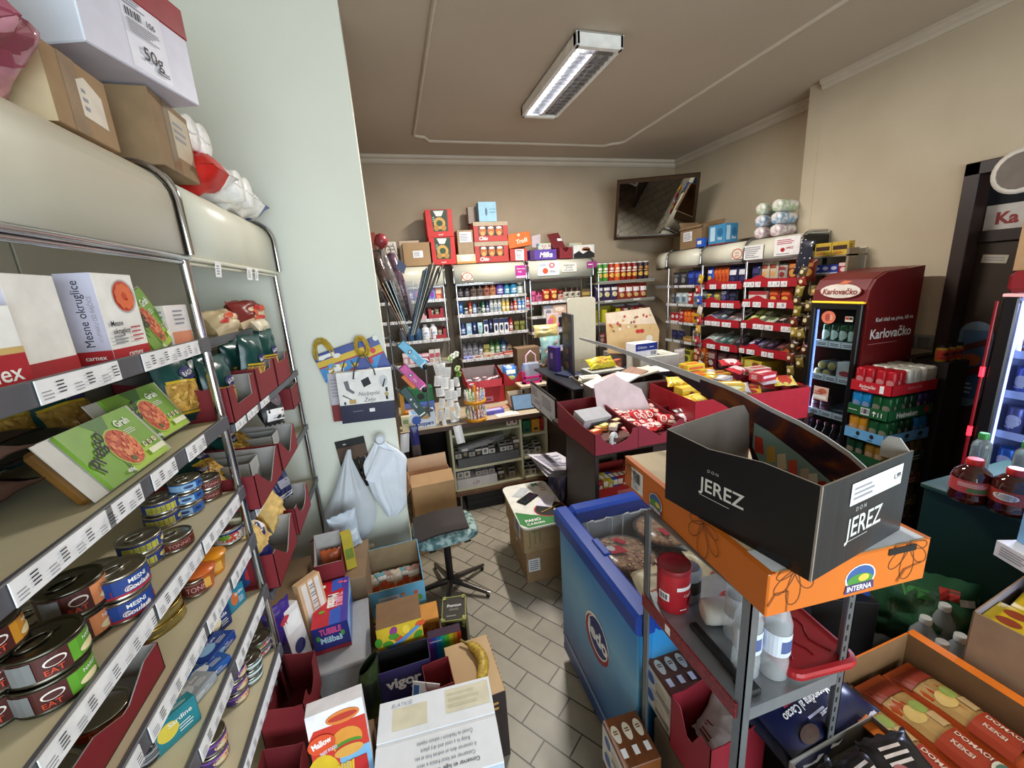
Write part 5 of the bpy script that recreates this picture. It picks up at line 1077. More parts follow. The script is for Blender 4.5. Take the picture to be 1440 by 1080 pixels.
p=zc(832,372);sticker(UB[2],TR((p.x-BX[2][0],-.011,p.z)),.13,.07,'#9a2a7a',lambda f:f.lines(.1,.4,.8,.7,1,WHITE))
XC0,XC1=2.46,3.28
UC=shelving('corner_shelving','open shelf run in the back corner with crisp tubes and bags',TR((XC0,YS,0),0),XC1-XC0,.40,[1.90,1.665,1.395,1.12],2.0,2.2,[.02],lipc='#8f8b88',tags=[[],[(.1,.2),(.5,.6)],[],[]],lip_h=.025,canopy=False,backc='#7d7263')  # backc again carries painted interior shade
def B(r,h,c,cap='#eeeeee',lab='#ffffff',l2='#444444',**k):return('bottle',(r,h,c,dict(cap=cap,lab=lab,lab2=l2,**k)))
def it(kind,args,noun,n=1):return(kind,args,noun,n)
def bot(r,h,c,n=1,cap='#e8e8e8',lab=None,l2='#ffffff',noun='bottle'):return('bottle',(r,h,c,dict(cap=cap,lab=lab,lab2=l2)),noun,n)
bay=[f'the {o} shelf of {w}' for w in('left back bay','middle back bay','right back bay')for o in('top','second','third','fourth')]
def taller(items,k):
 o=[]
 for kd,a,n,c in items:
  a=list(a);j=2 if kd=='box' else 1;a[j]*=k;o.append((kd,tuple(a),n,c))
 return o
def brow(bi,li,items,dy=.03,x0=.03,grp=None,seed=1,where=None,gap=.004):
 w=where or bay[bi*4+li];row(taller(items,1.17 if BL[bi][0]-BL[bi][1]>.18 or li>0 else 1.0),((BX[bi][0]if bi else BXL)+x0,YS+dy+.03,BL[bi][li]+.0005),(1,0,0),0,w,grp or 'goods on '+w,gap,seed=seed)
brow(0,0,[it('spray',(.03,.13,'#3a2a5a'),'spray can',2),bot(.035,.14,'#4a4aa0',1,'#d8d8e8','#8a6ac0'),it('box',(.07,.04,.14,'#4a6ac0','#b04ac0',None,3),'pack'),bot(.04,.14,'#3a2a50',1,'#c8c8d8','#c8c8e0'),it('box',(.075,.04,.15,'#6a8ad0','#8a3ab0',None,4),'pack'),it('box',(.075,.04,.145,'#d8502a','#f0c8a0',None,5),'pack')])
brow(0,2,[bot(.04,.14,'#5a5a60',1),bot(.04,.15,'#3a5a7a',2),bot(.042,.155,'#e6e6e8',2,'#d8d8dc','#f4f4f6','#8aa0c0',noun='detergent bottle')],x0=.02)
brow(0,3,[it('box',(.06,.05,.12,'#c8a0a8','#f0e0e0',None,7),'carton',2),it('box',(.08,.05,.10,'#b03050','#f0d0d8',None,8),'carton',2),it('box',(.06,.05,.13,'#d8d4cc','#c05060',None,9),'carton',2)],x0=.03)
for i,(x,z,wd)in enumerate(((.43,1.62,.17),(.44,1.39,.17))):
 red_tray(0,TR((BXL+x+.02,YS+.02,z+.0006)),wd,.25,.13,.12,.055,f'small red tray at right end of the {("second", "third")[i]} shelf of left back bay','u',.6,'red trays in the left back bay',mo=m('#a01f28',.5),mi=m('#7a1a20'))
 for k in range(2):thing(('rt',i,k),lambda:pouch(.06,.10,.03,('#3a3438','#7a6a58')[k],'#c8b8a0',None,i+k),'sachet',f'{("dark", "brown")[k]} sachet inside the small red tray on {("second", "third")[i]} shelf','packet',TR((BXL+x-.02+.06*k,YS+.10,z+.02),.1,-.15))
tr_=tray(.17,.22,.12,.05,.045,m('#d8a0a8',.5),m('#c9b9b4'),None);one(tr_,'display_tray','pink and grey tray holding small pink bottles in left back bay','display tray',TR((BXL+.26,YS+.02,1.6205)))
for i in range(3):thing('pinkb',lambda:bottle(.019,.085,'#e0a8b4','#f4e8ea','#f0d8dc',lab2='#d07a90'),'nail_bottle',f'small pink bottle, {ORD[i]} from the left in the pink tray','bottle',TR((BXL+.215+.045*i,YS+.06,1.624)),'small pink bottles')
brow(1,0,[bot(.036,.12,'#1c1a1c',2,'#161416','#3a3438','#8a8088'),it('jar',(.036,.125,'#241c1a','#2a2220','#6a5a50'),'jar',2),it('jar',(.036,.125,'#5a241c','#3a1814','#a86a5a'),'jar',1),it('jar',(.036,.125,'#6a3420','#8a4a2a','#b9805a'),'jar',1),bot(.045,.13,'#4a3a88',1,'#6a5aa8','#6a58a8'),bot(.035,.125,'#1f6a88',1,'#2a7a9a','#3a8aa8'),bot(.042,.13,'#1f6a94',1,'#2a7a9a','#3a8ab0'),it('jar',(.035,.12,'#2f3a30','#e8e8e4','#b9c0b8'),'jar',1)])
brow(1,1,[it('tube',(.05,.13,'#2f6ab0','#e8eef4','#a8c8e8'),'tube'),it('jar',(.026,.07,'#1a1a1e','#d8d8d8','#6a6a70'),'jar'),it('spray',(.02,.13,'#a82a20','#b83a2a','#e8c8a0'),'spray can'),bot(.024,.12,'#4a6a88',1,'#2a4a6a','#8ab0d0'),it('jar',(.024,.10,'#141416','#141416','#8a8a8a'),'jar'),it('spray',(.022,.13,'#1f5a40','#1f5a40','#d8e8d8'),'spray can'),it('spray',(.022,.125,'#1d2350','#1d2350','#c8c8e0'),'spray can'),it('spray',(.022,.13,'#d8d8d4','#c8c8c8','#8aa0b0'),'spray can',3),it('spray',(.022,.135,'#c9a83a','#e0d8b0','#f0e8c0'),'spray can',2),it('spray',(.021,.125,'#4a1420','#2a1018','#c8a0a8'),'spray can'),it('spray',(.022,.135,'#c83a2a','#d8d8d8','#f0d0c0'),'spray can'),it('spray',(.023,.13,'#4a8ac8','#d8e8f4','#e8f0f8'),'spray can',2),it('spray',(.023,.13,'#e0e0e4','#c02a3a','#c02a3a'),'spray can',2)],gap=.005)
brow(1,2,[bot(.03,.13,'#1d2a58',1,'#2a3a6a','#4a6aa8'),it('box',(.06,.03,.12,'#8ab0c8','#c8d8e4',None,2),'carton'),it('tube',(.045,.13,'#1d2a60','#1d2a60','#c8d0e8'),'tube'),it('tube',(.055,.12,'#b8dce0','#6ab8c8','#5a9ab0'),'tube'),it('box',(.05,.04,.14,'#e4e6ea','#1d2a58',None,8),'carton'),it('tube',(.045,.14,'#1d2250','#1d2250','#a8b0d0'),'tube'),it('box',(.05,.04,.145,'#e8e8ea','#1d2a58',None,8),'carton',3),it('spray',(.024,.145,'#a81f24','#8a1a1e','#f0e0e0'),'spray can'),it('box',(.06,.04,.10,'#5a5a2a','#8a8a4a',None,3),'carton',2)],gap=.012)
brow(1,3,[bot(.032,.17,'#7a7a80',3,'#4a4a50','#a8a8b0','#5a5a60'),bot(.03,.16,'#4a4a54',1,'#3a3a44','#8a8a98'),it('box',(.07,.05,.13,'#7a7038','#b0a860',None,4),'carton',1),bot(.033,.18,'#2a5a30',2,'#1f4a28','#6a9a5a'),bot(.034,.18,'#1f4a7a',1,'#1d3a5a','#5a8ab0'),it('jar',(.034,.12,'#6a5a44','#3a3a3a','#a89a80'),'jar',1)],dy=.10,where='back row of fourth shelf, middle back bay')
row([it('box',(.12,.07,.045,'#5a58b0','#c8c8f0',None,1),'packet'),it('box',(.12,.07,.04,'#d8d4d0','#a84a40',None,2),'packet'),it('box',(.13,.07,.06,'#c9a888','#e8d8c8','#b85a3a',3),'packet'),it('box',(.11,.07,.04,'#e0dcd8','#b8404a',None,4),'packet'),it('box',(.13,.07,.05,'#c8402a','#f0d0c0',None,5),'packet'),it('box',(.14,.08,.07,'#e0dad6','#b0303a',None,6),'packet')],(BX[1][0]+.02,YS+.045,1.1205),(1,0,0),0,'front of fourth shelf, middle back bay','packets on the fourth shelf')
brow(2,0,[it('box',(.06,.05,.14,'#8a2050','#c85a8a',None,1),'pack'),it('jar',(.042,.13,'#8a2048','#6a1838','#c86a90'),'jar'),it('pouch',(.10,.15,.05,'#9a2a20','#d8a05a','#e8c060',3),'coffee bag',2),it('jar',(.034,.12,'#4a1a1a','#a83030','#c8b0a0'),'jar'),it('jar',(.036,.15,'#3a241a','#2a1a14','#c8c0b0'),'coffee jar',3),it('box',(.12,.06,.12,'#5a4a34','#b0904a',None,5),'carton')])
brow(2,1,[it('box',(.12,.07,.11,'#d8d4d4','#8a8a9a',None,4),'tea carton',1),it('box',(.17,.07,.11,'#d8b8a0','#f0e4d8','#c06a3a',6),'tea carton',1),it('box',(.05,.07,.11,'#b0303a','#d86a70',None,2),'tea carton',1),it('box',(.09,.07,.12,'#e0dcd8','#3a3a4a',None,7),'tea carton',2)],x0=.18)
for i,(z,c)in enumerate(((1.36,'#5a48a0'),(1.36,'#8a80b8'),(1.13,'#6a5ab0'),(1.13,'#b0a0d0'))):
 one(bx(.26,.14,.03,m(c,.4),lambda F:(F('f').rect(.1,.2,.9,.8,m('#c8c0e0')),F('t').rect(.1,.2,.8,.8,m('#d8d0f0')))),'chocolate_box',f'flat {cname(c)} sweet box, {("left", "right")[i % 2]} one on the {("third", "fourth")[i//2]} shelf of right back bay','sweet box',TR((1.74+.30*(i%2),YS+.10,z+.0005)))
row([it('tall',(.037,.23,'#4a8a3a','#f0e8d0'),'crisp tube',2),it('tall',(.037,.23,'#a82a20','#f0e0d0'),'crisp tube',1),it('tall',(.037,.23,'#d8622a','#f8e8d0'),'crisp tube',1),it('tall',(.037,.23,'#8a2418','#f0e0d0'),'crisp tube',3),it('tall',(.037,.23,'#3a2a30','#c88a40'),'crisp tube',2)],(XC0+.03,YS+.08,1.9005),(1,0,0),0,'top corner shelf','crisp tubes',.006)
row([it('pouch',(.12,.20,.07,'#3a2a50','#e0dcd8','#d8cf9a',1),'crisp bag',3),it('pouch',(.12,.20,.07,'#8a2a20','#e8e0dc','#d8b070',2),'crisp bag',4)],(XC0+.0,YS+.08,1.6655),(1,0,0),0,'second corner shelf','crisp bags',-.012)
YT=m('#b9b52a',.45)
red_tray(0,TR((XC0+.20,YS+.02,1.3955)),.26,.25,.20,.17,.06,'yellow display tray of small yellow packs on third corner shelf','u',.5,'trays on third corner shelf',mo=YT,mi=m('#a8a030'))
for i in range(2):thing('ypk',lambda:pack(.12,.05,.08,'#c9a82a','#d86a2a','#3a2a20',1),'candy_box',f'small yellow candy box, {("front", "rear")[i]} one in the yellow tray','packet',TR((XC0+.20,YS+.09+.06*i,1.399)))
for i,x in enumerate((.44,.66)):
 red_tray(0,TR((XC0+x,YS+.03,1.3955)),.20,.25,.20,.17,.10,f'dark red tray, {("left", "right")[i]} of two beside the yellow tray','v',.7,'trays on third corner shelf')
 thing(('crs',i),lambda:pouch(.16,.17,.06,'#8a2a28','#e8e0d8','#c8a070',9+i),'snack_bag',f'red and white snack bag in the {("left", "right")[i]} dark red corner tray','bag',TR((XC0+x,YS+.11,1.41),0,-.2))
row([it('pouch',(.10,.15,.04,'#6a2a28','#b08a80',None,4),'snack bag',2),bot(.03,.14,'#d8d4d8',1,'#d8b82a',None),it('box',(.09,.05,.13,'#8a8488','#b0a8a8',None,3),'carton'),it('pouch',(.12,.14,.05,'#8a2a30','#c86a60',None,5),'snack bag',2)],(XC0+.03,YS+.06,1.1205),(1,0,0),0,'lowest corner shelf','goods on the lowest corner shelf')
ZB=2.207
def TB(lx,rx,ty,by,name,label,cat,mt,art=None,d=.24,z0=None,yaw=0,y=None,tilt=0,grp=None):
 yy=y or YS+.05;p,q=at(lx,by,Y=yy),at(rx,by,Y=yy);w=q.x-p.x;cxp=(lx+rx)/2;h=at(cxp,ty,Y=yy).z-at(cxp,by,Y=yy).z;z=ZB if z0 is None else z0
 o=one(bx(w,d,h,mt,art,.002),name,label,cat,TR(((p.x+q.x)/2,yy+d/2,z),yaw,0,tilt),grp);return z+h
def plab(u0=.3,v0=.25,u1=.7,v1=.65):
 def a(F):f=F('f');f.rect(u0,v0,u1,v1,PAPER);f.lines(u0+.03,v0+.05,u1-.03,v1-.05,4,GREYINK);t=F('t');t.rect(0,.47,1,.53,CARDD)
 return a
def crisp(word):
 def a(F):
  f=F('f');f.poly([(.2,.98),(.84,.98),(.80,.2),(.24,.2)],m('#2a3a28'));f.ell(.5,.5,.22,.22,m('#c89a4a'));f.ell(.5,.5,.12,.11,m('#2a4a28'));f.ell(.36,.32,.1,.1,m('#b0803a'));f.ell(.64,.32,.1,.1,m('#b0803a'));f.poly([(.3,.95),(.7,.95),(.6,.75),(.4,.75)],m('#d8d8d4'));f.lines(.25,.55,.36,.75,3,m('#9ac0a0'));f.txt(word,.5,.09,.06,WHITE,.4,shear=.2)
 return a
def chio(F):
 f=F('f');f.rect(0,.8,1,1,m('#a8957c'));f.rect(.14,.3,.86,.78,m('#2a1612'))
 for i in range(3):f.ell(.26+.24*i,.52,.1,.24,m('#b0602a'));f.ell(.26+.24*i,.42,.06,.1,m('#d89a5a'));f.ell(.26+.24*i,.7,.08,.06,m('#e8e0d8'))
 f.txt('Chio',.27,.17,.17,WHITE,.3,bold=.035,shear=.2)
SP=m('#b23a34',.55);RB=m('#c8261f',.5)
z=TB(521,532,321,348,'carton','cream carton under the brick red one beside the pillar edge','carton',m('#c9b38a'),plab(.1,.3,.9,.6),.2)
TB(514,526,297,321,'carton','brick red carton on top beside the pillar edge','carton',m('#9a4030'),None,.2,z0=z+.001)
TB(541,560,331,367,'carton','cream white carton behind the folded umbrellas on back canopy','carton',m('#ddd2c4'),lambda F:F('f').lines(.3,.2,.9,.9,5,GREYINK))
TB(564,592,329,366,'carton','pinkish carton standing behind the labelled brown carton','carton',m('#d0b8a4'),None,.14,y=YS+.18)
TB(569,609,338,371,'carton','brown carton with white label left of the red crisp displays','carton',CARD,plab(.33,.35,.68,.65),.12)
z=TB(606,642,329,368,'crisp_display_box','lower of the two red crisp display boxes','display box',RB,crisp('snack'))
TB(601,638,287,326,'crisp_display_box','upper of the two red crisp display boxes','display box',RB,crisp('snack'),z0=z+.001,tilt=-.02)
z=TB(643,670,358,371,'carton','low white and orange carton under the labelled brown one','carton',m('#d8c0a0'),lambda F:(F('f').poly([(.15,.9),(.85,.9),(.7,.3),(.3,.3)],WHITE),F('f').rect(0,0,1,.2,m('#c88a3a'))))
TB(645,667,323,357,'carton','brown carton with white label between red crisp box and crisp cartons','carton',m('#9a8062'),plab(.15,.5,.9,.92),.2,z0=z+.001)
z=TB(669,716,340,369,'crisp_carton','lower red crisp carton with beige top rim','display box',SP,chio)
z2=TB(667,715,311,339,'crisp_carton','upper red crisp carton with beige top rim','display box',SP,chio,z0=z+.001)
TB(674,699,283,311,'carton','pale blue box standing on the upper crisp carton','carton',m('#8ab4c8',.5),lambda F:(F('f').ell(.42,.5,.07,.2,m('#3a5a78')),F('f').lines(.6,.4,.95,.7,2,m('#6a98b0'))),.12,z0=z2+.001)
TB(659,676,288,312,'carton','grey brown carton behind the pale blue box','carton',m('#8a7a6c'),None,.1,z0=z2+.001,y=YS+.18)
z=TB(718,742,351,368,'carton','small red carton with white label under the orange one','carton',SP,lambda F:(F('f').rect(.3,.05,.8,.95,PAPER),F('f').lines(.35,.1,.75,.9,6,GREYINK)))
TB(716,748,329,349,'carton','orange sweet carton tilted on the small red carton','carton',m('#c8621f',.5),lambda F:(F('f').txt('Trolli',.6,.42,.3,m('#f0dcc8'),.5,rot=.1,bold=.02,shear=.2),F('f').ell(.5,.85,.06,.1,m('#e8c8a0'))),.2,z0=z+.02,tilt=-.12)
b=MB();b.panel([(0,0),(.10,-.02),(.11,.14),(.0,.12)],(0,0,0),(1,0,0),(0,0,1),.003,m('#b8a8b0',.6),m('#a8501f'));one(b,'carton_flap','torn grey and orange flap at right end of the orange sweet carton','flap',TR((at(749,345,Y=YS+.1).x,YS+.12,z+.02)))
z=TB(746,783,353,367,'carton','purple chocolate carton on back canopy','carton',m('#5a3f9a',.45),lambda F:(F('f').txt('Milka',.6,.5,.5,WHITE,.5,bold=.03,shear=.25),F('f').rect(0,0,.16,1,m('#4a2a5a'))))
TB(757,775,344,353,'carton','small flower patterned box on the purple chocolate carton','box',m('#b8c0b0',.5),lambda F:[F('f').scatter(14,3,.12,[m('#c85a8a'),m('#4a8ab0'),m('#d8b84a')])],.1,z0=z+.001)
one(tray(.17,.2,.15,.13,.08,REDT,None,'v'),'display_tray','dark red tray with raised lid right of the purple carton','display tray',TR((at(796,362,Y=YS+.05).x,YS+.05,ZB)))
b=MB();b.panel([(0,0),(.17,0),(.12,.22),(-.03,.2)],(0,0,0),(1,0,0),(0,.5,.86),.003,m('#6a2024',.6),REDTI);f=Fc(b,lambda u,v,e:(u*.15,-.002+.5*v*.2-e,.86*v*.2),.15,.2);f.rect(.55,.5,.95,.68,PAPER);one(b,'tray_lid','raised dark red lid with small label above the dark red tray','lid',TR((at(777,345,Y=YS+.15).x,YS+.14,ZB+.13)))
z=TB(807,836,346,364,'carton','white and black carton with cake picture at right end of the canopy','carton',m('#d8d6d2'),lambda F:(F('f').rect(0,0,1,.3,m('#1c1a1a')),F('f').poly([(0,.3),(.25,.55),(.45,.3),(.75,.6),(1,.3)],m('#1c1a1a')),F('f').ell(.6,.68,.2,.14,m('#8a4a2a')),F('f').ell(.6,.6,.22,.08,m('#b0703a'))))
TB(801,818,340,347,'carton','flower patterned flat box behind the cake carton','box',m('#b0b8a8',.5),lambda F:[F('f').scatter(10,5,.14,[m('#c85a8a'),m('#4a8ab0'),m('#d8b84a')])],.08,z0=ZB+.13,y=YS+.2)
ps=[at(863,337,Y=4.94),at(975,331,Y=4.50),at(986,245,Y=4.08),at(868,254,Y=4.52)]
O=ps[0];U=ps[1]-ps[0];Wv=ps[3]-ps[0];un=U.normalized();n_=un.cross(Wv).normalized();wn=n_.cross(un)
def q2(p):d=p-O;return(d.dot(un),d.dot(wn))
P2=[q2(p)for p in ps];cx=sum(p[0]for p in P2)/4;cy=sum(p[1]for p in P2)/4
inn=[(cx+(a-cx)*.93,cy+(c-cy)*.90)for a,c in P2]
b=MB();FR_=m('#3a281a',.45,var=.2)
for i in range(4):
 j=(i+1)%4;b.panel([P2[i],P2[j],inn[j],inn[i]],O+n_*.015,un,wn,.03,FR_)
r=one(b,'wall_mirror','brown framed mirror leaning forward high across the back corner','mirror',Mx())
b=MB();b.panel(inn,O+n_*.003,un,wn,.004,m('#d8d8d4',.02,1,var=0),FR_);part(b,'mirror_glass',r)
XR=3.30
RY=[2.725,3.305,3.895,4.476]
RL=[[1.815,1.63,1.425,1.175],[1.80,1.61,1.415,1.165],[1.80,1.585,1.37,1.145]]
RN=['near bay of right wall shelving with red fronted shelves of chocolate','second bay of right wall shelving with red fronted shelves of sweets','far bay of right wall shelving with grey shelves toward the back corner']
UR=[]
for i in range(3):
 L=RY[i+1]-RY[i];red=i<2
 u=shelving('gondola_shelving',RN[i],TR((XR,RY[i+1],0),-pi/2),L-.004,.38 if i else.27,RL[i],2.03,2.215,[.02,L-.02]if i==0 else[.02],lipc='#a81f2b' if red else '#77757a',tags=[alltags(L,j+4*i)for j in range(4)],lip_h=.05 if red else.03,backc='#6d6358',floor_z=.903,tubes=(0,1)if i==0 else(0,))  # dark backc: shade behind the goods painted into the back panel
 UR.append(u)
 for x in((0,L)if i==0 else(0,)):b=MB();b.lathe([(.001,-.018),(.016,-.01),(.016,.01),(.001,.018)],BLACK,10);part(b,'end_knob',u,TR((x,-.012,2.025)))
 if red:
  for j,z in enumerate(RL[i]):
   b=MB();n=14;w=L-.04
   pts=[(.02,0)]+[(.02+w*k/n,.028+.035*max(0,cos((k/n-.3)*7))**3)for k in range(n+1)]+[(.02+w,0)]
   b.panel(pts,(0,-.004,z+.012),(1,0,0),(0,0,1),.003,m('#a81f2b',.4));part(b,'shelf_front',u)
b=MB();b.box(-.012,0,0,.27,1.95,2.19,BLACK,.004);part(b,'end_panel',UR[0],TR((RY[1]-RY[0]+.01,0,0)))
b=MB();L4=4.72-RY[3]
U4=shelving('gondola_shelving','canopy bay at the back end of right wall, beside the mirror',TR((XR,4.70,0),-pi/2),4.70-RY[3]-.004,.38,[1.80],2.03,2.215,[],lipc='#77757a',lip_h=.03,tubes=(),floor_z=.903)
p=at(1038,357,X=XR);sticker(UR[1],TR((RY[2]-p.y,-.011,p.z)),.13,.10,'#d9d6c4',ring)
p=at(1068,354,X=XR);sticker(UR[0],TR((RY[1]-p.y-.06,-.011,p.z)),.22,.13,'#e2dfdc',lambda f:f.lines(.08,.1,.92,.9,6,GREYINK))
p=at(1108,346,X=XR);sticker(UR[0],TR((RY[1]-p.y,-.011,p.z)),.24,.15,'#e6e2e2',lambda f:(f.lines(.1,.6,.9,.9,3,m('#b03a4a')),f.ell(.35,.32,.09,.12,m('#a8202a')),f.txt('OPREZ',.62,.4,.12,m('#a8202a'),.3),f.lines(.1,.05,.9,.15,1,GREYINK)))
def rrow(bi,li,items,dx=.05,y0=.03,seed=1,gap=.004,where=None):
 w=where or f'the {ORD[li] if li else "top"} shelf of {("near", "second", "far")[bi]} right wall bay'
 row(items,(XR+dx+.03,RY[bi+1]-y0,RL[bi][li]+.0008),(0,-1,0),-pi/2,w,'goods on '+w,gap,seed=seed)
P_=lambda w,h,c,c2,c3=None,s=0,n=1,noun='bag',t=.04:it('pouch',(w,h,t,c,c2,c3,s),noun,n)
rrow(2,0,[P_(.13,.16,'#2a2a30','#6a6a70','#8a8a90',1,2),P_(.12,.17,'#1f2f80','#3a5ac0','#2a3a90',2,2)])
rrow(1,0,[P_(.09,.19,'#2a4ab0','#d8d8e8','#d8b02a',3),P_(.05,.18,'#c8501f','#d8702a','#a83a1a',4,4,t=.025),P_(.12,.19,'#1d1f48','#e0e0e8','#3a3a6a',5,2)])
rrow(0,0,[P_(.10,.17,'#1d1f48','#3a3a6a',None,6),P_(.09,.19,'#c8b8a0','#8a3a2a','#d8a060',7,2),P_(.09,.16,'#a8a4a0','#8a2a2a',None,8),P_(.13,.18,'#7a2a1a','#c87a3a','#d89a4a',9,2)])
rrow(2,1,[it('box',(.05,.04,.12,'#3a3a40','#8a8a90',None,3),'carton',1),P_(.11,.14,'#a8b4bc','#d8e0e4','#5a7a90',11,2),P_(.09,.15,'#a8202a','#e8d8d0',None,12,1),P_(.12,.15,'#8a9aa8','#d8e0e8','#5a6a7a',13,2)])
rrow(1,1,[P_(.10,.12,'#2a3a6a','#c8b02a',None,14),P_(.10,.12,'#8a7a3a','#c8b86a',None,15),P_(.11,.15,'#1d1f48','#c8c8d8','#5a5a8a',16),P_(.12,.15,'#17182e','#3a3a5a',None,17)])
rrow(0,1,[it('box',(.20,.06,.11,'#d8d2cc','#a8303a','#a8303a',1),'carton',1),P_(.12,.14,'#a82a1f','#d8602a','#e8b05a',19,2)])
rrow(2,2,[it('box',(.07,.05,.11,'#a8202a','#e8d8d8',None,2),'carton',2),P_(.07,.15,'#a81f24','#d8a0a0',None,21,1),P_(.06,.16,'#d8601f','#e88a3a',None,22,3,t=.03),it('box',(.10,.05,.12,'#c9a82a','#3a3020',None,5),'carton',1)])
rrow(2,3,[P_(.12,.12,'#1d2040','#3a3a6a',None,23,2),it('box',(.16,.06,.06,'#8a6a3a','#c8a060',None,5),'carton',1),it('box',(.08,.05,.17,'#b8c0cc','#6a5a48',None,6),'carton',1)])
def slant(bi,li,cols,seed):
 rr=random.Random(seed);n=len(cols);L=RY[bi+1]-RY[bi]-.06
 for i,(c,c2)in enumerate(cols):
  y=RY[bi+1]-.03-L*(i+.5)/n;w=L/n*.93;key=('sl',c,c2,round(w,3))
  thing(key,lambda:pouch(w,.20,.022,c,c2,c2,int(w*1000)+len(c2)),'chocolate_bar',f'{cname(c)} packet, {ORD[i]} from back on sloped {ORD[li]} shelf of {("near", "second")[bi]} right bay','chocolate',TR((XR+.03,y,RL[bi][li]+.03),-pi/2,-1.15+rr.uniform(-.1,.1)),f'sloped packets {bi}{li}')
  if i in(1,3):b=MB();b.panel([(0,0),(.24,0),(.24,.14),(0,.06)],(0,0,0),(1,0,0),(0,0,1),.003,m('#a09a94',.6));one(b,'card_divider',f'grey card divider after the {ORD[i]} packet on {ORD[li]} shelf of {("near", "second")[bi]} right bay','divider',TR((XR+.03,y-w/2-.004,RL[bi][li]+.001)))
slant(1,2,[('#8a8aa0','#d8d8e0'),('#a0a8b8','#6a5a9a'),('#4a5a6a','#c8d0d8'),('#6a6a78','#d8a0a0'),('#b8b8c0','#7a4a5a')],1)
slant(0,2,[('#8a9a3a','#d8d8a0'),('#6a8a4a','#e8e8c8'),('#c8c8b8','#5a7a3a'),('#2a2426','#c8b8a8'),('#3a3030','#e0dcd8')],2)
slant(1,3,[('#b8ccc8','#e8f0ec'),('#8aa8a8','#d8e0e0'),('#4a6a68','#a8c0c0'),('#3a4a48','#8aa0a0'),('#2a2a30','#6a6a78')],3)
slant(0,3,[('#2a2440','#c8c0d8'),('#3a2a50','#8a7ab0'),('#2a2030','#6a5a70'),('#3a2028','#8a4a50'),('#a8502a','#2a1a18')],4)
row([it('box',(.16,.10,.12,'#b9b02a','#3a3a20',None,4),'carton',1),it('box',(.14,.10,.16,'#c0b83a','#4a4a28',None,7),'carton',1),P_(.12,.22,'#a82a2a','#e0c0b0','#d8a08a',31,1),it('box',(.10,.08,.22,'#c8601f','#e8d0b0','#2a1a10',6),'carton',1),P_(.14,.22,'#5a1f2a','#a08a80','#c8b8b0',33,1),P_(.14,.2,'#3a1a20','#6a4a48',None,34,2)],(XR+.04,4.3,.902),(0,-1,0),-pi/2,'the low deck of right wall','goods on the low deck',.006)
b=MB();b.box(XR-.02,3.84,3.045,4.66,.0,.90,m('#5a5048',.6),.004);b.box(XR-.02,3.58,2.75,3.044,.0,.90,m('#5a5048',.6),.004);one(b,'base_cabinet','dark low deck under the right wall shelving','cabinet',Mx())
def packbox(w,d,h,c,c2,c3):return bx(w,d,h,m(c,.45),lambda F:(F('f').rect(.1,.2,.6,.8,m(c2)),F('f').ell(.75,.5,.16,.3,m(c3)),F('t').rect(.2,.2,.8,.8,m(c2)),F('l').ell(.5,.5,.3,.3,m(c3))))
one(packbox(.30,.24,.09,'#c0a83a','#d8c85a','#8a4a2a'),'carton','lower yellow chocolate carton on the low deck','carton',TR((XR+.17,3.16,.9028),-pi/2+.1),'yellow cartons')
one(packbox(.30,.24,.08,'#c8b03a','#d8c85a','#8a4a2a'),'carton','upper yellow chocolate carton on the low deck','carton',TR((XR+.17,3.19,.9935),-pi/2-.1),'yellow cartons')
def onr(px,py,x=XR+.06):return at(px,py,X=x)
p,q=onr(956,352),onr(987,347)
b=carton(abs(p.y-q.y)*1.0,.28,.24,m('#8c7254',.85),flaps={'f':(2.4,.25),'l':(.5,.4),'b':(.4,.4)},label=(.15,.35,.4,.42));one(b,'carton','open brown carton with white label on the right canopy under the mirror','carton',TR((XR+.20,(p.y+q.y)/2,2.217),-pi/2))
p,q=onr(995,345),onr(1020,341)
one(bx(abs(p.y-q.y)*.92,.16,.20,m('#3f8ab8',.4),lambda F:[(f.rect(.1,.2,.4,.9,m('#b8d8ec')),f.ell(.7,.6,.18,.2,m('#2a6a98')),f.txt('Fini',.7,.3,.14,WHITE,.4),f.rect(0,0,1,.06,m('#8a2a30')))for f in(F('f'),F('r'))]),'carton','bright blue printed carton on the right canopy beside the brown one','carton',TR((XR+.14,(p.y+q.y)/2,2.217),-pi/2))
one(bx(.10,.05,.09,m('#2a5ab8',.4),lambda F:F('f').rect(.2,.3,.8,.7,WHITE)),'carton','small blue and white packet between brown and bright blue cartons','packet',TR((XR+.03,onr(992,345).y+.03,2.217),-pi/2))
rl=['#b9a0a8','#7aa0c0','#a8c09a']
for r_ in range(3):
 for c in range(2):
  p=onr(1062+22*c,336);y=p.y-.02;z=2.217+.052+.104*r_
  def roll():
   b=MB();b.M=Mx.Rotation(pi/2,4,'Y');b.lathe([(.015,-.11),(.045,-.11),(.051,-.10),(.051,.10),(.045,.11),(.015,.11)],m(rl[r_],.4,var=.25,sc=18,h2='#e8e0dc'),18);b.M=Mx()
   return[('',b)]
  thing(('roll',r_),roll,'paper_towel_roll',f'wrapped paper towel roll, {("lower", "middle", "upper")[r_]} row {("left", "right")[c]}, on the right canopy','paper roll',TR((XR+.17,y,z),.08),'wrapped rolls')
b=MB();WD=m('#8a7a64',.6)
b.box(3.40,3.50,2.42,2.438,1.70,2.06,WD);b.box(3.40,3.50,2.70,2.715,1.70,2.06,WD)
for z in(1.70,1.86,2.0):b.box(3.40,3.59,2.42,2.715,z,z+.012,WD)
b.box(3.575,3.589,2.42,2.715,1.70,2.06,m('#cfc7b4',.6));rk=one(b,'wall_rack','small wooden wall rack of sweets between right shelving and red fridge','rack',Mx())
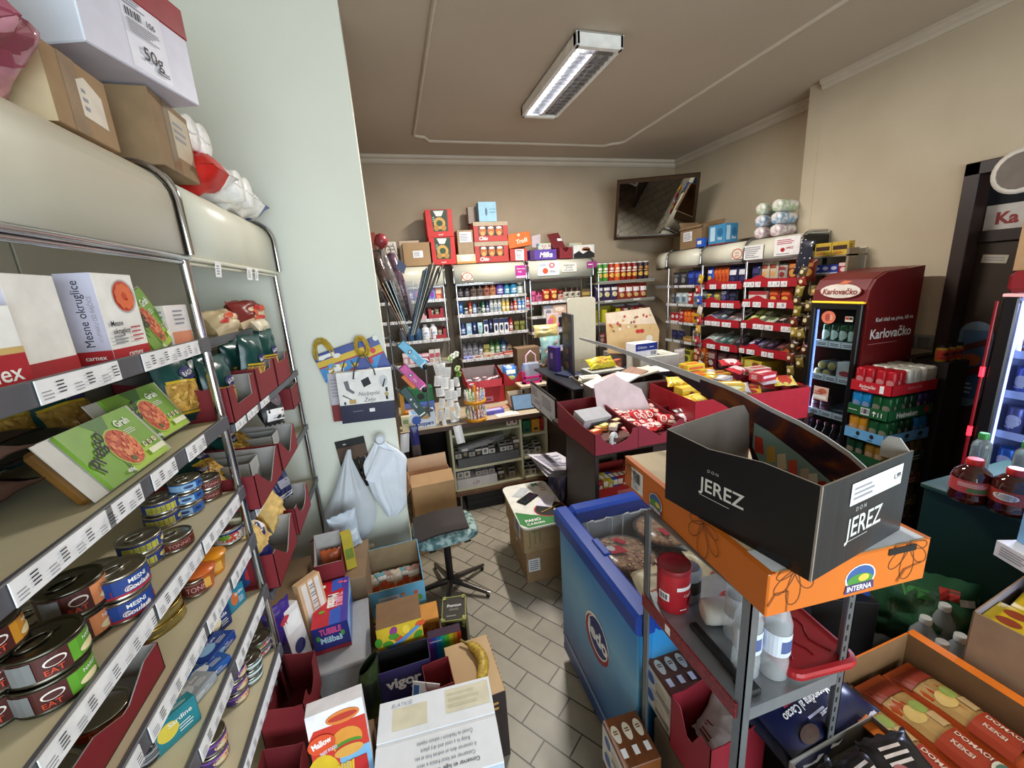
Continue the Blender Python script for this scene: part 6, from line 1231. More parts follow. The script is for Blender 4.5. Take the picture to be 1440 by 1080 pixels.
row([it('box',(.13,.06,.10,'#c9a83a','#3a2018','#a8202a',5),'sweet box',2)],(3.44,2.70,2.0125),(0,-1,0),-pi/2,'the top of small wall rack','sweet boxes on the wall rack')
row([it('box',(.065,.06,.07,'#2a3a90','#c8d0f0',None,2),'candy box',3),it('box',(.065,.06,.08,'#a8202a','#e8c8c8',None,3),'candy box',1)],(3.44,2.70,1.8725),(0,-1,0),-pi/2,'the middle of small wall rack','candy boxes on the wall rack')
row([it('box',(.065,.06,.07,'#b8902a','#e8d8a0',None,4),'candy box',4)],(3.44,2.70,1.7125),(0,-1,0),-pi/2,'the bottom of small wall rack','candy boxes on the wall rack')
def hstrip(name,label,pts,cols,w,X,seed):
 r=emp(name,label,'hanging strip',Mx());rr=random.Random(seed);P=[at(x,y,X=X)for x,y in pts];b=MB();b.tube([tuple(p)for p in P],.004,m('#b8b0a8'),5);part(b,'strip',r)
 n=len(cols)
 for i,c in enumerate(cols):
  t=(i+.5)/n*(len(P)-1);k=min(int(t),len(P)-2);p=P[k].lerp(P[k+1],t-k);k_,f=bag(w,w*1.25,w*.45,m(c,.3,var=.2),seed+i,8,8);f.ell(.5,.5,.25,.18,m('#e8d8b0'));part(k_,'sachet',r,TR(p+V((-.02,rr.uniform(-.02,.02),-w*.6)),-pi/2,0,rr.uniform(-.4,.4)))
hstrip('snack_strip','strip of small colourful packs hanging between far and second right bays',((985,385),(986,430),(985,470),(984,520)),['#c8a02a','#a82a30','#2a4ab0','#d8c8c0','#b0303a','#c89a3a','#a82a30','#8a3a2a','#b8c8d8'],.075,XR-.05,1)
hstrip('snack_strip','strip of brown and gold packs hanging left of the red fridge',((1134,375),(1126,420),(1119,470),(1114,530)),['#5a4a2a','#8a2a20','#9a8a3a','#4a3a20','#8a7a2a','#6a2a20','#a8903a','#4a3a28','#7a3a2a','#8a7a3a'],.07,XR-.09,2)
hstrip('snack_strip','second strip of dark gold packs hanging beside the red fridge',((1140,420),(1132,470),(1126,520)),['#6a5a2a','#4a3a20','#8a7a3a','#5a2a20','#7a6a2a'],.07,XR-.13,3)
b,f=bag(.12,.28,.03,m('#1f2230',.35,var=.2),7);f.scatter(12,4,.02,[WHITE]);one(b,'gift_bag','dark starry bag hanging at the near end of right shelving','gift bag',TR((XR-.06,2.68,1.87),-pi/2,0,.2))
BRN=m('#33231d',.45,var=.12,sc=6);CRM=m('#c9c4a6',.5,var=.05,sc=4);ZK=.835
b=MB();b.box(-.06,1.40,3.27,4.06,ZK-.03,ZK,m('#b9a98e',.45,var=.06,sc=5),.003);b.box(-.06,1.40,3.262,3.27,ZK-.034,ZK+.002,m('#4a342a',.5));ct=one(b,'counter_top','brown edged back counter top carrying candy display, tablet and sweets','counter',Mx())
def leg(x0,x1,y0,y1):b=MB();b.box(x0,x1,y0,y1,0,ZK-.031,BRN);part(b,'leg',ct)
leg(-.05,-.02,3.30,3.9);leg(1.30,1.345,3.28,3.9)
b=MB();b.box(-.02,1.30,4.03,4.05,0,ZK-.031,m('#1d1613',.7));part(b,'back_board',ct)
def cab():
 X0,X1,Y0,Y1=.335,1.215,3.30,3.62;r=emp('cigarette_cabinet','cream open cabinet with small white packs under the back counter','cabinet',Mx())
 for x in(X0,.955,X1-.018):b=MB();b.box(x,x+.02,Y0,Y1,.215,ZK-.035,CRM,.002);part(b,'upright',r)
 b=MB();b.box(X0,X1,Y1-.012,Y1,.215,ZK-.035,m('#8a8468',.6));part(b,'back_panel',r)
 for x0,x1,z in((X0,.96,.225),(X0,.96,.42),(X0,.96,.735),(.97,X1,.225),(.97,X1,.42),(.97,X1,.64)):b=MB();b.box(x0+.015,x1-.0,Y0+.002,Y1-.01,z-.02,z,CRM,.002);part(b,'shelf',r)
 b=MB();b.box(X0-.02,X1+.02,Y0-.01,Y1,.165,.20,m('#6a4a34',.6,var=.15),.003);part(b,'base_board',r)
 for x in(X0+.05,X1-.05):b=MB();b.tube([(x,Y0+.05,0),(x,Y0+.05,.17)],.015,m('#8a8a88',.3,.8),8);part(b,'leg',r)
cab()
b=MB();b.box(0,.42,-.02,.02,0,.06,m('#6a6a6c',.4,.3),.004);f=b.face('f',0,.42,-.02,.02,0,.06);f.lines(.05,.2,.95,.8,3,m('#b8b8b8'));one(b,'metal_tray','tilted grey metal tray lying on the upper cabinet shelf','tray',TR((.41,3.38,.545),.0,.3,-.18))
one(bx(.55,.16,.08,m('#5a5a5c',.6)),'grey_bin','dark grey bin on middle cabinet shelf with small packs behind','bin',TR((.66,3.39,.4205)))
one(bx(.36,.16,.085,m('#c8c4c2',.6),lambda F:(F('f').txt('JTI',.5,.5,.25,m('#8a5a4a'),.2),F('f').poly([(.38,.4),(.42,.4),(.40,.6)],m('#c8602a')))),'display_tray','low white card tray on the bottom cabinet shelf','display tray',TR((.54,3.39,.2255)))
rr=random.Random(9);n=0
for x0,x1,z,zz in((.37,.94,.42,.081),(.37,.70,.225,.086),(.74,.93,.225,0),(.985,1.19,.42,0),(.985,1.19,.225,0)):
 x=x0;wn={(.42,.37):'in the grey bin',(.225,.37):'in the low white tray',(.225,.74):'right of the low white tray',(.42,.985):'on right middle cabinet shelf',(.225,.985):'on right bottom cabinet shelf'}[(z,x0)];i=0
 while x<x1-.03:
  w=.055;c=rr.choice(['#d8d6d2','#c8c6c4','#3a3434','#b0a8a0','#e0dedc','#5a4a48','#a8a4a8']);hh=rr.choice((.085,.09,.06));key=('cig',c,hh)
  yy=3.39+rr.uniform(-.01,.02)if zz==0 else 3.392
  thing(key,lambda:pack(w,.10,hh,c,'#2a2426' if c>'#8' else '#c8c4c0','#8a7a60',int(hh*1000)),'small_pack',f'{cname(c)} small pack, {ORD[i]} from the left {wn}','packet',TR((x+w/2,yy,z+zz+.0006)),'small packs in the cabinet');x+=w+rr.choice((.004,.006,.05));i+=1
for i,(c,x)in enumerate((('#1f5a3a',1.03),('#c88a2a',1.115),('#a8252a',1.175))):one(bx(.075 if i<2 else.03,.14,.115,m(c,.5),lambda F:F('f').ell(.5,.25,.3,.1,INK)),'carton',f'{("green", "orange", "red")[i]} carton on the top right cabinet shelf','carton',TR((x,3.40,.6405)))
for i in range(2):thing('wp',lambda:pack(.045,.05,.085,'#c8c4b8','#5a5a4a','#8a3a3a',3),'small_pack',f'white small pack, {("left", "right")[i]} of two at the end of the metal tray','packet',TR((.87+.05*i,3.36,.735+.0005)))
b=MB();CR=m('#17171a',.5)
for z in(0,.06,.12):b.box(-.17,.17,-.105,.105,z,z+.035,CR,.004);
b.box(-.165,.165,-.10,.10,.0,.14,CR,.004);cr_=one(b,'crate','black plastic crate on the floor under the cigarette cabinet','crate',TR((.60,3.42,0)))
for i,(x,c)in enumerate(((.52,'#b8b0a0'),(.60,'#c8c8c4'),(.67,'#2a3a6a'))):one(bx(.07,.1,.09,m(c,.5),lambda F:F('f').rect(.1,.2,.9,.6,m('#8a8a80'))),'small_pack',f'{("beige", "white", "blue")[i]} pack lying on the black plastic crate','packet',TR((x,3.40,.156)))
b=MB();b.box(-.012,.012,-.22,.22,0,.58,m('#20202a',.6,var=.3),.003,mats={'l':m('#7f7d96',.7,var=0,sc=9,h2='#2f3060')});one(b,'newspaper_rack','rack of newspapers with blue pictures leaning beside the brown counter panel','newspaper rack',TR((1.02,2.72,.02),-.12,0,.10))
for i in range(3):b=MB();b.grid(lambda u,v:((u-.5)*.26,(v-.5)*.34,.02*u*u),5,4,m('#c9c4cc',.7,var=.05));b.grid(lambda u,v:((u-.5)*.26,(v-.5)*.34,.02*u*u-.002),5,4,PAPER,flip=True);f=Fc(b,lambda u,v,e:((u-.5)*.26,(v-.5)*.34,.02*u*u+e),.26,.34,4,1);f.lines(.1,.2,.9,.9,8,m('#5a5a72'));one(b,'newspaper',f'folded newspaper, {("bottom", "middle", "top")[i]} of the pile above the newspaper rack','newspaper',TR((1.0,2.6,.625+.022*i),.1*i,0,.25),'pile of newspapers')
def oc(px,py,dz=0):p=at(px,py,Z=ZK);return V((p.x,p.y,ZK+.0006+dz))
def knop(F):f=F('f');f.rect(0,0,1,1,m('#c8d0dc'));f.txt('Knoppers',.55,.3,.28,m('#1f2f7a'),.7,bold=.03,shear=.1);f.ell(.25,.6,.18,.3,m('#3a5aa8'));f.ell(.6,.75,.2,.15,m('#b08a5a'));F('t').rect(.1,.1,.9,.9,m('#8ab0d8'))
p=at(578,606,Y=3.33);q=at(614,600,Y=3.33);one(bx(q.x-p.x,.16,.12,m('#c8d0dc',.45),knop),'wafer_carton','white and blue wafer carton at the left end of back counter','carton',TR(((p.x+q.x)/2,3.41,ZK+.0006),.02))
b=MB();b.box(-.05,.05,-.07,.07,0,.015,m('#2a2c30',.4),.003);t=b.face('t',-.05,.05,-.07,.07,0,.015);t.rect(.1,.72,.9,.92,m('#7a8a7a'))
for i in range(4):
 for j in range(4):t.rect(.1+.21*i,.06+.16*j,.25+.21*i,.17+.16*j,m('#6a6c70'))
one(b,'calculator','grey calculator resting on the white and blue wafer carton','calculator',TR((.155,3.41,ZK+.1212),.5))
one(bx(.28,.16,.15,m('#3f5ab0',.5),lambda F:F('f').rect(.0,.6,1,1,m('#5a78c8'))),'carton','blue carton behind the wafer carton on back counter','carton',TR((.12,3.66,ZK+.0006)))
one(bx(.22,.14,.12,m('#1f6a3a',.5),lambda F:F('f').ell(.5,.4,.15,.25,BLACK)),'carton','green carton stacked on the blue carton','carton',TR((.15,3.67,ZK+.152)))
one(bx(.14,.10,.10,m('#c8822a',.5)),'carton','orange carton between wafer carton and blue carton','carton',TR((.06,3.545,ZK+.0006)))
one(bx(.035,.12,.30,m('#c98a24',.5)),'carton','narrow standing yellow orange carton against the pillar side','carton',TR((-.015,3.50,ZK+.0006)))
one(bx(.07,.05,.12,m('#d8d0a8',.5),lambda F:F('f').rect(.2,.5,.8,.8,m('#8a9a6a'))),'carton','small cream carton at the far left front of back counter','carton',TR((-.005,3.335,ZK+.0006)))
b,f=bag(.07,.30,.03,lambda u,v:m('#2a2c6a',.3,var=.2)if v>.45 else m('#5a4a48',.35,var=.3),6);one(b,'hanging_pack','blue and brown film strip hanging over the back counter edge','pack',TR((.05,3.235,.60),0,.03))
for i,(px,py)in enumerate(((571,622),(646,622))):
 p=at(px,py,Y=3.25);b=MB();b.grid(lambda u,v:((u-.5)*.07+.02*v*(i or-1),-.006*sin(u*6),-v*.16),6,6,PAPER);b.grid(lambda u,v:((u-.5)*.07+.02*v*(i or-1),.001-.006*sin(u*6),-v*.16),6,6,PAPER,flip=True);one(b,'receipt',f'paper slip hanging over the {("left", "right")[i]} part of back counter front','receipt',TR((p.x if i==0 else.40,3.25,ZK-.0)))
def candytower():
 r=emp('candy_display','round two tier orange display of striped candy sticks on back counter','candy display',TR(oc(671,591)+V((0,.02,0))));OG=m('#d8901f',.35)
 b=MB();b.lathe([(.012,0),(.012,.30)],OG,10);part(b,'column',r)
 for k,(z,rad)in enumerate(((.0,.088),(.155,.092))):
  b=MB();b.lathe([(.01,z),(rad,z),(rad+.004,z+.028),(rad-.004,z+.028),(rad-.006,z+.006),(.01,z+.006)],OG,26);part(b,'tier',r)
  rr=random.Random(k)
  for i in range(15):
   a=2*pi*i/15+.2;c=rr.choice(['#d88a6a','#5aa05a','#b06aa0','#d8c8b0','#c85a5a','#e0b070','#7a8ac0','#4a9a4a']);s=MB();s.M=TR((.07*cos(a),.07*sin(a),z+.007),a,0,.12);s.lathe([(.011,0),(.012,.02),(.011,.09),(.005,.105)],m(c,.35,var=0,sc=60,h2='#efe6da'),8);part(s,'candy_stick',r)
candytower()
b=MB();b.box(-.13,.13,-.005,.005,0,.15,BLACK,.003);b.face('f',-.13,.13,-.005,.005,0,.15).rect(.05,.06,.95,.94,m('#6f8aa8',.1));p=oc(742,577);one(b,'tablet','tablet with pale blue screen tilted on the back counter','tablet',TR((p.x,p.y+.02,ZK+.003),-.05,-.55))
b=MB();b.box(-.045,.045,-.008,.01,0,.002,BLACK);
one(bx(.26,.15,.17,m('#a81f2a',.5),lambda F:(F('f').txt('Choc',.3,.25,.12,WHITE,.4),F('f').rect(.1,.1,.55,.4,m('#c87a98')),F('f').txt('Choc',.32,.25,.16,m('#4a2a8a'),.35))),'carton','red carton under the pink tray of wrapped sweets','carton',TR((.83,3.85,ZK+.0006)))
pt=m('#c8404a',.45);red_tray(0,TR((.76,3.72,ZK+.172)),.34,.28,.16,.075,.06,'pink red tray of wrapped sweets on the red carton',None,mo=pt,mi=m('#8a7a7a'))
rr=random.Random(3)
for i in range(14):
 x,y=.63+.055*(i%5)+rr.uniform(-.01,.01),3.78+.055*(i//5);thing(('ws',i%3),lambda:pouch(.05,.075,.028,('#d8ccd0','#c8b0b8','#e8e0e0')[i%3],'#8a4a5a',None,i),'wrapped_sweet','pale wrapped sweet heaped in the pink red tray','sweet',TR((x,y,ZK+.205+.025*(i%2)),rr.uniform(0,6),-1.3),'wrapped sweets')
one(bx(.34,.22,.15,m('#a87a34',.6)),'carton','ochre carton under the two trays of blue candy bags','carton',TR((1.14,3.90,ZK+.0006)))
for i in range(2):
 red_tray(0,TR((1.05+.19*i,3.76,ZK+.152)),.185,.24,.17,.13,.05,f'dark red tray of blue candy bags, {("left", "right")[i]} one on ochre carton','v',.8,'trays on ochre carton',mo=m('#a01f28',.5))
 for k in range(2):thing(('bc',i),lambda:pouch(.13,.16,.05,('#3f7ac8','#4a88d0')[i],'#e8f0e0','#d8d87a',5+i),'candy_bag',f'blue and white candy bag, {("front", "rear")[k]} one in {("left", "right")[i]} tray on ochre carton','bag',TR((1.05+.19*i,3.82+.07*k,ZK+.17),0,-.15))
b=tray(.22,.16,.13,.10,.07,m('#d8ccc4',.6),m('#cfc2b0',.7),None);f=b.face('f',-.11,.11,0,.16,0,.10)
for i in range(7):f.ell(.08+.14*i,.92,.07,.14,m('#6a5a5a'))
one(b,'display_tray','white scalloped empty tray behind the tablet','display tray',TR((1.06,3.48,ZK+.0006)))
one(bx(.18,.09,.035,m('#5a58b0',.45),lambda F:F('t').rect(.1,.2,.9,.8,m('#c8c0e8'))),'sweet_box','violet flat packet lying between candy display and tablet','packet',TR((.76,3.44,ZK+.0006),.05))
for i,(x,y,w_,c)in enumerate(((.86,3.36,.2,'#d8d4d0'),(.80,3.58,.3,'#b88a70'))):b=MB();b.box(-w_/2,w_/2,-.06,.06,0,.004,m(c,.6,var=.2,sc=30));one(b,'leaflet',f'{("pale", "brown")[i]} printed mat lying on the back counter','mat',TR((x,y,ZK+.0006),.08))
ZS=1.02;XA,YA=.985,1.93
def counter():
 r=emp('sales_counter','dark brown sales counter loaded with red trays and boxes','counter',Mx())
 b=MB();b.box(XA-.01,2.55,YA-.02,2.55,ZS-.03,ZS,BRN,.003);b.box(1.18,2.55,2.55,3.24,ZS-.03,ZS,BRN,.003);b.box(1.43,2.55,3.24,3.60,ZS-.03,ZS,BRN,.003);part(b,'counter_top',r)
 for n,a in(('side_panel',(XA,XA+.025,YA,2.35,0,ZS-.031)),('side_panel',(1.36,1.385,YA,2.35,0,ZS-.031)),('side_panel',(2.50,2.54,YA,3.5,0,ZS-.031)),('back_panel',(XA,1.36,2.335,2.35,0,ZS-.031)),('front_panel',(1.385,2.5,YA+.01,YA+.03,0,ZS-.031)),('side_panel',(1.20,1.225,2.56,3.23,0,ZS-.031)),('shelf',(XA+.026,1.359,YA+.01,2.33,.66,.682))):
  b=MB();b.box(*a,BRN if n!='back_panel' else m('#6a5f50',.7),.002);part(b,n,r)
 b=MB();b.box(1.44,2.45,2.90,3.55,ZS,ZS+.13,m('#2a2a30',.5),.004);part(b,'raised_top',r)
counter()
red_tray(0,TR((1.175,YA+.03,.6825)),.31,.25,.11,.075,.06,'bright red tray of chewing gum packs inside the brown counter shelf',None,mo=m('#b82a20',.5),mi=m('#8a1f1a'),art=lambda f:(f.lines(.4,.3,.8,.6,2,m('#e8a090'))))
for i,c in enumerate(('#a83028','#c8a82a','#c8b03a','#2a4ab0','#a82a24','#b03028','#a82a24','#b83a2a','#c8b82a')):thing(('gm',c),lambda:pack(.03,.11,.11,c,'#e8d8b0','#ffffff',i),'gum_pack',f'{cname(c)} gum pack, {ORD[i]} from the left in the bright red tray','gum',TR((1.045+.032*i,YA+.10,.6852),0),'gum packs')
RT2=m('#8a2230',.5,var=.06,sc=6)
p=at(843,643,Z=ZS+.001);q=at(898,632,Z=ZS+.001)
xa,xb2=p.x,q.x;
ZT2=ZS+.0008
one(tray(.265,.52,.17,.125,.05,RT2,m('#7a1f28',.6),'c',cw=.72),'display_tray','large dark red tray at the counter corner holding lighters and a silver box','display tray',TR((1.083,1.86,ZT2),0),'large red counter trays')
one(tray(.30,.52,.17,.125,.05,RT2,m('#7a1f28',.6),'v',cw=.8),'display_tray','large dark red tray heaped with red and white bags','display tray',TR((1.369,1.87,ZT2),-.01),'large red counter trays')
one(bx(.20,.11,.09,m('#a8a8ac',.4),lambda F:(F('f').rect(.25,.25,.75,.75,m('#2a2422')),F('f').rect(.05,.05,.95,.95,m('#b0b0b4')),F('f').rect(.3,.3,.8,.72,m('#1d1918')))),'carton','silver grey box with dark window standing tilted in the corner tray','box',TR((1.06,2.14,ZT2+.07),.18,.35,.05))
for i,(x,y,c,yw)in enumerate(((1.02,1.99,'#c84a2a',.3),(1.07,2.02,'#c87a3a',-.2),(1.10,2.03,'#b8a83a',.5),(1.16,2.01,'#3a2a28',.1),(1.13,1.98,'#c8b0a8',.9),(1.19,2.05,'#6a3a38',.4))):one(bx(.07,.045,.022,m(c,.4),lambda F:F('t').rect(.15,.2,.85,.8,m('#e8d8a0'))),'small_pack',f'{cname(c)} small pack, {ORD[i]} from the left lying in the corner tray','packet',TR((x,y,ZT2+.075+.004*i),yw))
one(bx(.22,.30,.07,m('#5a3028',.6)),'carton','hidden brown carton filling the bottom of corner tray','carton',TR((1.083,2.03,ZT2+.0026)))
b=MB();b.tube([(.028*cos(k*pi/10),0,.028*sin(k*pi/10))for k in range(20)],.014,m('#c9c9c4',.3),8,closed=True);o=one(b,'tape_roll','pale grey tape roll standing at front of the corner tray','tape',TR((1.075,1.885,ZT2+.07),.6));
rr=random.Random(12)
for i in range(24):
 k=i%6;l=i//6;x=1.27+.038*k+rr.uniform(-.01,.01);y=1.95+.10*(l%4)+rr.uniform(-.02,.02);z=ZT2+.06+.022*((i*5)%5)+.012*l
 def kb():
  b,f=bag(.13,.085,.03,m('#b8262a',.35,var=.08),70+i%4,10,8,.2);f.ell(.3,.5,.16,.3,m('#e8d8d0'));f.txt('8',.3,.5,.4,m('#b8262a'),.2,bold=.04);f.rect(.5,.2,.95,.42,m('#e8d0c8'));f.ell(.72,.68,.14,.2,m('#e0b8b0'));f.lines(.5,.05,.9,.15,1,WHITE);return[('',b)]
 thing(('kb',i%4),kb,'snack_bag','red and white snack bag heaped in the second large counter tray','bag',TR((x,y,z),rr.uniform(-.5,.5),-1.15+rr.uniform(-.3,.3),rr.uniform(-.2,.2)),'red and white snack bags')
b=MB();b.panel([(0,0),(.34,-.0),(.30,.15),(.14,.26),(0,.2)],(0,0,0),(1,0,0),(0,.55,.83),.003,m('#cbb8bc',.6),m('#b9a6aa'));one(b,'tray_lid','pale pink card lid raised behind the red and white bags','lid',TR((1.16,2.22,ZT2+.10),-.25))
def gcart():
 b=tray(.62,.40,.20,.20,.20,m('#8a8682',.6),m('#4a3e34',.8),None,t=.004);f=b.face('f',-.31,.31,0,.40,0,.20);f.lines(.02,.3,.5,.6,2,m('#97938f'));return b
p=at(830,548,Y=2.45);one(gcart(),'carton','long open grey carton behind the red counter trays','carton',TR((p.x+.335,2.46,ZS+.0008),-.06))
for i,(x,y,c,yw,tl)in enumerate(((1.35,2.58,'#d8d0c8',.2,.2),(1.45,2.62,'#b8a0a0',-.3,.3),(1.56,2.60,'#e0dcd8',.4,.15),(1.66,2.64,'#8a6a5a',.1,.3),(1.75,2.62,'#c8c0b0',-.2,.2))):one(bx(.16,.20,.012,m(c,.6,var=.12,sc=20)),'booklet',f'{cname(c)} booklet, {ORD[i]} from the left lying across the long grey carton','booklet',TR((x,y,ZS+.19+.01*i),yw,0,-tl))
pts=[at(748,567,Y=3.10),at(781,594,Y=2.62),at(781,560,Y=2.62),at(748,538,Y=3.10)];O=pts[0];U=(pts[1]-O).normalized();N_=U.cross(V((0,0,1)));Wd=V((0,0,1));L_=(pts[1]-O).length
P_2=[(0,0),((pts[1]-O).dot(U),(pts[1]-O).z),((pts[2]-O).dot(U),(pts[2]-O).z),(0,(pts[3]-O).z)]
b=MB();b.panel([(a+(-.012 if i in(0,3)else.012),c+(-.014 if i<2 else.014))for i,(a,c)in enumerate(P_2)],O,U,Wd,.012,BLACK);f=Fc(b,lambda u,v,e:tuple(O+U*(P_2[1][0]*u)+Wd*((P_2[1][1]*u)+(P_2[3][1]+(P_2[2][1]-P_2[1][1]-P_2[3][1])*u)*v)+N_*e),.55,.16,1,1);f.rect(0,0,1,1,m('#d0d4da',.4));f.lines(.04,.5,.4,.9,4,m('#7a7c84'));f.lines(.5,.35,.9,.85,5,m('#7a7c84'));f.lines(.15,.2,.4,.4,2,m('#8a8c94'));f.rect(.45,0,.455,1,GREYINK);f.txt('A',.85,.15,.16,INK,.1)
lb=one(b,'notice_board','white notice in a black frame fixed at the left end of sales counter','notice',Mx());b=MB();b.tube([tuple(O+U*.2+V((0,0,.02))),tuple(O+U*.2-N_*(-.0)+V((.12,.05,-.02))),(1.20,2.95,.98)],.009,BLACK,6);part(b,'bracket',lb)
b=MB();b.box(0,.26,0,.85,0,.018,m('#22252c',.4),.003);b.box(.02,.22,.02,.04,-.151,0,BLACK);b.box(.02,.22,.58,.60,-.151,0,BLACK);bs=one(b,'black_shelf','low black shelf with notebooks at the left end of sales counter','shelf',TR((1.175,2.62,ZS+.152)))
one(bx(.14,.18,.018,m('#27304a',.5),lambda F:F('f').rect(0,.2,1,.8,PAPER)),'notebook','dark blue closed notebook on the black shelf','notebook',TR((1.33,3.06,ZS+.1706),.3))
for i in range(3):one(bx(.15,.11,.014,m(('#c9b98a','#d8d0b8','#e6e2da')[i],.6),lambda F:F('t').lines(.1,.1,.9,.9,5,m('#b8b0a0'))),'note_pad',f'{("bottom beige", "middle cream", "top white")[i]} note pad of the pile on the black shelf','note pad',TR((1.36+.01*i,2.76,ZS+.1706+.0145*i),-.5+.15*i))
b=MB();P3=[(-.13,0),(.13,0)];out=[]
for cx,cy,a0 in((.10,.62,0),(-.10,.62,pi/2)):out+=[(cx+.03*cos(a0+k*pi/10),cy+.03*sin(a0+k*pi/10))for k in range(6)]
b.panel(P3+out,(0,0,0),(1,0,0),(0,0,1),.02,m('#cfc6b0',.4,var=.03));f=Fc(b,lambda u,v,e:(-.13+.26*u,-e,.65*v),.26,.65);f.rect(.35,.0,.95,.20,m('#d8d0bc',.5));f.ell(.4,.55,.012,.005,m('#8a7a60'));f.ell(.65,.56,.012,.005,m('#8a7a60'))
one(b,'cream_board','tall cream rounded panel standing on the sales counter','board',TR((1.575,3.3,ZS+.1312),-.05,.02))
b=MB();b.box(-.01,.01,-.16,.16,0,.50,m('#2a1f24',.4),.002);f=b.face('l',-.01,.01,-.16,.16,0,.5);
for i,v in enumerate((.9,.62,.38,.15)):f.ell(.5,v,.18,.06,m('#8a6a3a'));f.lines(.3,v-.12,.7,v-.08,2,m('#8a7a6a'))
one(b,'advent_calendar','dark gold lettered flat box standing left of the tall cream panel','box',TR((1.365,3.12,ZS+.1706),-.17))
one(bx(.05,.14,.21,m('#4a3088',.45),lambda F:F('l').rect(.3,.5,.6,.75,m('#b8a8d8'))),'carton','purple carton standing on the black shelf with small label','carton',TR((1.31,3.30,ZS+.1706),.15))
def toybag(c,c2,w,h,seed):b,f=bag(w,h,.08,m(c,.25,var=.25),seed,12,14,.25);f.scatter(16,seed,.06,[m(x)for x in c2]);return b
one(toybag('#8ab0b0',['#d8a0a8','#e0d0c0','#d87a8a','#c8c08a'],.22,.26,5),'toy_bag','teal and pink patterned toy bag hanging left of the gold lettered box','bag',TR((1.40,3.62,ZS+.17),.1))
one(toybag('#c8b87a',['#d8d0b0','#c85a5a','#e0c050'],.24,.12,8),'toy_bag','yellow and pink patterned toy bag piled over the teal one','bag',TR((1.38,3.66,ZS+.42),-.2,-.3))
one(bx(.13,.02,.80,m('#d8c0c4',.4),lambda F:[F('f').scatter(18,8,.05,[m('#d86a8a'),m('#e8d8d8'),m('#c8a04a')]),F('f').ell(.5,.92,.3,.06,m('#d8a03a'))]),'toy_card','tall pink toy card standing behind the patterned toy bags','card',TR((at(777,460,Y=3.95).x,3.95,ZK+.0006),.0))
one(carton(.24,.16,.483,CARDD,tape=False),'carton','carton behind the toy bags under the tall pink card','carton',TR((1.27,3.98,ZK+.0006)))
one(carton(.16,.12,.350,CARDD,tape=False),'carton','carton under the teal patterned toy bag','carton',TR((1.318,3.80,ZK+.0006)))
def pinkbag():
 b=MB();PK=m('#d82a88',.35);b.box(-.09,.09,-.03,.03,0,.02,PK);b.box(-.09,-.07,-.03,.03,0,.12,PK);b.box(.07,.09,-.03,.03,0,.12,PK);b.box(-.085,.085,-.03,.03,.05,.07,PK);c=MB();c.box(-.08,.08,-.025,.025,.02,.20,m('#b8c0d8',.2,alpha=.6),.01);h=MB();h.tube([(-.05,0,.19),(-.045,0,.27),(0,0,.31),(.045,0,.27),(.05,0,.19)],.008,m('#e8b8cc',.4),8)
 return[('',b),('clear_case',c),('handle',h)]
p=at(755,546,Y=3.42);thing(None,pinkbag,'toy_case','magenta toy case with pink loop handle left of the black shelf','toy',TR((1.20,3.63,ZS+.0006)))
b=MB();b.box(-.14,.14,-.10,.10,0,.0195,m('#c8b8a0',.5));b.box(-.13,-.11,-.09,.09,-.18,0,CHROME);b.box(.11,.13,-.09,.09,-.18,0,CHROME);one(b,'wire_shelf','small pale shelf carrying the magenta toy case over back counter','shelf',TR((1.20,3.63,ZS-.0195)))
one(bx(.30,.20,.07,m('#a8a8a2',.5),lambda F:F('f').rect(.1,.2,.5,.8,m('#c8c83a'))),'display_tray','grey tray holding the yellow open bag before the cream panel','display tray',TR((1.62,3.01,ZS+.1306)))
b,f=bag(.26,.12,.08,m('#c8b82a',.3,var=.15),14,wr=.35);f.ell(.5,.5,.3,.3,m('#b88a3a'));one(b,'candy_bag','yellow open bag lying before the tall cream panel','bag',TR((1.62,2.98,ZS+.2095),.1,-.9))
one(bx(.34,.28,.14,m('#d0cfc4',.6),lambda F:(F('t').lines(.1,.1,.9,.9,5,m('#b8b8a8')),F('f').rect(.05,.1,.3,.5,m('#8a8a80')))),'paper_box','white box of loose papers in the middle of sales counter','box',TR((2.12,3.05,ZS+.1306),-.1))
def xmas():
 b=MB();pts=[(0,0),(.50,-.06),(.53,.16),(.44,.38),(.0,.36)];b.panel([(a-.25,c)for a,c in pts],(0,0,0),(1,0,0),(0,0,1),.006,m('#c9a878',.5,var=.06),m('#a88a60'));f=Fc(b,lambda u,v,e:(-.25+.5*u,-e,.38*v),.5,.38);f.poly([(.0,.93),(.88,.99),(1.0,.6),(.6,.62),(.02,.7)],m('#dcc8b0'));rr=random.Random(4)
 for i in range(26):f.ell(.06+.86*rr.random(),.5+.42*rr.random(),.03,.03,rr.choice([m('#b83a2a'),m('#a84a3a'),m('#c8a05a'),m('#d8d0c8'),m('#7a6a4a')]),7,rot=rr.random()*3);f.e-=f.de*.5
 for u in(.62,.70):f.ell(u,.45,.05,.05,m('#b82a24'),8)
 f.ell(.84,.26,.07,.08,m('#d8d0c0'));f.rect(.86,.02,1.0,.12,m('#d89a2a'));return b
one(xmas(),'carton','beige festive printed carton panel with red bows on sales counter','carton',TR((2.07,3.27,ZS+.27),-.05,-.12))
one(bx(.48,.12,.138,m('#8a8078',.6)),'carton','plain carton supporting the festive printed panel','carton',TR((2.10,3.38,ZS+.1306)))
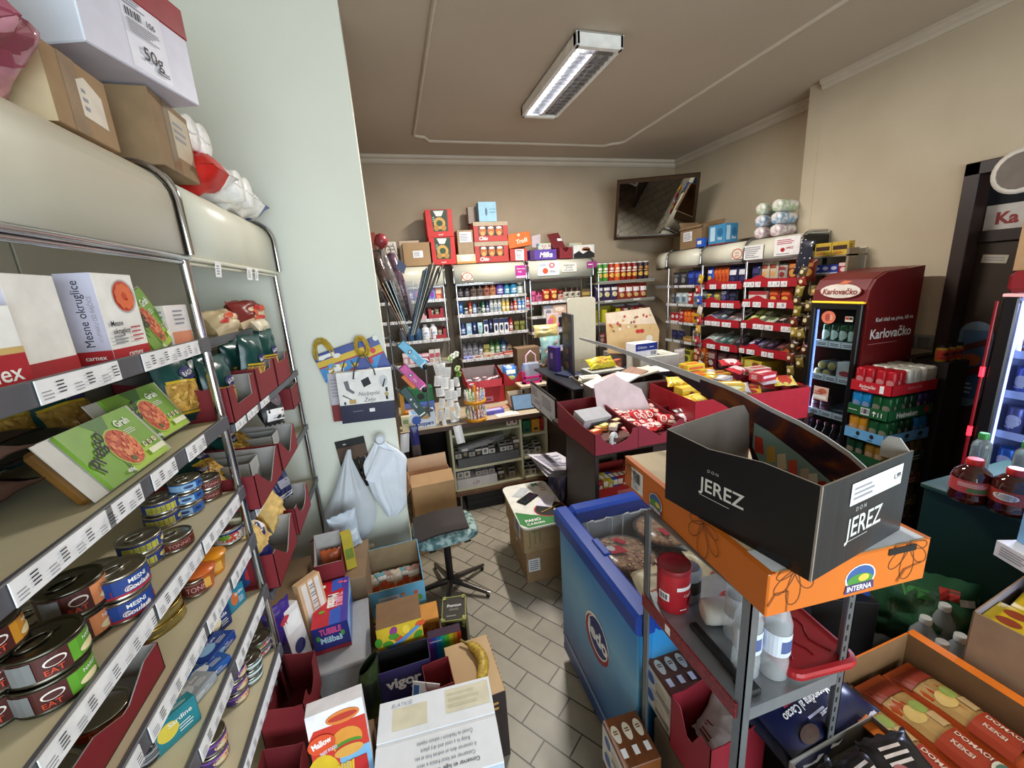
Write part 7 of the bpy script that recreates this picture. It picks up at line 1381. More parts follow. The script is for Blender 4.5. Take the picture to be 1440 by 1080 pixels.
one(bx(.215,.14,.11,m('#dcdce4',.5),lambda F:(F('f').rect(0,.45,1,1,m('#1d3288',.4)),F('f').txt('Gillette',.3,.72,.2,WHITE,.5,bold=.02,shear=.15),F('f').rect(.58,.45,.59,1,m('#3a5ab0')),F('f').lines(.64,.62,.94,.78,1,WHITE),F('r').rect(0,.45,1,1,m('#1d3288',.4)),F('f').bars(.7,.08,.92,.36,10))),'carton','blue and white razor carton before the festive panel','carton',TR((2.0,3.03,ZS+.2716),.05))
one(bx(.10,.05,.09,m('#b8624a',.5),lambda F:F('f').ell(.5,.4,.3,.3,m('#d88a6a'))),'small_pack','orange brown card box left of the razor carton','packet',TR((1.86,3.2,ZS+.1316),.5,-.05))
for i in range(5):one(bx(.26,.20,.004,m(('#e6e4e0','#d8d4d0','#c8a0a0','#ece8e4','#e0dcd4')[i],.6)),'paper_sheet',f'{("white", "grey", "pink", "clean white", "cream")[i]} sheet in the paper pile beside the white paper box','paper',TR((1.78+.02*i,2.70-.01*i,ZS+.2106+.0045*i),.3-.13*i),'pile of papers')
b,f=bag(.12,.16,.06,clear('#f0e8e8',.1,.6),15);one(b,'clear_bag','clear plastic bag slumped at right of the festive panel','bag',TR((2.36,3.0,ZS+.135),.1))
for i in range(2):one(bx(.07,.05,.08,m('#8a7a58',.4),lambda F:F('f').rect(0,.4,1,.5,m('#d8c8a0'))),'cup',f'gold brown cup box, {("left", "right")[i]} one behind the red and white bags','box',TR((1.62+.075*i,2.40,ZS+.0006)))
b=tray(.80,.50,.20,.20,.20,m('#a8202c',.45),m('#7a1a22'),None,t=.004);one(b,'display_tray','long red trough at right end of the counter heaped with yellow packs','display tray',TR((2.02,1.88,ZS+.0008),-.08))
one(bx(.70,.36,.13,m('#5a2a24',.7)),'carton','carton filling the bottom of long red trough','carton',TR((2.04,2.12,ZS+.0035),-.08))
rr=random.Random(21);hp=[('#d8b02a','#e8d06a'),('#d8b82a','#c85a2a'),('#c8a02a','#e8e0b0'),('#a8a4a8','#d8d8dc'),('#c8982a','#8a2a2a'),('#b8303a','#e8c8c8'),('#c8b8b0','#b04a4a'),('#d8c04a','#a83a2a')]
for i in range(22):
 c,c2=hp[i%8];x=1.74+.085*(i%8)+rr.uniform(-.02,.02);y=1.96+.13*(i//8)+rr.uniform(-.02,.02);z=ZS+.16+.03*((i*3)%4)+.025*(i//8)
 if i%3==2:thing(('hb',c),lambda:pack(.13,.09,.05,c,c2,'#8a3a2a',i),'candy_box',f'{cname(c)} box, {ORD[i]} in the heap on long red trough','packet',TR((x,y,z),rr.uniform(-.5,.5)),'heap on the trough')
 else:thing(('hp',c,i%2),lambda:pouch(.14,.10,.035,c,c2,c2,100+i),'candy_bag',f'{cname(c)} bag, {ORD[i]} in the heap on long red trough','bag',TR((x,y,z),rr.uniform(-.6,.6),-1.2+rr.uniform(-.2,.2)),'heap on the trough')
one(tray(.24,.3,.10,.09,.06,RT2,REDTI,None),'display_tray','smaller dark red tray of dark bars behind the red and white bags','display tray',TR((1.75-.08,2.0-.12,ZS+.0008+.0),0))
for i in range(6):thing(('db',i%2),lambda:pouch(.14,.06,.03,('#5a4a4c','#c8c4c8')[i%2],'#a83a3a','#ffffff',3+i),'chocolate_bar',f'{("dark", "silver")[i % 2]} bar, {ORD[i]} in the smaller dark red tray','chocolate',TR((1.60+.03*i,1.96+.03*(i%3),ZS+.05+.02*(i%3)),.5-.2*i,-1.2),'bars in the smaller tray')
for i,(c,ds,x,y,z)in enumerate((('#b8242a','bright red shiny bag behind the long red trough',2.28,2.66,.02),('#d8902a','orange packet beside the bright red shiny bag',2.36,2.60,.09))):
 b,f=bag(.2-.08*i,.14-.04*i,.08-.03*i,m(c,.3,var=.15),30+i);f.rect(.2,.4,.8,.7,m('#e8c8a0'));one(b,'candy_bag',ds,'bag',TR((x,y,ZS+.01+z),.2,-.5))
KR=m('#6b1a1c',.4,var=.08,sc=4);BK=m('#121113',.35);LEDW=m('#7f9cff',.4,em=2.2,var=0)
def beerfridge():
 X0,X1,Y0,Y1,ZTOP=2.975,3.47,1.985,2.335,1.90
 r=emp('beer_fridge','slim dark red beer fridge with glass door and white lettering, right of sweet shelves','fridge',Mx())
 b=MB();H1=1.69;pr=[(X0,H1),(X0+.015,H1+.08),(X0+.06,H1+.145),(X0+.15,H1+.185),(X1,ZTOP),(X1,0),(X0+.02,0),(X0+.02,H1)]
 for y,sgn in((Y0,1),(Y1-.02,1)):b.panel([(p[0]-X0,p[1])for p in pr][::-1],(X0,y,0),(1,0,0),(0,0,1),.02 if False else-.02,KR)
 b.box(X1-.02,X1,Y0,Y1,0,ZTOP-.01,KR);b.box(X0+.02,X1,Y0,Y1,0,.12,BK);b.box(X0+.03,X1-.02,Y0+.02,Y1-.02,H1-.02,H1,BK)
 f=Fc(b,lambda u,v,e:(X0+(X1-X0)*u,Y0-.021-e,ZTOP*v),X1-X0,ZTOP);f.txt('Karlovačko',.53,.775,.033,WHITE,.78,bold=.02);f.txt('Kad ideš na pivo, idi na',.56,.825,.014,WHITE,.78,bold=.01);f.lines(.12,.737,.95,.742,1,m('#b87a7a'));f.ell(.45,.53,.05,.02,m('#1c1214'));f.ell(.45,.50,.025,.03,m('#2a1416'))
 part(b,'body',r)
 b=MB();n=8;hp=[(X0+.001,H1+.002),(X0+.012,H1+.08),(X0+.055,H1+.146),(X0+.15,H1+.188),(X1,ZTOP+.002)]
 b.add([(x,y,z)for y in(Y1,Y0-.0)for x,z in hp],[(i,i+1,6+i,5+i)for i in range(4)],KR)
 b.box(X0,X0+.03,Y0,Y1,H1-.01,H1+.003,m('#e8b02a',.4,em=1.2,var=0))
 fl=Fc(b,lambda u,v,e:(X0-.001+.03*max(0,v-.55)-e,Y1-(Y1-Y0)*u,H1+.145*v),Y1-Y0,.145,2,8,.003);fl.ell(.55,.5,.40,.36,m('#8a2a24'));fl.ell(.55,.5,.385,.33,m('#d8cfc4',.5));fl.txt('Karlovačko',.55,.48,.25,m('#8a2a24'),.66,bold=.02,shear=.15);fl.poly([(.5,.82),(.6,.98),(.75,.95),(.62,.8)],m('#c8643a'))
 part(b,'header',r)
 for y0,y1 in((Y0-.001,Y0+.035),(Y1-.035,Y1)):
  b=MB();b.box(X0-.01,X0+.02,y0,y1,.12,H1-.012,BK,.006);part(b,'door_frame',r)
 for z0,z1 in((.12,.17),(H1-.05,H1-.012)):b=MB();b.box(X0-.01,X0+.02,Y0+.03,Y1-.03,z0,z1,BK);part(b,'door_frame',r)
 b=MB();b.box(X0-.002,X0+.006,Y0+.035,Y1-.035,.17,H1-.05,clear('#e4ecf0',.04,.975,.05));part(b,'glass_door',r)
 b=MB();b.box(X0+.014,X0+.022,Y1-.046,Y1-.036,.2,H1-.06,LEDW);part(b,'light_strip',r)
 b=MB();b.box(X0+.05,X1-.03,Y0+.022,Y0+.026,.15,H1-.03,m('#2e3238',.4));b.box(X0+.05,X1-.03,Y1-.026,Y1-.022,.15,H1-.03,m('#2e3238',.4));b.box(X1-.03,X1-.021,Y0+.02,Y1-.02,.15,H1-.03,m('#2a2c30',.5));part(b,'lining',r)
 SZ=[1.38,1.13,.86,.58,.32]
 for z in SZ:
  b=MB();b.box(X0+.03,X1-.03,Y0+.02,Y1-.02,z-.012,z,m('#9aa0a6',.4));b.box(X0+.022,X0+.03,Y0+.025,Y1-.045,z-.018,z+.03,m('#b9bdc2',.4));s=part(b,'shelf',r)
  for k in range(3):b=MB();b.box(X0+.019,X0+.022,Y0+.04+.09*k,Y0+.115+.09*k,z-.014,z+.024,PAPER);Fc(b,lambda u,v,e:(X0+.019-e,Y0+.115+.09*k-.075*u,z-.014+.038*v),.075,.038).lines(.1,.2,.9,.8,2,INK);part(b,'price_label',s)
 def st(y,z,w,h,c,fn,nm='sticker'):b=MB();b.box(X0-.005,X0-.0025,y-w/2,y+w/2,z-h/2,z+h/2,m(c,.5));fn(Fc(b,lambda u,v,e:(X0-.0055-e,y+w/2-w*u,z-h/2+h*v),w,h));part(b,nm,r)
 def rnd(f):f.ell(.5,.5,.5,.5,m('#d8765a'));f.ell(.45,.5,.2,.3,m('#a84a3a'));f.lines(.6,.3,.85,.7,3,m('#f0c8b8'))
 b=MB();fq=Fc(b,lambda u,v,e:(X0-.004-e,2.20+.05-.10*u,1.535+.09*v),.10,.09);rnd(fq);part(b,'sticker',r)
 st(2.06,1.575,.05,.035,'#d8cfc0',lambda f:(f.rect(.05,.4,.5,.9,m('#a83a2a')),f.rect(.55,.4,.95,.9,m('#2a2a2a'))))
 st(2.19,1.02,.11,.10,'#d8b8a8',lambda f:(f.rect(.0,.1,.9,.35,WHITE),f.ell(.6,.7,.3,.2,m('#b8644a')),f.lines(.1,.4,.6,.7,2,m('#b03030'))))
 st(2.345,1.02,.10,.09,'#a81f2a',lambda f:(f.lines(.15,.35,.9,.8,3,WHITE),f.rect(0,0,1,.14,PAPER)))
beerfridge()
l=bpy.data.lights.new('beer_fridge_lamp','AREA');l.shape='RECTANGLE';l.size,l.size_y,l.energy,l.color=.03,1.2,3.2,(.75,.83,1);o=bpy.data.objects.new('beer_fridge_lamp',l);COL.objects.link(o);o.location=(3.003,2.288,.98);o.rotation_euler=(R(90),0,R(145))
def canb(c,c2,r=.033,h=.115):b=MB();b.lathe([(r*.8,0),(r,.008),(r,h-.012),(r*.82,h),(r*.78,h-.003),(.002,h-.003)],m(c,.25,.3),16);f=b.cyl(r,h*.2,h*.8,0,pi*1.2);f.ell(.5,.5,.25,.35,m(c2));f.lines(.2,.05,.8,.2,1,m(c2));return[('',b)]
def beerb():b=MB();b.lathe([(.028,0),(.03,.01),(.03,.12),(.013,.17),(.013,.20)],m('#2a1210',.1),14);f=b.cyl(.03,.03,.1,0,pi);f.rect(.1,0,.9,1,m('#6a2a3a'));c=MB();c.lathe([(.014,.185),(.016,.205),(.010,.212)],m('#7a3a44',.3,.5),12);return[('',b),('bottle_cap',c)]
def FR(kind,fn,nm,ct,z,ys,xs,ds,where):
 i=0
 for x in xs:
  for y in ys:thing(kind,fn,nm,f'{ds}, {ORD[i]} {where}',ct,TR((x,y,z+.0005),-pi/2),ds+' '+where);i+=1
FR('gc',lambda:canb('#1f4a2a','#c8d8c8',h=.15),'beer_can','beer can',1.38,(2.06,2.12,2.18,2.24),(3.04,),'green can','from right on top shelf of red fridge')
def lying():b=MB();b.lathe([(.03,0),(.033,.005),(.033,.14),(.03,.145)],m('#8a8a86',.3,.6),16);b.v=[(x,z-.07,y+.033)for x,y,z in b.v];b.M=TR((0,-.071,.033))@Mx.Rotation(pi/2,4,'X');b.lathe([(.028,0),(.02,.002),(.002,.003)],m('#c8b46a',.3,.6),16);return[('',b)]
for i,(y,z)in enumerate(((2.27,0),(2.20,0),(2.235,.06),(2.165,.06))):thing('ly',lying,'beer_can',f'lying can with gold end, {ORD[i]} of pile on second shelf of red fridge','can',TR((3.08,y,1.1305+z),-pi/2),'lying cans')
one(bx(.12,.12,.13,'#c8c4c0',lambda F:F('f').ell(.5,.4,.35,.15,m('#a83a44'))),'beer_pack','white pack with red oval on second shelf of red fridge','pack',TR((3.08,2.075,1.1305),-pi/2))
FR('pj',lambda:bottle(.032,.16,'#5a1a30','#3a1420','#8a3a5a',lab2='#d8b8c0'),'juice_bottle','bottle',.86,(2.20,2.265),(3.04,),'purple labelled bottle','from right on third shelf of red fridge')
FR('bb',beerb,'beer_bottle','bottle',.58,(2.05,2.11,2.17,2.23,2.285),(3.04,),'dark beer bottle','from right on fourth shelf of red fridge')
FR('bb',beerb,'beer_bottle','bottle',.32,(2.06,2.13,2.20,2.27),(3.04,),'dark beer bottle','from right on lowest shelf of red fridge')
SX0,SX1,SY0,SY1=2.90,3.31,1.705,1.945
def shortwall(mo,z,h,txt,art):
 b=MB();w,d=SX1-SX0,SY1-SY0
 for k,(O,U,L)in{'f':((SX0,SY0,z),(1,0,0),w),'b':((SX1,SY1,z),(-1,0,0),w),'l':((SX0,SY1,z),(0,-1,0),d),'r':((SX1,SY0,z),(0,1,0),d)}.items():b.panel([(0,0),(L,0),(L,h),(0,h)],O,U,(0,0,1),.003,mo,m('#8a7a60',.8))
 b.box(SX0,SX1,SY0,SY1,z,z+.003,m('#8a7a60',.8));art(Fc(b,lambda u,v,e:(SX0-e,SY1-d*u,z+h*v),d,h),Fc(b,lambda u,v,e:(SX0+w*u,SY0-e,z+h*v),w,h));return b
tr4=[('#b8202c',1.12,lambda l,f:(l.txt('Karlovačko',.42,.55,.3,WHITE,.4,shear=.3),l.lines(.28,.2,.55,.32,1,WHITE),l.rect(.72,.15,.82,.85,PAPER),f.txt('Karlovačko',.5,.6,.28,m('#d8787a'),.4,shear=.3)),'red','red card tray of cans, topmost of the beer stack'),
 ('#1f5a34',.955,lambda l,f:(l.rect(.34,.2,.56,.85,PAPER),l.bars(.35,.3,.55,.8,18),l.txt('Heineken',.15,.5,.14,WHITE,.24),l.poly([(.62,.55),(.68,.75),(.74,.55)],WHITE),l.rect(.67,.25,.69,.55,WHITE),l.txt('11',.82,.5,.4,WHITE,.1),f.txt('Heineken',.42,.48,.5,WHITE,.62,bold=.025),f.ell(.85,.6,.06,.3,m('#a82a2a'))),'green','green card tray of cans, second from top of the beer stack'),
 ('#6aa8d8',.79,lambda l,f:[(g.ell(u,.6,.05,.22,INK),g.lines(u-.09,.15,u+.09,.3,1,INK))for g,us in((l,(.35,.7)),(f,(.2,.5,.8)))for u in us],'light blue','light blue card tray of cans, third from top of the beer stack'),
 ('#1d4a2c',.625,lambda l,f:f.lines(.1,.2,.9,.8,2,m('#c8c8a8')),'dark green','dark green card tray of cans, fourth from top of the beer stack'),('#6a2a2a',.46,lambda l,f:f.lines(.1,.2,.9,.8,2,m('#c8a868')),'brown','brown red card tray of cans, fifth from top of the beer stack'),('#5a5030',.295,lambda l,f:f.lines(.1,.2,.9,.8,2,m('#c8a868')),'olive','olive card tray of cans, low in the beer stack'),('#3a2f28',.13,lambda l,f:None,'dark','dark card tray of cans, near the foot of the beer stack')]
CC={0:['#b8222c','#b8222c','#d8d6cc','#d8d6cc','#d8d6cc','#d8d6cc'],1:['#1f8ac8','#1f5a34','#1f5a34','#173a26','#173a26','#3a2a5a'],2:['#c8902a','#1f5a34','#1f5a34','#173a26','#1f3a2a','#1f7ab8']}
def canpack(c,n=2,r=.031,h=.115):
 """film wrapped four pack"""
 b=MB();FL=m(c,.18,.15,var=.1)
 for i in range(n):
  for j in range(2):b.M=TR((-r*(n-1)+2*r*i,-r+2*r*j,0));b.lathe([(r*.85,0),(r*.98,.006),(r*.98,h-.01),(r*.8,h),(.002,h)],FL,14);f=b.cyl(r,h*.2,h*.75,0,pi*1.1);f.ell(.5,.55,.25,.25,m('#c8a8a0' if c>'#c' or c<'#b' else '#e8c8c8'));f.lines(.25,.05,.75,.2,1,WHITE)
 b.M=Mx();k=MB();k.box(-r*n-.001,r*n+.001,-2*r-.001,2*r+.001,.004,h+.002,m(c,.15,alpha=.45),.012);return[('',b),('film_wrap',k)]
for t,(c,z,art,cn,ds)in enumerate(tr4):
 one(shortwall(m(c,.45),z,.07,'',art),'beer_tray',ds,'can tray',Mx(),'stacked beer trays')
 cols=CC.get(t,['#173a26','#8a6a2a','#3a3028','#7a2a2a','#173a26','#6a5a3a'])
 for i in range(6):
  x=SX0+.072+.134*(i//2);y=SY1-.062-.118*(i%2)if t else SY1-.062-.118*(i%2)
  cc=cols[[0,1,2,3,4,5][i]]if t==0 else cols[i]
  pos=('far left','near left','far middle','near middle','far right','near right')[i]
  thing(('cp',cc,t==0),lambda:canpack(cc,2,.0285,.15 if t==0 else.148),'can_pack',f'{cname(cc)} four can pack, {pos} in the {cn} tray','can pack',TR((x,y,z+.0035),-pi/2),'can packs')
one(carton(.40,.23,.128,m('#3a3028'),tape=False),'carton','dark base box at the foot of the beer stack','carton',TR((3.105,1.825,0)))
b=MB();b.box(3.36,3.588,1.92,1.978,1.285,1.30,BRN);one(b,'ledge','narrow dark ledge on the wall beside the red fridge','ledge',TR((0,-.05,0)))
one(carton(.20,.20,1.284,m('#241c19',.7),tape=False),'carton','tall dark stand between beer stack and door frame','stand',TR((3.475,1.80,0)))
for i in range(3):thing('pick',lambda:jar(.034,.11,'#a8862a','#1c1a1a','#c83a2a'),'pickle_jar',f'black lidded yellow jar, {ORD[i]} from the left on the dark stand','jar',TR((3.405+.066*i,1.76,1.2845),-.4),'yellow jars')
def sock():
 b=MB();g=m('#8c8c8a',.5);b.box(-.012,0,-.085,.085,-.05,.05,g,.004);r=[('',b)]
 for y in(-.042,.042):c=MB();c.box(-.03,-.012,y-.038,y+.038,-.042,.042,m('#7a7a78',.5),.006);c.box(-.033,-.03,y-.03,y+.03,-.03,.034,m('#5e5e5e',.5),.001);r.append(('socket_cover',c))
 return r
p=at(1292,480,X=3.58);thing(None,sock,'wall_socket','grey double socket with flap covers on the wall beside red fridge','socket',TR((3.589,p.y,p.z)))
b=MB()
for y0,y1,z0,z1 in((D1-.075,D1,0,DT),(D0,D0+.075,0,DT),(D0,D1,DT-.075,DT)):b.box(XN-.025,XN+.26,y0,y1,z0,z1,FRAME,.004)
b.box(XN+.07,XN+.15,D0+.07,D1-.07,2.02,2.09,FRAME,.003);struct(b,'trim_5')
b=MB();DB=m('#35261a',.5,var=.25,sc=5);b.box(XN+.09,XN+.13,D0+.075,D1-.075,.0,2.02,DB,.003);struct(b,'door_1')
b=MB();b.box(XN+.10,XN+.11,D0+.075,D1-.075,2.09,DT-.075,m('#23262c',.08));struct(b,'window_2')
def wallcard(py,pz,w,h,c,name,label,fn,x=XN+.088,rot=0):b=MB();b.box(-.001,0,-w/2,w/2,-h/2,h/2,m(c,.5));fn(Fc(b,lambda u,v,e:(-.001-e,w/2-w*u,-h/2+h*v),w,h));return one(b,name,label,'sign',TR((x,py,pz),0,rot))
p=at(1418,305,X=XN+.09);wallcard(p.y-.02,p.z,.26,.16,'#c8c2bc','sticker_sign','white sticker with red letters on the transom glass',lambda f:f.txt('Ka',.4,.5,.42,m('#8a2a2a'),.6,bold=.04),XN+.098)
p=at(1399,364,X=XN+.09);wallcard(p.y,p.z,.12,.05,'#b8ac98','paper_notice','small torn paper notice on the brown door below the transom',lambda f:f.lines(.1,.2,.9,.8,2,GREYINK),rot=.1)
p,q=at(1378,452,X=XN+.08),at(1350,570,X=XN+.08);H_=p.z-q.z
b=MB();out=[(.085*cos(a)+(0),(H_/2-.085)*(1 if 0<=k<9 else-1)+.085*sin(a))for k,a in[(k,k*pi/8)if k<9 else(k,pi+(k-9)*pi/8)for k in range(18)]]
b.panel(out,(0,0,0),(0,-1,0),(0,0,1),.006,m('#6a7f92',.4));f=Fc(b,lambda u,v,e:(-e,.085-.17*u,-H_/2+H_*v),.17,H_);f.rect(.12,.1,.88,.9,m('#3f5f80',.4));f.poly([(.1,.3),(.9,.42),(.9,.52),(.1,.40)],m('#5a2420'));f.poly([(.1,.62),(.9,.74),(.9,.82),(.1,.7)],m('#4a1f1c'));f.ell(.5,.56,.3,.07,m('#a85a3a'));f.lines(.25,.15,.8,.3,3,m('#b8c8d8'))
one(b,'beer_sign','tall rounded blue and silver sign hanging on the brown door','sign',TR((XN+.08,(p.y+q.y)/2,(p.z+q.z)/2)))
def drinks():
 X0,X1,Y0,Y1,Z1=2.86,3.50,.66,1.285,1.86;r=emp('drinks_fridge','tall lit drinks fridge with glass door at right picture edge','fridge',Mx())
 b=MB();G=m('#1a1618',.4);b.box(X0+.03,X1,Y1-.03,Y1,0,Z1,G,.004);b.box(X0+.03,X1,Y0,Y0+.03,0,Z1,G,.004);b.box(X1-.02,X1,Y0,Y1,0,Z1,G);b.box(X0+.03,X1,Y0,Y1,0,.15,G);b.box(X0+.03,X1,Y0,Y1,Z1-.02,Z1,G);part(b,'body',r)
 b=MB();b.box(X0-.01,X0+.05,Y0,Y1,1.76,Z1,m('#8a1f28',.4),.02);b.box(X0-.012,X0+.04,Y0,Y1,1.742,1.756,m('#e8b0b0',.4,em=.35,var=0));part(b,'header',r)
 b=MB();W_=m('#c8d4ff',.4,var=0);b.box(X0+.08,X1-.03,Y0+.03,Y0+.034,.15,1.74,W_);b.box(X0+.08,X1-.03,Y1-.034,Y1-.03,.15,1.74,W_);b.box(X1-.03,X1-.021,Y0+.03,Y1-.03,.15,1.74,W_);part(b,'lining',r)
 for y0,y1 in((Y1-.055,Y1+.0),(Y0,Y0+.055)):b=MB();b.box(X0-.005,X0+.03,y0,y1,.15,1.74,BK,.006);part(b,'door_frame',r)
 b=MB();b.box(X0+.008,X0+.014,Y0+.055,Y1-.055,.16,1.735,clear('#eef2ff',.04,.975,.05));part(b,'glass_door',r)
 for y in(Y1-.063,Y0+.06):b=MB();b.box(X0+.02,X0+.03,y,y+.006,.2,1.72,m('#d0dcff',.4,em=2.2,var=0));part(b,'light_strip',r)
 b=MB();b.box(X0+.06,X0+.09,Y0+.05,Y1-.05,1.715,1.735,m('#e2e8ff',.4,em=6,var=0));part(b,'lamp',r)
 b=MB();b.tube([(X0-.004,Y1+.018,.8),(X0-.004,Y1+.018,1.72)],.007,m('#7a0a18',.3,em=.25,var=0),8);lt=part(b,'red_light_tube',r)
 for z in(1.02,1.34):b=MB();b.tube([(X0-.006,Y1+.018,z),(X0-.006,Y1+.018,z+.05)],.010,m('#ff2030',.3,em=5,var=0),8);part(b,'lit_end',lt)
 for z in(1.46,1.26,1.05,.84,.6,.35):b=MB();b.box(X0+.05,X1-.03,Y0+.035,Y1-.035,z-.01,z,m('#b8c8f0',.3));b.box(X0+.045,X0+.05,Y0+.04,Y1-.04,z-.018,z+.02,m('#c8d8ff',.3));part(b,'shelf',r)
drinks()
l=bpy.data.lights.new('fridge_lamp','AREA');l.shape='RECTANGLE';l.size,l.size_y,l.energy,l.color=.5,.05,60,(.86,.90,1);o=bpy.data.objects.new('fridge_lamp',l);COL.objects.link(o);o.location=(2.95,.97,1.712);o.rotation_euler=(0,0,pi/2)
dr=[(1.46,[('#a86a5a',.21),('#c8a8a0',.2),('#8a9ac8',.2),('#b87a5a',.21),('#c8c0d0',.2),('#8a5a5a',.2)],'top'),(1.26,[('#6a7ad0',.14)]*2+[('#5a70c8',.14)]*4,'second'),(1.05,[('#6a6fa0',.15),('#7a80b0',.15)]*3,'third'),(.84,[('#3f7ac8',.14),('#8a3a4a',.14),('#2f7a5a',.14),('#2f7a5a',.14),('#5a8ac8',.14),('#8a3a4a',.14)],'fourth'),(.6,[('#4a6ad8',.16),('#e8ecf4',.15),('#a89ab8',.15),('#8a8aa8',.15),('#3a5ac8',.15),('#b8a8b0',.15)],'fifth'),(.35,[('#8ab8d8',.18)]*6,'lowest')]
for z,its,nm in dr:
 for i,(c,h)in enumerate(its):
  y=1.185-.085*i;key=('dr',c,h)
  if h>.17:thing(key,lambda:bottle(.036,h,c,'#3a5ab0','#d8d8e8',lab2=c,mat=m(c,.12)),'drink_bottle',f'{cname(c)} drink bottle, {ORD[i]} from the left on {nm} shelf of lit fridge','bottle',TR((2.945,y,z+.0005),-pi/2),'drinks in the lit fridge')
  else:thing(key,lambda:canb(c,'#d8d8e8',.033,h),'drink_can',f'{cname(c)} drink can, {ORD[i]} from the left on {nm} shelf of lit fridge','can',TR((2.945,y,z+.0005),-pi/2),'drinks in the lit fridge')
p=at(1415,375,X=2.87);q=at(1424,272,X=2.87)
one(carton(.50,.40,.36,m('#b8946c',.85)),'carton','brown carton on top of the lit drinks fridge','carton',TR((3.09,p.y-.265,1.8605),-pi/2))
b=MB();b.M=Mx.Rotation(-pi/2,4,'Y');b.lathe([(.10,0),(.10,.008),(.085,.009),(.002,.009)],m('#c9c2b8',.5),28);f=b.face('t',-.1,.1,-.1,.1,0,.0095);f.ell(.5,.5,.4,.4,m('#6a6058'));one(b,'round_sign','round white rimmed sign above the carton at upper right edge','sign',TR((2.865,at(1436,245,X=2.87).y,2.312)))
def freezer():
 X0,X1,Y0,Y1=.652,1.30,.985,1.665;r=emp('chest_freezer','blue chest freezer of frozen pizzas in front of the sales counter','freezer',Mx())
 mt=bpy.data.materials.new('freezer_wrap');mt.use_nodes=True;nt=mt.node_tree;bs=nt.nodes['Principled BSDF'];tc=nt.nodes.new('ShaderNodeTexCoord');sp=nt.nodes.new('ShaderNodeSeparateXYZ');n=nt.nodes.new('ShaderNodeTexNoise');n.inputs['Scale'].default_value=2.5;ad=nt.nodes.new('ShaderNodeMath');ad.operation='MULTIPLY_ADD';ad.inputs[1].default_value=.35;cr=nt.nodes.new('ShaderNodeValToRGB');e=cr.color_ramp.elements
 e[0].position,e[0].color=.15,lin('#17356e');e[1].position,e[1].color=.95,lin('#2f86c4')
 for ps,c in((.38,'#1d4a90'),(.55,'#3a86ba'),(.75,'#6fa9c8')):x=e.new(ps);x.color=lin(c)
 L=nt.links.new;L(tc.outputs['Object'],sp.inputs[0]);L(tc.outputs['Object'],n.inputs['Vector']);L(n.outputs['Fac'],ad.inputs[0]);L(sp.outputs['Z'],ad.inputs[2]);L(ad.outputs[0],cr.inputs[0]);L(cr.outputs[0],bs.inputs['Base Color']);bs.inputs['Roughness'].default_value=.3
 b=MB();t=.05;zt=.83
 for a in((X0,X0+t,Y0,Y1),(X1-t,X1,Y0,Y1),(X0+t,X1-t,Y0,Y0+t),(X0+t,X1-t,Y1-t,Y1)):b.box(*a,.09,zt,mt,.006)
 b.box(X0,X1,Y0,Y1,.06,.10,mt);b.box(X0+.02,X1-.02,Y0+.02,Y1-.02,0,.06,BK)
 f=Fc(b,lambda u,v,e:(X0-.001-e,Y1-(Y1-Y0)*u,.06+(zt-.06)*v),Y1-Y0,zt-.06)
 f.poly([(0,.12),(1,.06),(1,.09),(0,.15)],m('#7f9ab8',.3));f.ell(.56,.56,.155,.135,WHITE);f.ell(.56,.55,.15,.128,m('#9a2430'));f.ell(.57,.57,.128,.115,WHITE);f.ell(.575,.575,.12,.107,m('#232a68'));f.txt('ledo',.575,.575,.085,WHITE,.3,bold=.04)
 part(b,'body',r)
 b=MB();RB_=m('#1c3f96',.3,var=.05);X,Y=(X0-.022,X1+.022),(Y0-.03,Y1+.022)
 for a in((X[0],X0+.055,*Y),(X1-.055,X[1],*Y),(X0+.055,X1-.055,Y[0],Y0+.055),(X0+.055,X1-.055,Y1-.055,Y[1])):b.box(*a,.80,.885,RB_,.014)
 part(b,'rim',r)
 b=MB();b.box(X0+.03,X0+.06,1.27,1.38,.88,.893,RB_,.004);part(b,'catch',r)
 b=MB();b.box(X0+.05,X1-.05,Y0+.05,Y1-.05,.40,.402,m('#c9cccf',.4));
 for a in((X0+.05,X0+.052,Y0+.05,Y1-.05),(X1-.052,X1-.05,Y0+.05,Y1-.05),(X0+.05,X1-.05,Y0+.05,Y0+.052),(X0+.05,X1-.05,Y1-.052,Y1-.05)):b.box(*a,.40,.82,m('#b9bcc0',.4))
 part(b,'lining',r)
 b=MB();b.box(X0+.05,X1-.05,Y0+.05,Y1-.05,.868,.874,clear('#f8fafa',.04,.97,.05));part(b,'glass_lid',r)
 for x in(.76,.95):
  b=MB();b.tube([(x,1.58,.70),(x,1.58,.83),(x+.03,1.58,.835),(x+.04,1.58,.825),(x+.09,1.58,.825),(x+.10,1.58,.835),(x+.13,1.58,.83),(x+.13,1.58,.70)],.004,m('#d8d8d8',.3),6);part(b,'wire_divider',r)
freezer()
one(bx(.53,.57,.26,m('#b8bcc2',.6)),'frozen_carton','frosty carton layer beneath the frozen pizzas','carton',TR((.975,1.325,.403)))
PZ=m('#b8926a',.6,var=0,sc=45,h2='#8a5a42',bump=.4)
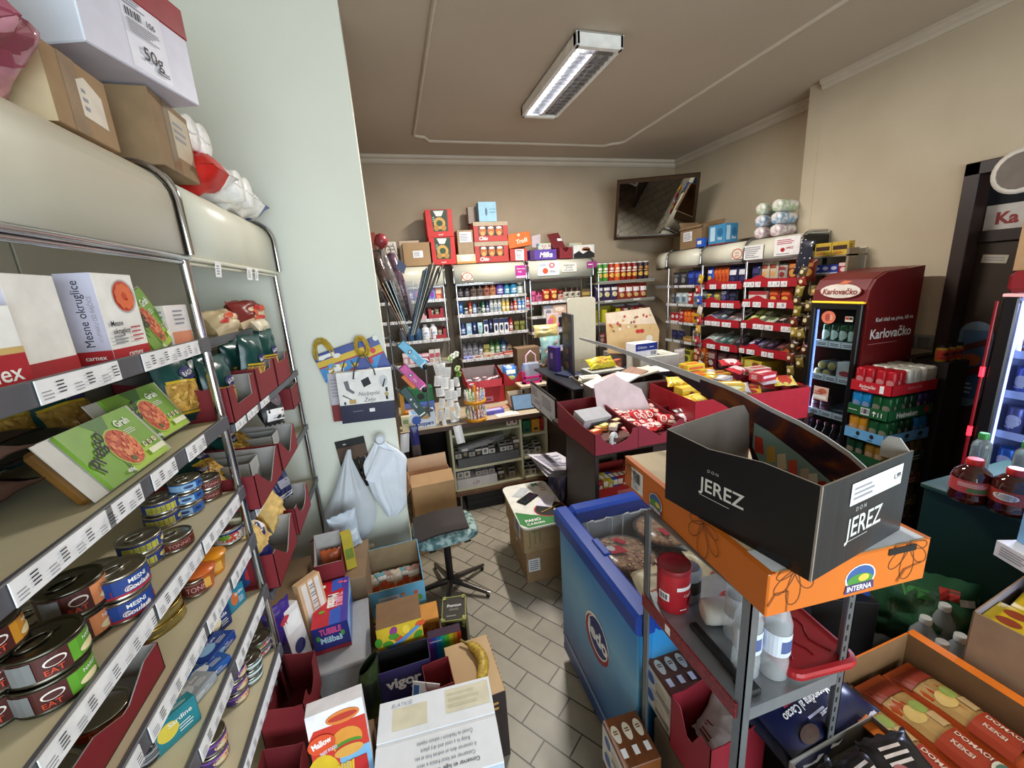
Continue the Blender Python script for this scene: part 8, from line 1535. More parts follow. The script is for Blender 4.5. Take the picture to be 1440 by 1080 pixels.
for i,(x,y,z,tl)in enumerate(((.86,1.41,.745,.10),(1.02,1.31,.705,.0),(1.10,1.46,.78,.0),(.86,1.47,.67,.0),(1.12,1.26,.665,.0))):
 def pz():
  b=MB();b.lathe([(.02,0),(.12,0),(.13,.008),(.128,.018),(.11,.02),(.06,.023),(.004,.024)],PZ,30);f=b.face('t',-.13,.13,-.13,.13,0,.024);rr=random.Random(i)
  for k in range(60):a,q=rr.random()*6.28,rr.random()**.5*.42;f.ell(.5+q*cos(a),.5+q*sin(a),.03,.02,rr.choice([m('#c8a888'),m('#9a6a4a'),m('#d8c0a0'),m('#8a4a3a')]),7,rot=rr.random()*3);f.e-=f.de*.5
  k=MB();k.lathe([(.14,.002),(.145,.014),(.12,.030),(.002,.034)],clear('#f8f4f0',.12,.93,.5),24,False,False);t=MB();g=t.face('t',-.13,.13,-.13,.13,0,.034);g.poly([(.4,.55),(.62,.5),(.72,.72),(.55,.82)],m('#a82a34',.4));g.poly([(.58,.3),(.82,.34),(.8,.46),(.62,.44)],m('#a82a34',.4));g.ell(.66,.7,.08,.07,m('#b8b4b4'))
  return[('',b),('film',k),('print',t)]
 thing(None,pz,'frozen_pizza',f'round frozen pizza in clear film, {("nearest the far left corner", "in the middle", "under the orange carton", "behind the far left one", "at the far right")[i]}','pizza',TR((x,y,z),i*1.3+2,tl),'frozen pizzas')
for i,(x,y)in enumerate(((.86,1.17),(.99,1.16),(1.12,1.15))):
 b,f=bag(.2,.24,.05,m('#cbb894',.4,var=.06),40+i);f.txt('POMMES',.5,.72,.05,m('#8a6a4a'),.5);f.ell(.4,.4,.2,.06,m('#a84a3a'));one(b,'frozen_bag',f'beige bag of frozen food, {ORD[i]} from the left at near end of freezer','frozen bag',TR((x,y-.10,.71+.012*i),-.2,-1.35),'beige frozen bags')
GM=m('#7e8286',.35,.6,var=.06);RA=dict(x0=.645,x1=.955,y0=.565,y1=.95)
def rack():
 r=emp('metal_rack','grey slotted metal rack standing before the freezer','rack',Mx())
 for x,sx in((RA['x0'],1),(RA['x1'],-1)):
  for y,sy in((RA['y0'],1),(RA['y1'],-1)):
   b=MB();b.box(min(x,x+sx*.003),max(x,x+sx*.003),min(y,y+sy*.024),max(y,y+sy*.024),0,1.271,GM);b.box(min(x,x+sx*.022),max(x,x+sx*.022),min(y,y+sy*.003),max(y,y+sy*.003),0,1.271,GM)
   for k in range(40 if sx<0 else 0):z=.05+.031*k;b.box(x+sx*.012,x+sx*.017,y-.0006 if sy>0 else y-.001,y+.001 if sy>0 else y+.0006,z,z+.015,BLACK);b.box(x-.0006 if sx>0 else x-.001,x+.001 if sx>0 else x+.0006,y+sy*.012,y+sy*.017,z,z+.015,BLACK)
   part(b,'post',r)
 for z in(.98,1.272,.25):
  b=MB();SF=m('#8d9195',.3,.5,var=.08);b.box(RA['x0']+.004,RA['x1']-.004,RA['y0']+.004,RA['y1']-.004,z-.003,z,SF);hz=.035 if z<1.2 else.004;b.box(RA['x0']+.004,RA['x1']-.004,RA['y0']+.001,RA['y0']+.004,z-hz,z,SF);b.box(RA['x0']+.004,RA['x1']-.004,RA['y1']-.004,RA['y1']-.001,z-hz,z,SF);b.box(RA['x0']+.001,RA['x0']+.004,RA['y0']+.004,RA['y1']-.004,z-hz,z,SF);b.box(RA['x1']-.004,RA['x1']-.001,RA['y0']+.004,RA['y1']-.004,z-hz,z,SF);s=part(b,'shelf',r)
  if z==.98:
   b=MB();b.box(RA['x0']-.005,RA['x0'],RA['y0']+.015,RA['y1']+.0,z-.036,z+.006,m('#8a2a30',.4,var=0,sc=160,h2='#6a1a20'));f=Fc(b,lambda u,v,e:(RA['x0']-.005-e,RA['y1']-(RA['y1']-RA['y0'])*u,z-.036+.042*v),.38,.042);f.rect(.3,.2,.36,.8,PAPER);part(b,'price_rail',s)
rack()
Z1=.9805
def onsh(px,py):p=at(px,py,Z=Z1);return V((p.x,p.y,Z1))
def coffee():
 b=MB();r,h=.047,.142;b.lathe([(r*.97,0),(r,.004),(r,h-.02),(r*.98,h-.016)],m('#a8202a',.35),30);f=b.cyl(r,.01,h-.03,0,pi*1.25);f.rect(.45,.68,.95,.80,PAPER);f.txt('Cappuccino',.72,.52,.085,m('#e0b8b8'),.4,bold=.01);f.rect(.16,.30,.34,.56,PAPER);f.bars(.18,.34,.32,.52,9);f.ell(.75,.25,.12,.2,m('#5a1418'));f.ell(.92,.2,.1,.24,m('#d8d0c8'));f.lines(.5,.06,.66,.12,1,WHITE)
 c=MB();c.lathe([(r*1.03,h-.016),(r*1.05,h-.002),(r*1.0,h+.002),(r*.9,h-.003),(.002,h-.003)],m('#8a1f28',.4),30);return[('',b),('lid',c)]
p=onsh(943,862);thing(None,coffee,'coffee_tin','red coffee drink tin with dark red lid on the rack shelf','tin',TR((p.x+.03,p.y+.03,Z1),-.25))
def wb():
 b=MB();WM_=m('#d4dade',.06,alpha=.35,var=0);b.lathe([(.026,0),(.031,.006),(.031,.05),(.029,.06),(.031,.07),(.031,.155),(.02,.19),(.0115,.203),(.0115,.215)],WM_,24);f=b.cyl(.0315,.075,.135,0,pi*1.8);f.rect(0,0,1,1,m('#c8d0dc',.4));f.rect(.36,.2,.56,.75,m('#4a5a8a'));f.lines(.6,.2,.9,.8,4,m('#6a7aa8'));c=MB();c.lathe([(.014,.205),(.014,.222),(.012,.224)],m('#b8b8c0',.4),16);return[('',b),('cap',c)]
for i,(px,py)in enumerate(((1047,955),(1087,958),(1034,905))):p=onsh(px,py);thing('wb',wb,'water_bottle',f'clear water bottle, {("front left", "front right", "rear")[i]} one on the rack shelf','bottle',TR((p.x+.02,p.y+.02,Z1),.3*i),'clear water bottles')
def whiteb():b=MB();b.lathe([(.02,0),(.033,.004),(.036,.02),(.036,.10),(.026,.13),(.018,.14)],m('#d8d6d2',.4),20);c=MB();c.lathe([(.021,.14),(.021,.165),(.018,.168)],m('#c8c6c2',.4),16);return[('',b),('cap',c)]
p=onsh(985,862);thing(None,whiteb,'plastic_bottle','white plastic bottle lying on its side on the rack shelf','bottle',TR((.735,.80,Z1+.037),-.3,0,1.5708))
b=MB();b.lathe([(.03,0),(.036,.004),(.036,.10),(.03,.11)],m('#7a8088',.4),16);b.cyl(.036,.02,.09,0,2).rect(.2,.2,.8,.8,m('#2a2422'));one(b,'mug','dark grey mug behind the red coffee drink tin','mug',TR((.765,.895,Z1)))
def redbox():
 w,d,h=.095,.14,.022;b=MB();out=lambda k:[(x*k,y*k)for x,y in[(cx+.03*cos(a0+i*pi/10),cy+.03*sin(a0+i*pi/10))for cx,cy,a0 in((w-.03,d-.03,0),(-w+.03,d-.03,pi/2),(-w+.03,-d+.03,pi),(w-.03,-d+.03,1.5*pi))for i in range(6)]]
 n=24
 def ring(mt,zs):
  vs=[(x,y,z)for k,z in zs for x,y in out(k)];fs=[(j*n+i,j*n+(i+1)%n,(j+1)*n+(i+1)%n,(j+1)*n+i)for j in range(len(zs)-1)for i in range(n)]+[tuple(range((len(zs)-1)*n,len(zs)*n))];q=MB();q.add(vs,fs,mt);return q
 b=ring(m('#b8b4b0',.3),[(.85,0),(.95,h)]);l=ring(m('#9e1f25',.35),[(1,h-.008),(1.02,h+.004),(1,h+.012),(.93,h+.014),(.9,h+.009)])
 for k in range(3):pts=[(-.06+.05*k+.012*sin(t*1.3+k),-.10+.02*t,h+.0105)for t in range(11)];l.tube(pts,.0016,m('#8a171d',.35),5)
 return[('',b),('lid',l)]
thing(None,redbox,'food_container','food container with wavy red lid at right of the rack shelf','container',TR((.965-.06,.70,Z1),-.10))
b=MB();b.box(-.012,.012,-.11,.11,0,.014,BLACK,.004);b.box(-.02,.02,-.11,-.06,0,.02,BLACK,.004);one(b,'black_bar','black plastic bar lying along the price rail of rack shelf','bar',TR((.70,.69,Z1),-.03))
OG=m('#c96a1c',.5,var=.05,sc=5);LN=m('#6a3a14',.6)
def leafart(f,cu,cv,s,flip=1):
 rr=.0022/f.H
 for a,L_ in((.0,1),(.75,.8),(-.75,.8),(1.35,.55),(-1.35,.55)):
  pts=[];
  for k in range(17):
   t=2*pi*k/16;x=.20*sin(t)*(1-.35*cos(t));y=.5*(1-cos(t));pts.append((x*cos(a)+y*sin(a),(-x*sin(a)+y*cos(a))*flip))
  for(a0,b0),(a1,b1)in zip(pts,pts[1:]):
   k=s*L_;p0,p1=(cu+a0*k*f.H/f.W,cv+b0*k),(cu+a1*k*f.H/f.W,cv+b1*k);dx,dy=(p1[0]-p0[0])*f.W,(p1[1]-p0[1])*f.H;L2=math.hypot(dx,dy)or 1;nx,ny=-dy/L2*.0011,dx/L2*.0011
   f.poly([(p0[0]+nx/f.W,p0[1]+ny/f.H),(p1[0]+nx/f.W,p1[1]+ny/f.H),(p1[0]-nx/f.W,p1[1]-ny/f.H),(p0[0]-nx/f.W,p0[1]-ny/f.H)],LN);f.e-=f.de*.6
def logo(f,cu,cv,s):
 a=f.H/f.W;f.ell(cu,cv,s*a*.62,s*.5,m('#d8d4cc'));f.ell(cu,cv+.02,s*a*.56,s*.42,m('#3a5a94'));f.ell(cu,cv-s*.1,s*a*.52,s*.26,m('#4a8a3a'));f.ell(cu+.02,cv-s*.02,s*a*.22,s*.14,m('#d8b84a'));f.poly([(cu-s*a*.6,cv-s*.55),(cu+s*a*.6,cv-s*.5),(cu+s*a*.55,cv-s*.2),(cu-s*a*.55,cv-s*.22)],m('#4a3a6a'));f.txt('INTERNA',cu,cv-s*.37,s*.2,WHITE,s*a*1.0,bold=.02)
ZO=1.273;NO,LO,RO=at(1082,809,Z=1.373),at(888,640,Z=1.373),at(1310,757,Z=1.373)
wO,dO=(RO-NO).length,(LO-NO).length;yo=math.atan2((RO-NO).y,(RO-NO).x)
def orange():
 b=MB();w,d,h=wO,dO,.10;b.box(0,w,0,d,0,h,OG,.003,mats={'t':m('#cfc0a4',.8,var=.06)})
 t=b.face('t',0,w,0,d,0,h);t.rect(0,0,.04,1,OG);t.rect(.97,0,1,1,OG);t.rect(.03,.01,.97,.12,m('#d8e0ea',.5))
 l=b.face('l',0,w,0,d,0,h);f=b.face('f',0,w,0,d,0,h)
 l.rect(.08,.12,.20,.85,PAPER);l.bars(.10,.42,.18,.78,14);l.lines(.1,.18,.18,.36,3,GREYINK);leafart(l,.06,.85,.75,-1);leafart(l,.68,.98,.95,-1);logo(l,.33,.36,.55)
 leafart(f,.15,.98,.8,-1);leafart(f,.86,.98,.85,-1);logo(f,.56,.45,.62);f.rect(.72,.82,.9,.97,BLACK)
 for u0,u1,v in((.02,.06,.6),):pass
 f.poly([(.0,.28),(.04,.55),(.12,.55),(.12,.05),(.115,.05),(.115,.53),(.045,.53),(.008,.28)],m('#7a3f12'));f.poly([(.80,.12),(.84,.4),(.96,.5),(.96,.48),(.85,.38),(.81,.12)],m('#7a3f12'))
 return b
one(orange(),'carton','orange carton with leaf drawings and barcode label on top of the rack','carton',TR((NO.x,NO.y,ZO),yo))
ZJ=ZO+.1008
N0,L0,R0=at(1140,819,Z=ZJ),at(935,700,Z=ZJ),at(1265,745,Z=ZJ);F0=L0+R0-N0
def jerez():
 b=MB();BKM=m('#0f0f10',.28,var=.02);IN=m('#6f6660',.45);SIL=bpy.data.materials.new('brushed_black');SIL.use_nodes=True;nt=SIL.node_tree;q=nt.nodes['Principled BSDF'];q.inputs['Metallic'].default_value=.55;q.inputs['Roughness'].default_value=.3;q.inputs['Base Color'].default_value=lin('#3a3c40')
 tc=nt.nodes.new('ShaderNodeTexCoord');mp=nt.nodes.new('ShaderNodeMapping');mp.inputs['Scale'].default_value=(400,400,3);n=nt.nodes.new('ShaderNodeTexNoise');n.inputs['Scale'].default_value=1;cr=nt.nodes.new('ShaderNodeValToRGB');cr.color_ramp.elements[0].color=lin('#2a2c30');cr.color_ramp.elements[1].color=lin('#4c4f54');nt.links.new(tc.outputs['Object'],mp.inputs[0]);nt.links.new(mp.outputs[0],n.inputs['Vector']);nt.links.new(n.outputs['Fac'],cr.inputs[0]);nt.links.new(cr.outputs[0],q.inputs['Base Color'])
 ED=m('#8a8078',.6)
 zt=lambda px,py,p:zat(px,py,p)-ZJ
 hN,hL,hR=zt(1157,685,N0),zt(929,603,L0),zt(1283,633,R0);hF=(hN+hR)/2*.98
 def side(p,q,h0,h1,mo,mi,cut=None):
  U=(q-p).normalized();L_=(q-p).length;P=[(0,0),(L_,0),(L_,h1),(0,h0)]
  if cut:P=cut(L_,h0,h1)
  b.panel(P,p,U,(0,0,1),.0035,mo,mi,ED);return Fc(b,lambda u,v,e:tuple(p+U*(L_*u)+V((0,0,1))*(v*(h0+(h1-h0)*u))+U.cross(V((0,0,1)))*e),L_,(h0+h1)/2)
 f1=side(L0,N0,hL,hN,BKM,IN,lambda L_,a,c:[(0,0),(L_,0),(L_,c),(L_*.7,c+.004),(L_*.35,a-.010),(0,a)])
 f2=side(N0,R0,hN,hR,SIL,IN)
 side(F0,L0,hL,hL,BKM,IN,lambda L_,a,c:[(.0,0),(L_,0),(L_,c),(.07,c+.012),(.035,c+.01),(.012,c-.02),(.0,c*.45)])
 b.add([tuple(p+V((0,0,.002)))for p in(N0,R0,F0,L0)],[(0,1,2,3)],IN)
 for f,cu,cv,hh in((f1,.45,.48,.17),(f2,.50,.40,.22)):
  f.txt('D O N',cu-.06,cv+.19,hh*.22,m('#b8b8b4'),.12,bold=0);f.txt('JEREZ',cu,cv,hh,m('#d0d0cc',.4),.32 if f is f1 else.4,bold=.012);f.lines(cu-.15 if f is f1 else cu-.2,cv-.16,cu+.18,cv-.145,1,m('#c8c8c4'))
 f2.rect(.30,.66,.88,.90,PAPER);f2.lines(.33,.7,.6,.86,3,GREYINK);f2.txt('1,99',.82,.78,.06,INK,.1)
 tab=MB();U=(R0-N0).normalized();tab.panel([(0,-.02),(.05,-.02),(.05,.012),(.04,.028),(.02,.03),(0,.004)],R0+V((0,0,hR-.006))-U*.012,(F0-R0).normalized(),(0,0,1),.003,m('#b9b7b4',.5));
 return b,tab,hR
bj,tab,hR=jerez();oj=one(bj,'wine_display_tray','black open display tray with white lettering standing on the orange carton','display tray',Mx());part(tab,'end_tab',oj)
cols=[(815,474.5,477),(860,486,491),(900,499.5,506),(940,513,520),(985,528.5,552),(1020,541,570),(1045,552,588),(1070,566,None),(1085,574,None),(1125,593,None),(1160,613,None),(1195,637,None),(1215,655,None),(1228,668,None)]
uj=(F0-R0).normalized();nj=V((-uj.y,uj.x,0))
def hit(px,py):
 d=at(px,py,Y=1)-_c;return _c+d*((R0-_c).dot(nj)/d.dot(nj))
top=[];bot=[]
for px,a,c in cols:P_t=hit(px,a);top.append(P_t);bot.append(V((P_t.x,P_t.y,ZJ+.004 if c is None else hit(px,c).z)))
PICM=bpy.data.materials.new('printed_card');PICM.use_nodes=True;nt=PICM.node_tree;q=nt.nodes['Principled BSDF'];q.inputs['Roughness'].default_value=.22;tc=nt.nodes.new('ShaderNodeTexCoord');wv=nt.nodes.new('ShaderNodeTexNoise');wv.inputs['Scale'].default_value=7;wv.inputs['Detail'].default_value=5;wv.inputs['Distortion'].default_value=1.2;cr=nt.nodes.new('ShaderNodeValToRGB');e=cr.color_ramp.elements;e[0].position,e[0].color=.3,lin('#1c1420');e[1].position,e[1].color=.75,lin('#8a4a1c')
for ps,c in((.48,'#33202a'),(.58,'#5a2a1a')):x=e.new(ps);x.color=lin(c)
nt.links.new(tc.outputs['Object'],wv.inputs['Vector']);nt.links.new(wv.outputs['Fac'],cr.inputs[0]);nt.links.new(cr.outputs[0],q.inputs['Base Color'])
b=MB();n=len(cols);vs=[tuple(p)for p in top]+[tuple(p)for p in bot];sg=1 if nj.x<0 else-1;nj=nj*sg;off=nj*-.004;vs2=[tuple(V(p)+off)for p in vs]
b.add(vs,[(n+i,n+i+1,i+1,i)for i in range(n-1)],PICM);b.add(vs2,[(i,i+1,n+i+1,n+i)for i in range(n-1)],m('#b8b4b0',.5));EDG=m('#d8dce2',.4)
b.add(vs[:n]+vs2[:n],[(i,i+1,n+i+1,n+i)for i in range(n-1)],EDG)
for i in range(n-1):
 a0,a1=top[i],top[i+1];bw=.022 if cols[i][0]<980 else.011;d0=(bot[i]-top[i])*min(1,bw/max(1e-4,(bot[i]-top[i]).length));d1=(bot[i+1]-top[i+1])*min(1,bw/max(1e-4,(bot[i+1]-top[i+1]).length));o_=nj*.0012;b.add([tuple(a0+o_),tuple(a1+o_),tuple(a1+d1+o_),tuple(a0+d0+o_)],[(3,2,1,0)],m('#b9b6b8',.4))
def onc(px,fr):
 for(x0,*_),(x1,*_),t0,t1,b0,b1 in zip(cols,cols[1:],top,top[1:],bot,bot[1:]):
  if x0<=px<=x1:s=(px-x0)/(x1-x0);return t0.lerp(t1,s)*fr+b0.lerp(b1,s)*(1-fr)+nj*.0016
pk=lambda pts,c,k=0:b.add([tuple(onc(x,v)+nj*.0003*k)for x,v in pts],[tuple(range(len(pts)))[::-1]],m(c,.35))
pk([(1064,.62),(1085,.66),(1130,.52),(1175,.34),(1205,.12),(1190,.02),(1085,.02),(1064,.2)],'#7f9a94')
for i,(px,fr,c)in enumerate(((1072,.45,'#b83a2a'),(1090,.42,'#c9a24a'),(1106,.38,'#d8c8a8'),(1122,.36,'#c8503a'),(1140,.32,'#b8a894'),(1152,.3,'#d8d0c0'),(1165,.24,'#a82a24'),(1178,.18,'#4a6a88'))):pk([(px-6,fr),(px+5,fr+.07),(px+9,fr-.16),(px-4,fr-.22)],c,1+i)
pk([(1180,.42),(1200,.42),(1214,.2),(1202,.1),(1184,.18)],'#a8863a',9);pk([(1184,.36),(1198,.36),(1206,.22),(1190,.22)],'#5a4a1c',10)
one(b,'header_card','long curved picture card rising behind the black display tray','header card',Mx())
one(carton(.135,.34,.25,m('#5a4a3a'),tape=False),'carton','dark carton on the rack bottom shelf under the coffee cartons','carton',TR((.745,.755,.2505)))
def cof(zz,k):
 w,d,h=.125,.155,.17;b=MB();C1=m('#6f3f1c',.4);b.box(-w/2,w/2,-d/2,d/2,0,h,C1,.002)
 t=b.face('t',-w/2,w/2,-d/2,d/2,0,h)
 for i in range(3):t.ell(.18+.32*i,.66,.11,.17,m('#d8ccb4'));t.ell(.18+.32*i,.58,.09,.12,m('#e0d6c4'));t.rect(.10+.32*i,.18,.24+.32*i,.36,PAPER);t.rect(.335*i,0,.335*i+.008,1,m('#4a2812'));t.lines(.12+.32*i,.62,.24+.32*i,.72,2,m('#6f3f1c'))
 l=b.face('l',-w/2,w/2,-d/2,d/2,0,h);l.rect(0,0,1,.93,m('#d4d0c8'))
 for j in range(2):l.ell(.25,.70-.42*j,.14,.12,m('#4a5a94'));l.ell(.6,.68-.42*j,.2,.13,m('#c8b8a0'));l.lines(.45,.5-.42*j,.95,.62-.42*j,2,m('#5a4a44'));l.rect(0,.46-.42*j+.0,1,.475-.42*j+.0,m('#a89a84'))
 return b
one(cof(0,0),'coffee_carton','brown and white coffee cartons in a tray, upper stack at left of the rack','carton',TR((.752,.925,.5015),-.04))
one(bx(.09,.10,.45,m('#c8c2b8',.6),None),'carton','pale carton under the red tray','carton',TR((.90,.86,.2505)))
one(cof(0,1),'coffee_carton','brown and white coffee cartons, lower stack at left of the rack','carton',TR((.572,.90,.32),-.04))
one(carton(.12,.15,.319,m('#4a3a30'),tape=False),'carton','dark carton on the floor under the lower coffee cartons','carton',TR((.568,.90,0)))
p=at(938,965,Z=.70)
one(tray(.165,.19,.235,.20,.13,RT2,RT2,'v',cw=.5),'display_tray','dark red tray holding clear bags of white goods under the rack shelf','display tray',TR((.672,.755,.5013),-pi/2))
for i in range(3):b,f=bag(.12,.14,.03,m('#c8ccd6',.2,var=.06),61+i);f.lines(.2,.1,.8,.25,2,m('#8a3a3a'));f.rect(.55,.1,.85,.25,PAPER);one(b,'clear_bag',f'clear bag of white goods, {("front", "middle", "rear")[i]} one in the dark red tray under the rack','bag',TR((.735+.03*i,.76,.57+.012*i),-pi/2+.2*i,-1.0+.2*i),'bags of white goods')
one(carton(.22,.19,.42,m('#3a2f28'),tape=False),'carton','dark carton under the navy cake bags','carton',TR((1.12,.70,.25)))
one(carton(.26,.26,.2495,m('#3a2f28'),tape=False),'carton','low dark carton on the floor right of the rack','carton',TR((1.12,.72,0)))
NVY=m('#161a3c',.28,var=.12)
for i,(z,y)in enumerate(((.695,.665),(.745,.650))):
 b,f=bag(.34,.20,.075,NVY,90+i,18,14,.1);f.rect(.05,.0,.95,.06,m('#c8c8d0'));rr=random.Random(i);f.txt('Merendina al Cacao',.42,.44,.10,PAPER,.56,rot=pi,bold=.02,shear=.1);f.rect(.20,.52,.34,.62,m('#8a2230'));f.ell(.5,.8,.2,.09,m('#3a241c'));f.scatter(30,3+i,.014,[m('#c8c8d8')],(.05,.95),(.55,.95));f.lines(.3,.28,.6,.34,1,m('#a8a8c0'));f.ell(.22,.2,.1,.08,m('#3a241c'));f.txt('impaciant',.5,.26,.05,PAPER,.3,rot=pi,shear=.1)
 one(b,'cake_bag',f'navy snack cake bag with white script, {("lower", "upper")[i]} of two under the rack shelf','cake bag',TR((.985,y-.09,z),.14,-1.38),'navy cake bags')
b=tray(.30,.16,.075,.07,.06,m('#8a8680',.6),m('#7a7670',.7),None);one(b,'display_tray','grey tray of black snack bags at bottom picture edge','display tray',TR((.955,.405,.695),.05))
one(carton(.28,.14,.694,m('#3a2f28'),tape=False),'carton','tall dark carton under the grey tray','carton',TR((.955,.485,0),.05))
for i in range(3):b,f=bag(.15,.11,.04,m('#141114',.25,var=.3),110+i);f.lines(.2,.4,.8,.8,3,m('#b8a8a0'));f.ell(.3,.3,.15,.15,m('#8a4a4a'));one(b,'snack_bag',f'black shiny snack bag, {("left", "middle", "right")[i]} one in the grey tray','bag',TR((.86+.09*i,.425,.72+.012*i),.3-.2*i,-1.2),'black snack bags')
def bcart():
 w,d,h=.41,.56,.16;b=MB();O2=m('#d8701c',.5);inn=m('#7a5a3a',.8)
 for k,(O,U,L_)in{'f':((0,0,0),(1,0,0),w),'b':((w,d,0),(-1,0,0),w),'l':((0,d,0),(0,-1,0),d),'r':((w,0,0),(0,1,0),d)}.items():b.panel([(0,0),(L_,0),(L_,h),(0,h)],O,U,(0,0,1),.005,O2,inn,O2)
 b.box(w,w+.028,0,d,h-.004,h,O2);b.box(-.035,0,0,d,h-.004,h,O2);b.box(0,w,0,d,0,.004,inn);return b
one(bcart(),'carton','open orange carton holding three long orange biscuit packs','carton',TR((1.115,.155,.592),.04))
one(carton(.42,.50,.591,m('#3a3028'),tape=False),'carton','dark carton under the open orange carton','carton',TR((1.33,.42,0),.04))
for i in range(3):
 def mf(u,v):return m('#a8481f',.18,var=.10,sc=10)
 b,f=bag(.125,.50,.085,mf,120+i,12,26,.08);f.rect(.08,.62,.92,.86,m('#a88550',.3,var=.15,sc=20));f.ell(.35,.74,.2,.05,m('#c8a860'));f.ell(.6,.76,.18,.04,m('#8a9a4a'));f.rect(.55,.64,.9,.72,m('#b89868'));f.rect(.05,.86,.95,.96,m('#8a2f1c'));f.rect(.05,.44,.95,.62,m('#9a3318'));f.txt('KEKSI',.35,.54,.026,m('#d0b8a4'),.4,rot=-pi/2,bold=.03);f.txt('DOMAĆI',.62,.53,.026,m('#d0b8a4'),.4,rot=-pi/2,bold=.03);f.ell(.55,.40,.25,.05,m('#c8c4b0'));f.ell(.55,.40,.2,.035,m('#4a6a5a'));f.rect(.3,.355,.8,.375,m('#4a4a7a'))
 one(b,'biscuit_pack',f'long shiny orange biscuit pack, {("left", "middle", "right")[i]} one in the open orange carton','biscuit pack',TR((1.178+.128*i,.20,.655),.04,-1.55),'orange biscuit packs')
GRM=m('#0f2a20',.45,var=.12,sc=3)
b=MB();b.box(2.02,2.55,.36,1.02,0,1.03,GRM,.004);b.box(2.008,2.56,.35,1.03,1.03,1.048,m('#24443a',.35),.003);one(b,'green_chest','dark green chest carrying red tea syrup bottles at right','chest',Mx())
def syrup(c):
 b=MB();b.M=Mx.Scale(.8,4);GL=m('#3a0c0a',.06,var=.02,coat=.5);b.lathe([(.05,0),(.066,.008),(.068,.03),(.064,.045),(.068,.06),(.068,.125),(.06,.15),(.035,.175),(.024,.182),(.024,.19)],GL,30);f=b.cyl(.0685,.06,.12,0,pi*1.6);f.rect(0,0,1,1,m('#a83a2a' if c else '#b8484a',.35));
 if c:f.ell(.42,.55,.12,.28,WHITE);f.ell(.42,.55,.1,.2,m('#b8b0a8'));f.ell(.8,.5,.1,.4,m('#c85a2a'))
 else:f.rect(.45,.1,.7,.45,m('#4a6a3a'));f.lines(.35,.5,.7,.85,3,m('#e0c0b8'))
 k=MB();k.M=Mx.Scale(.8,4);k.lathe([(.028,.182),(.030,.186),(.030,.208),(.026,.212)],m('#c82a24',.35),24);return[('',b),('cap',k)]
for i,(px,py)in enumerate(((1352,705),(1408,722))):
 p=at(px,py,Z=1.05);thing(('sy',i),lambda:syrup(i),'syrup_bottle',f'dark red syrup bottle with red cap, {("left one with pink label", "right one with white oval label")[i]}','bottle',TR((p.x+.03,p.y+.0,1.0485),-1.0),'syrup bottles')
for i,(px,py)in enumerate(((1386,665),(1420,668))):
 thing('gcap',lambda:bottle(.03,.19,'#8a9a98','#2f8a3a',None,mat=m('#b8c4c4',.08,tr=.7,var=0)),'water_bottle',f'clear bottle with green cap, {("left", "right")[i]} one behind the syrup bottles','bottle',TR((2.26+.02*i,.985-.115*i,1.0485)),'green capped bottles')
def pet():
 b=MB();PM=m('#c2cacc',.06,alpha=.4,var=0);b.lathe([(.034,0),(.04,.01),(.04,.15),(.034,.17),(.04,.19),(.036,.225),(.016,.262),(.0135,.275)],PM,22);f=b.cyl(.0405,.08,.15,0,pi*1.8);f.rect(0,0,1,1,m('#7a94a8',.3,alpha=.8));c=MB();c.lathe([(.0175,.268),(.0175,.288),(.015,.29)],m('#c8ccc8',.4),18);return[('',b),('cap',c)]
for i,(px,py)in enumerate(((1303,868),(1352,893),(1326,902),(1372,930),(1330,850))):p=at(px,py,Z=.70);thing('pet',pet,'water_bottle',f'large clear water bottle with white cap, {ORD[i]} of the group behind the orange carton','bottle',TR((p.x,p.y,.41)),'large clear bottles')
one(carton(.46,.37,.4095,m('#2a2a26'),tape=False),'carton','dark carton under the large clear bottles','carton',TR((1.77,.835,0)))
GF=m('#345f42',.12,alpha=.82,var=.25,sc=12)
def gpack():
 r=[];b,f=bag(.34,.30,.22,GF,133,18,14,.3);f.rect(.3,.7,.55,.82,m('#2f7a34'));f.rect(.62,.75,.8,.88,m('#a8302a'));f.rect(.8,.72,.95,.8,m('#c8c4b8'));r.append(('',b))
 for i in range(4):
  k=MB();k.M=TR((-.11+.075*i,0,.02));k.lathe([(.03,0),(.034,.01),(.034,.18),(.014,.23),(.014,.25)],m('#1f4a2a',.1,tr=.5,var=0),16);r.append(('bottle',k))
 return r
thing(None,gpack,'bottle_pack','film wrapped pack of green bottles beside the dark green chest','bottle pack',TR((1.83,.86,.45),-.9,-.35))
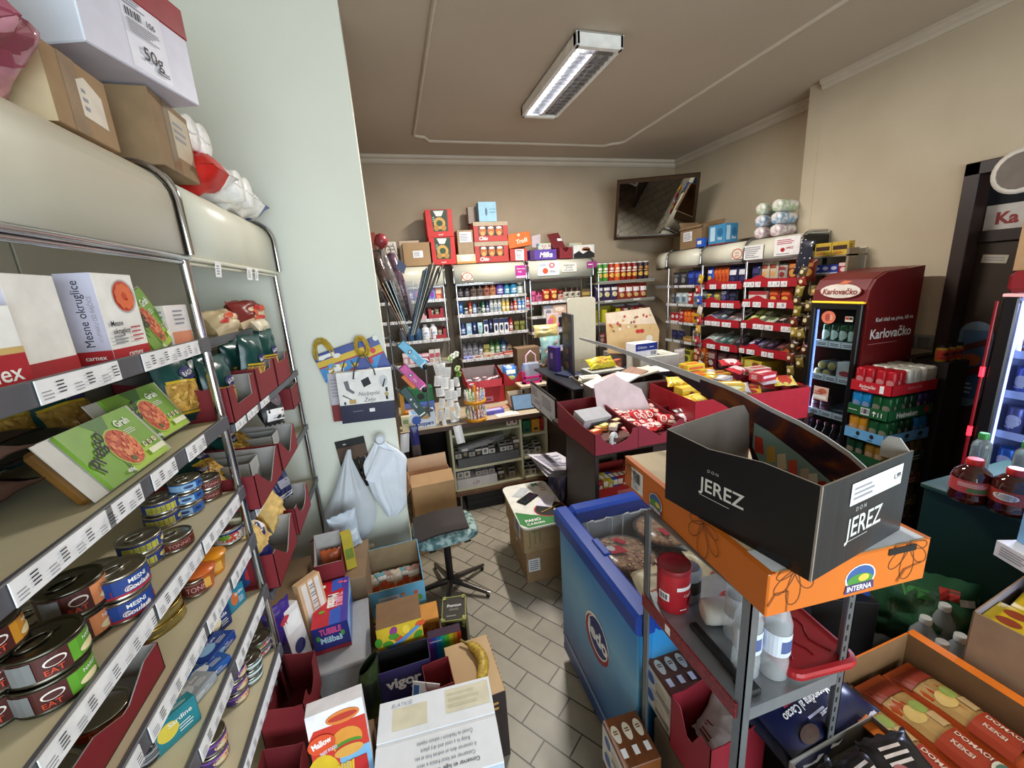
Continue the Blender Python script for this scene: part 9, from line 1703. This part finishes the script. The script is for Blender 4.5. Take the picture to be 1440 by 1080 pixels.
b,f=bag(.16,.24,.09,m('#2a58b8',.3,var=.2),141);f.rect(.3,.3,.8,.9,m('#7a8a2a'));f.lines(.4,.4,.7,.8,3,m('#2a3a1a'));one(b,'drink_pack','blue and yellow green pack behind the right rack post','pack',TR((1.56,.97,.70),-.7))
one(carton(.22,.2,.699,m('#2a2a2c'),tape=False),'carton','dark stand under the blue and yellow green pack','carton',TR((1.57,1.02,0),-.5))
def mmcart():
 b=carton(.34,.24,.30,m('#94765c',.85),flaps={},inner=m('#8a8490',.6));return b
p=at(1383,862,Z=.9)
one(mmcart(),'carton','open brown carton of yellow sweet boxes at right picture edge','carton',TR((p.x+.165,p.y-.085,.60),.12))
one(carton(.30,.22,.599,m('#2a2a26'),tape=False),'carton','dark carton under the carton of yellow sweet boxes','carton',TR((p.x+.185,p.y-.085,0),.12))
for i in range(2):
 def mk():return[('',bx(.13,.19,.05,m('#c8a81f',.4),lambda F:[(F('t').ell(.3+.4*(k%2),.25+.5*(k//2),.16,.14,m('#8a3a1f')))for k in range(4)]))]
 thing('mmb',mk,'sweet_box',f'yellow sweet box with brown pictures, {("left", "right")[i]} one in the open brown carton','sweet box',TR((p.x+.09+.14*i,p.y-.075,.825),.12+.06*i),'yellow sweet boxes')
one(carton(.28,.18,.22,m('#6a5a4a'),tape=False),'carton','filler carton under the yellow sweet boxes','carton',TR((p.x+.165,p.y-.085,.606),.12))
p=at(1403,757,Z=1.04)
one(bx(.30,.16,.055,m('#dcdce4',.5),lambda F:(F('l').lines(.1,.2,.7,.8,4,GREYINK),F('f').lines(.05,.2,.6,.8,4,GREYINK),F('l').rect(.96,0,1,1,m('#8a5a3a')))),'carton','flat white labelled box under the pale blue one at right edge','carton',TR((p.x+.10,p.y-.13,.985),-.35))
one(bx(.24,.14,.36,m('#7fb0d8',.5),None),'carton','tall pale blue box at the right picture edge','carton',TR((p.x+.12,p.y-.135,1.0405),-.35))
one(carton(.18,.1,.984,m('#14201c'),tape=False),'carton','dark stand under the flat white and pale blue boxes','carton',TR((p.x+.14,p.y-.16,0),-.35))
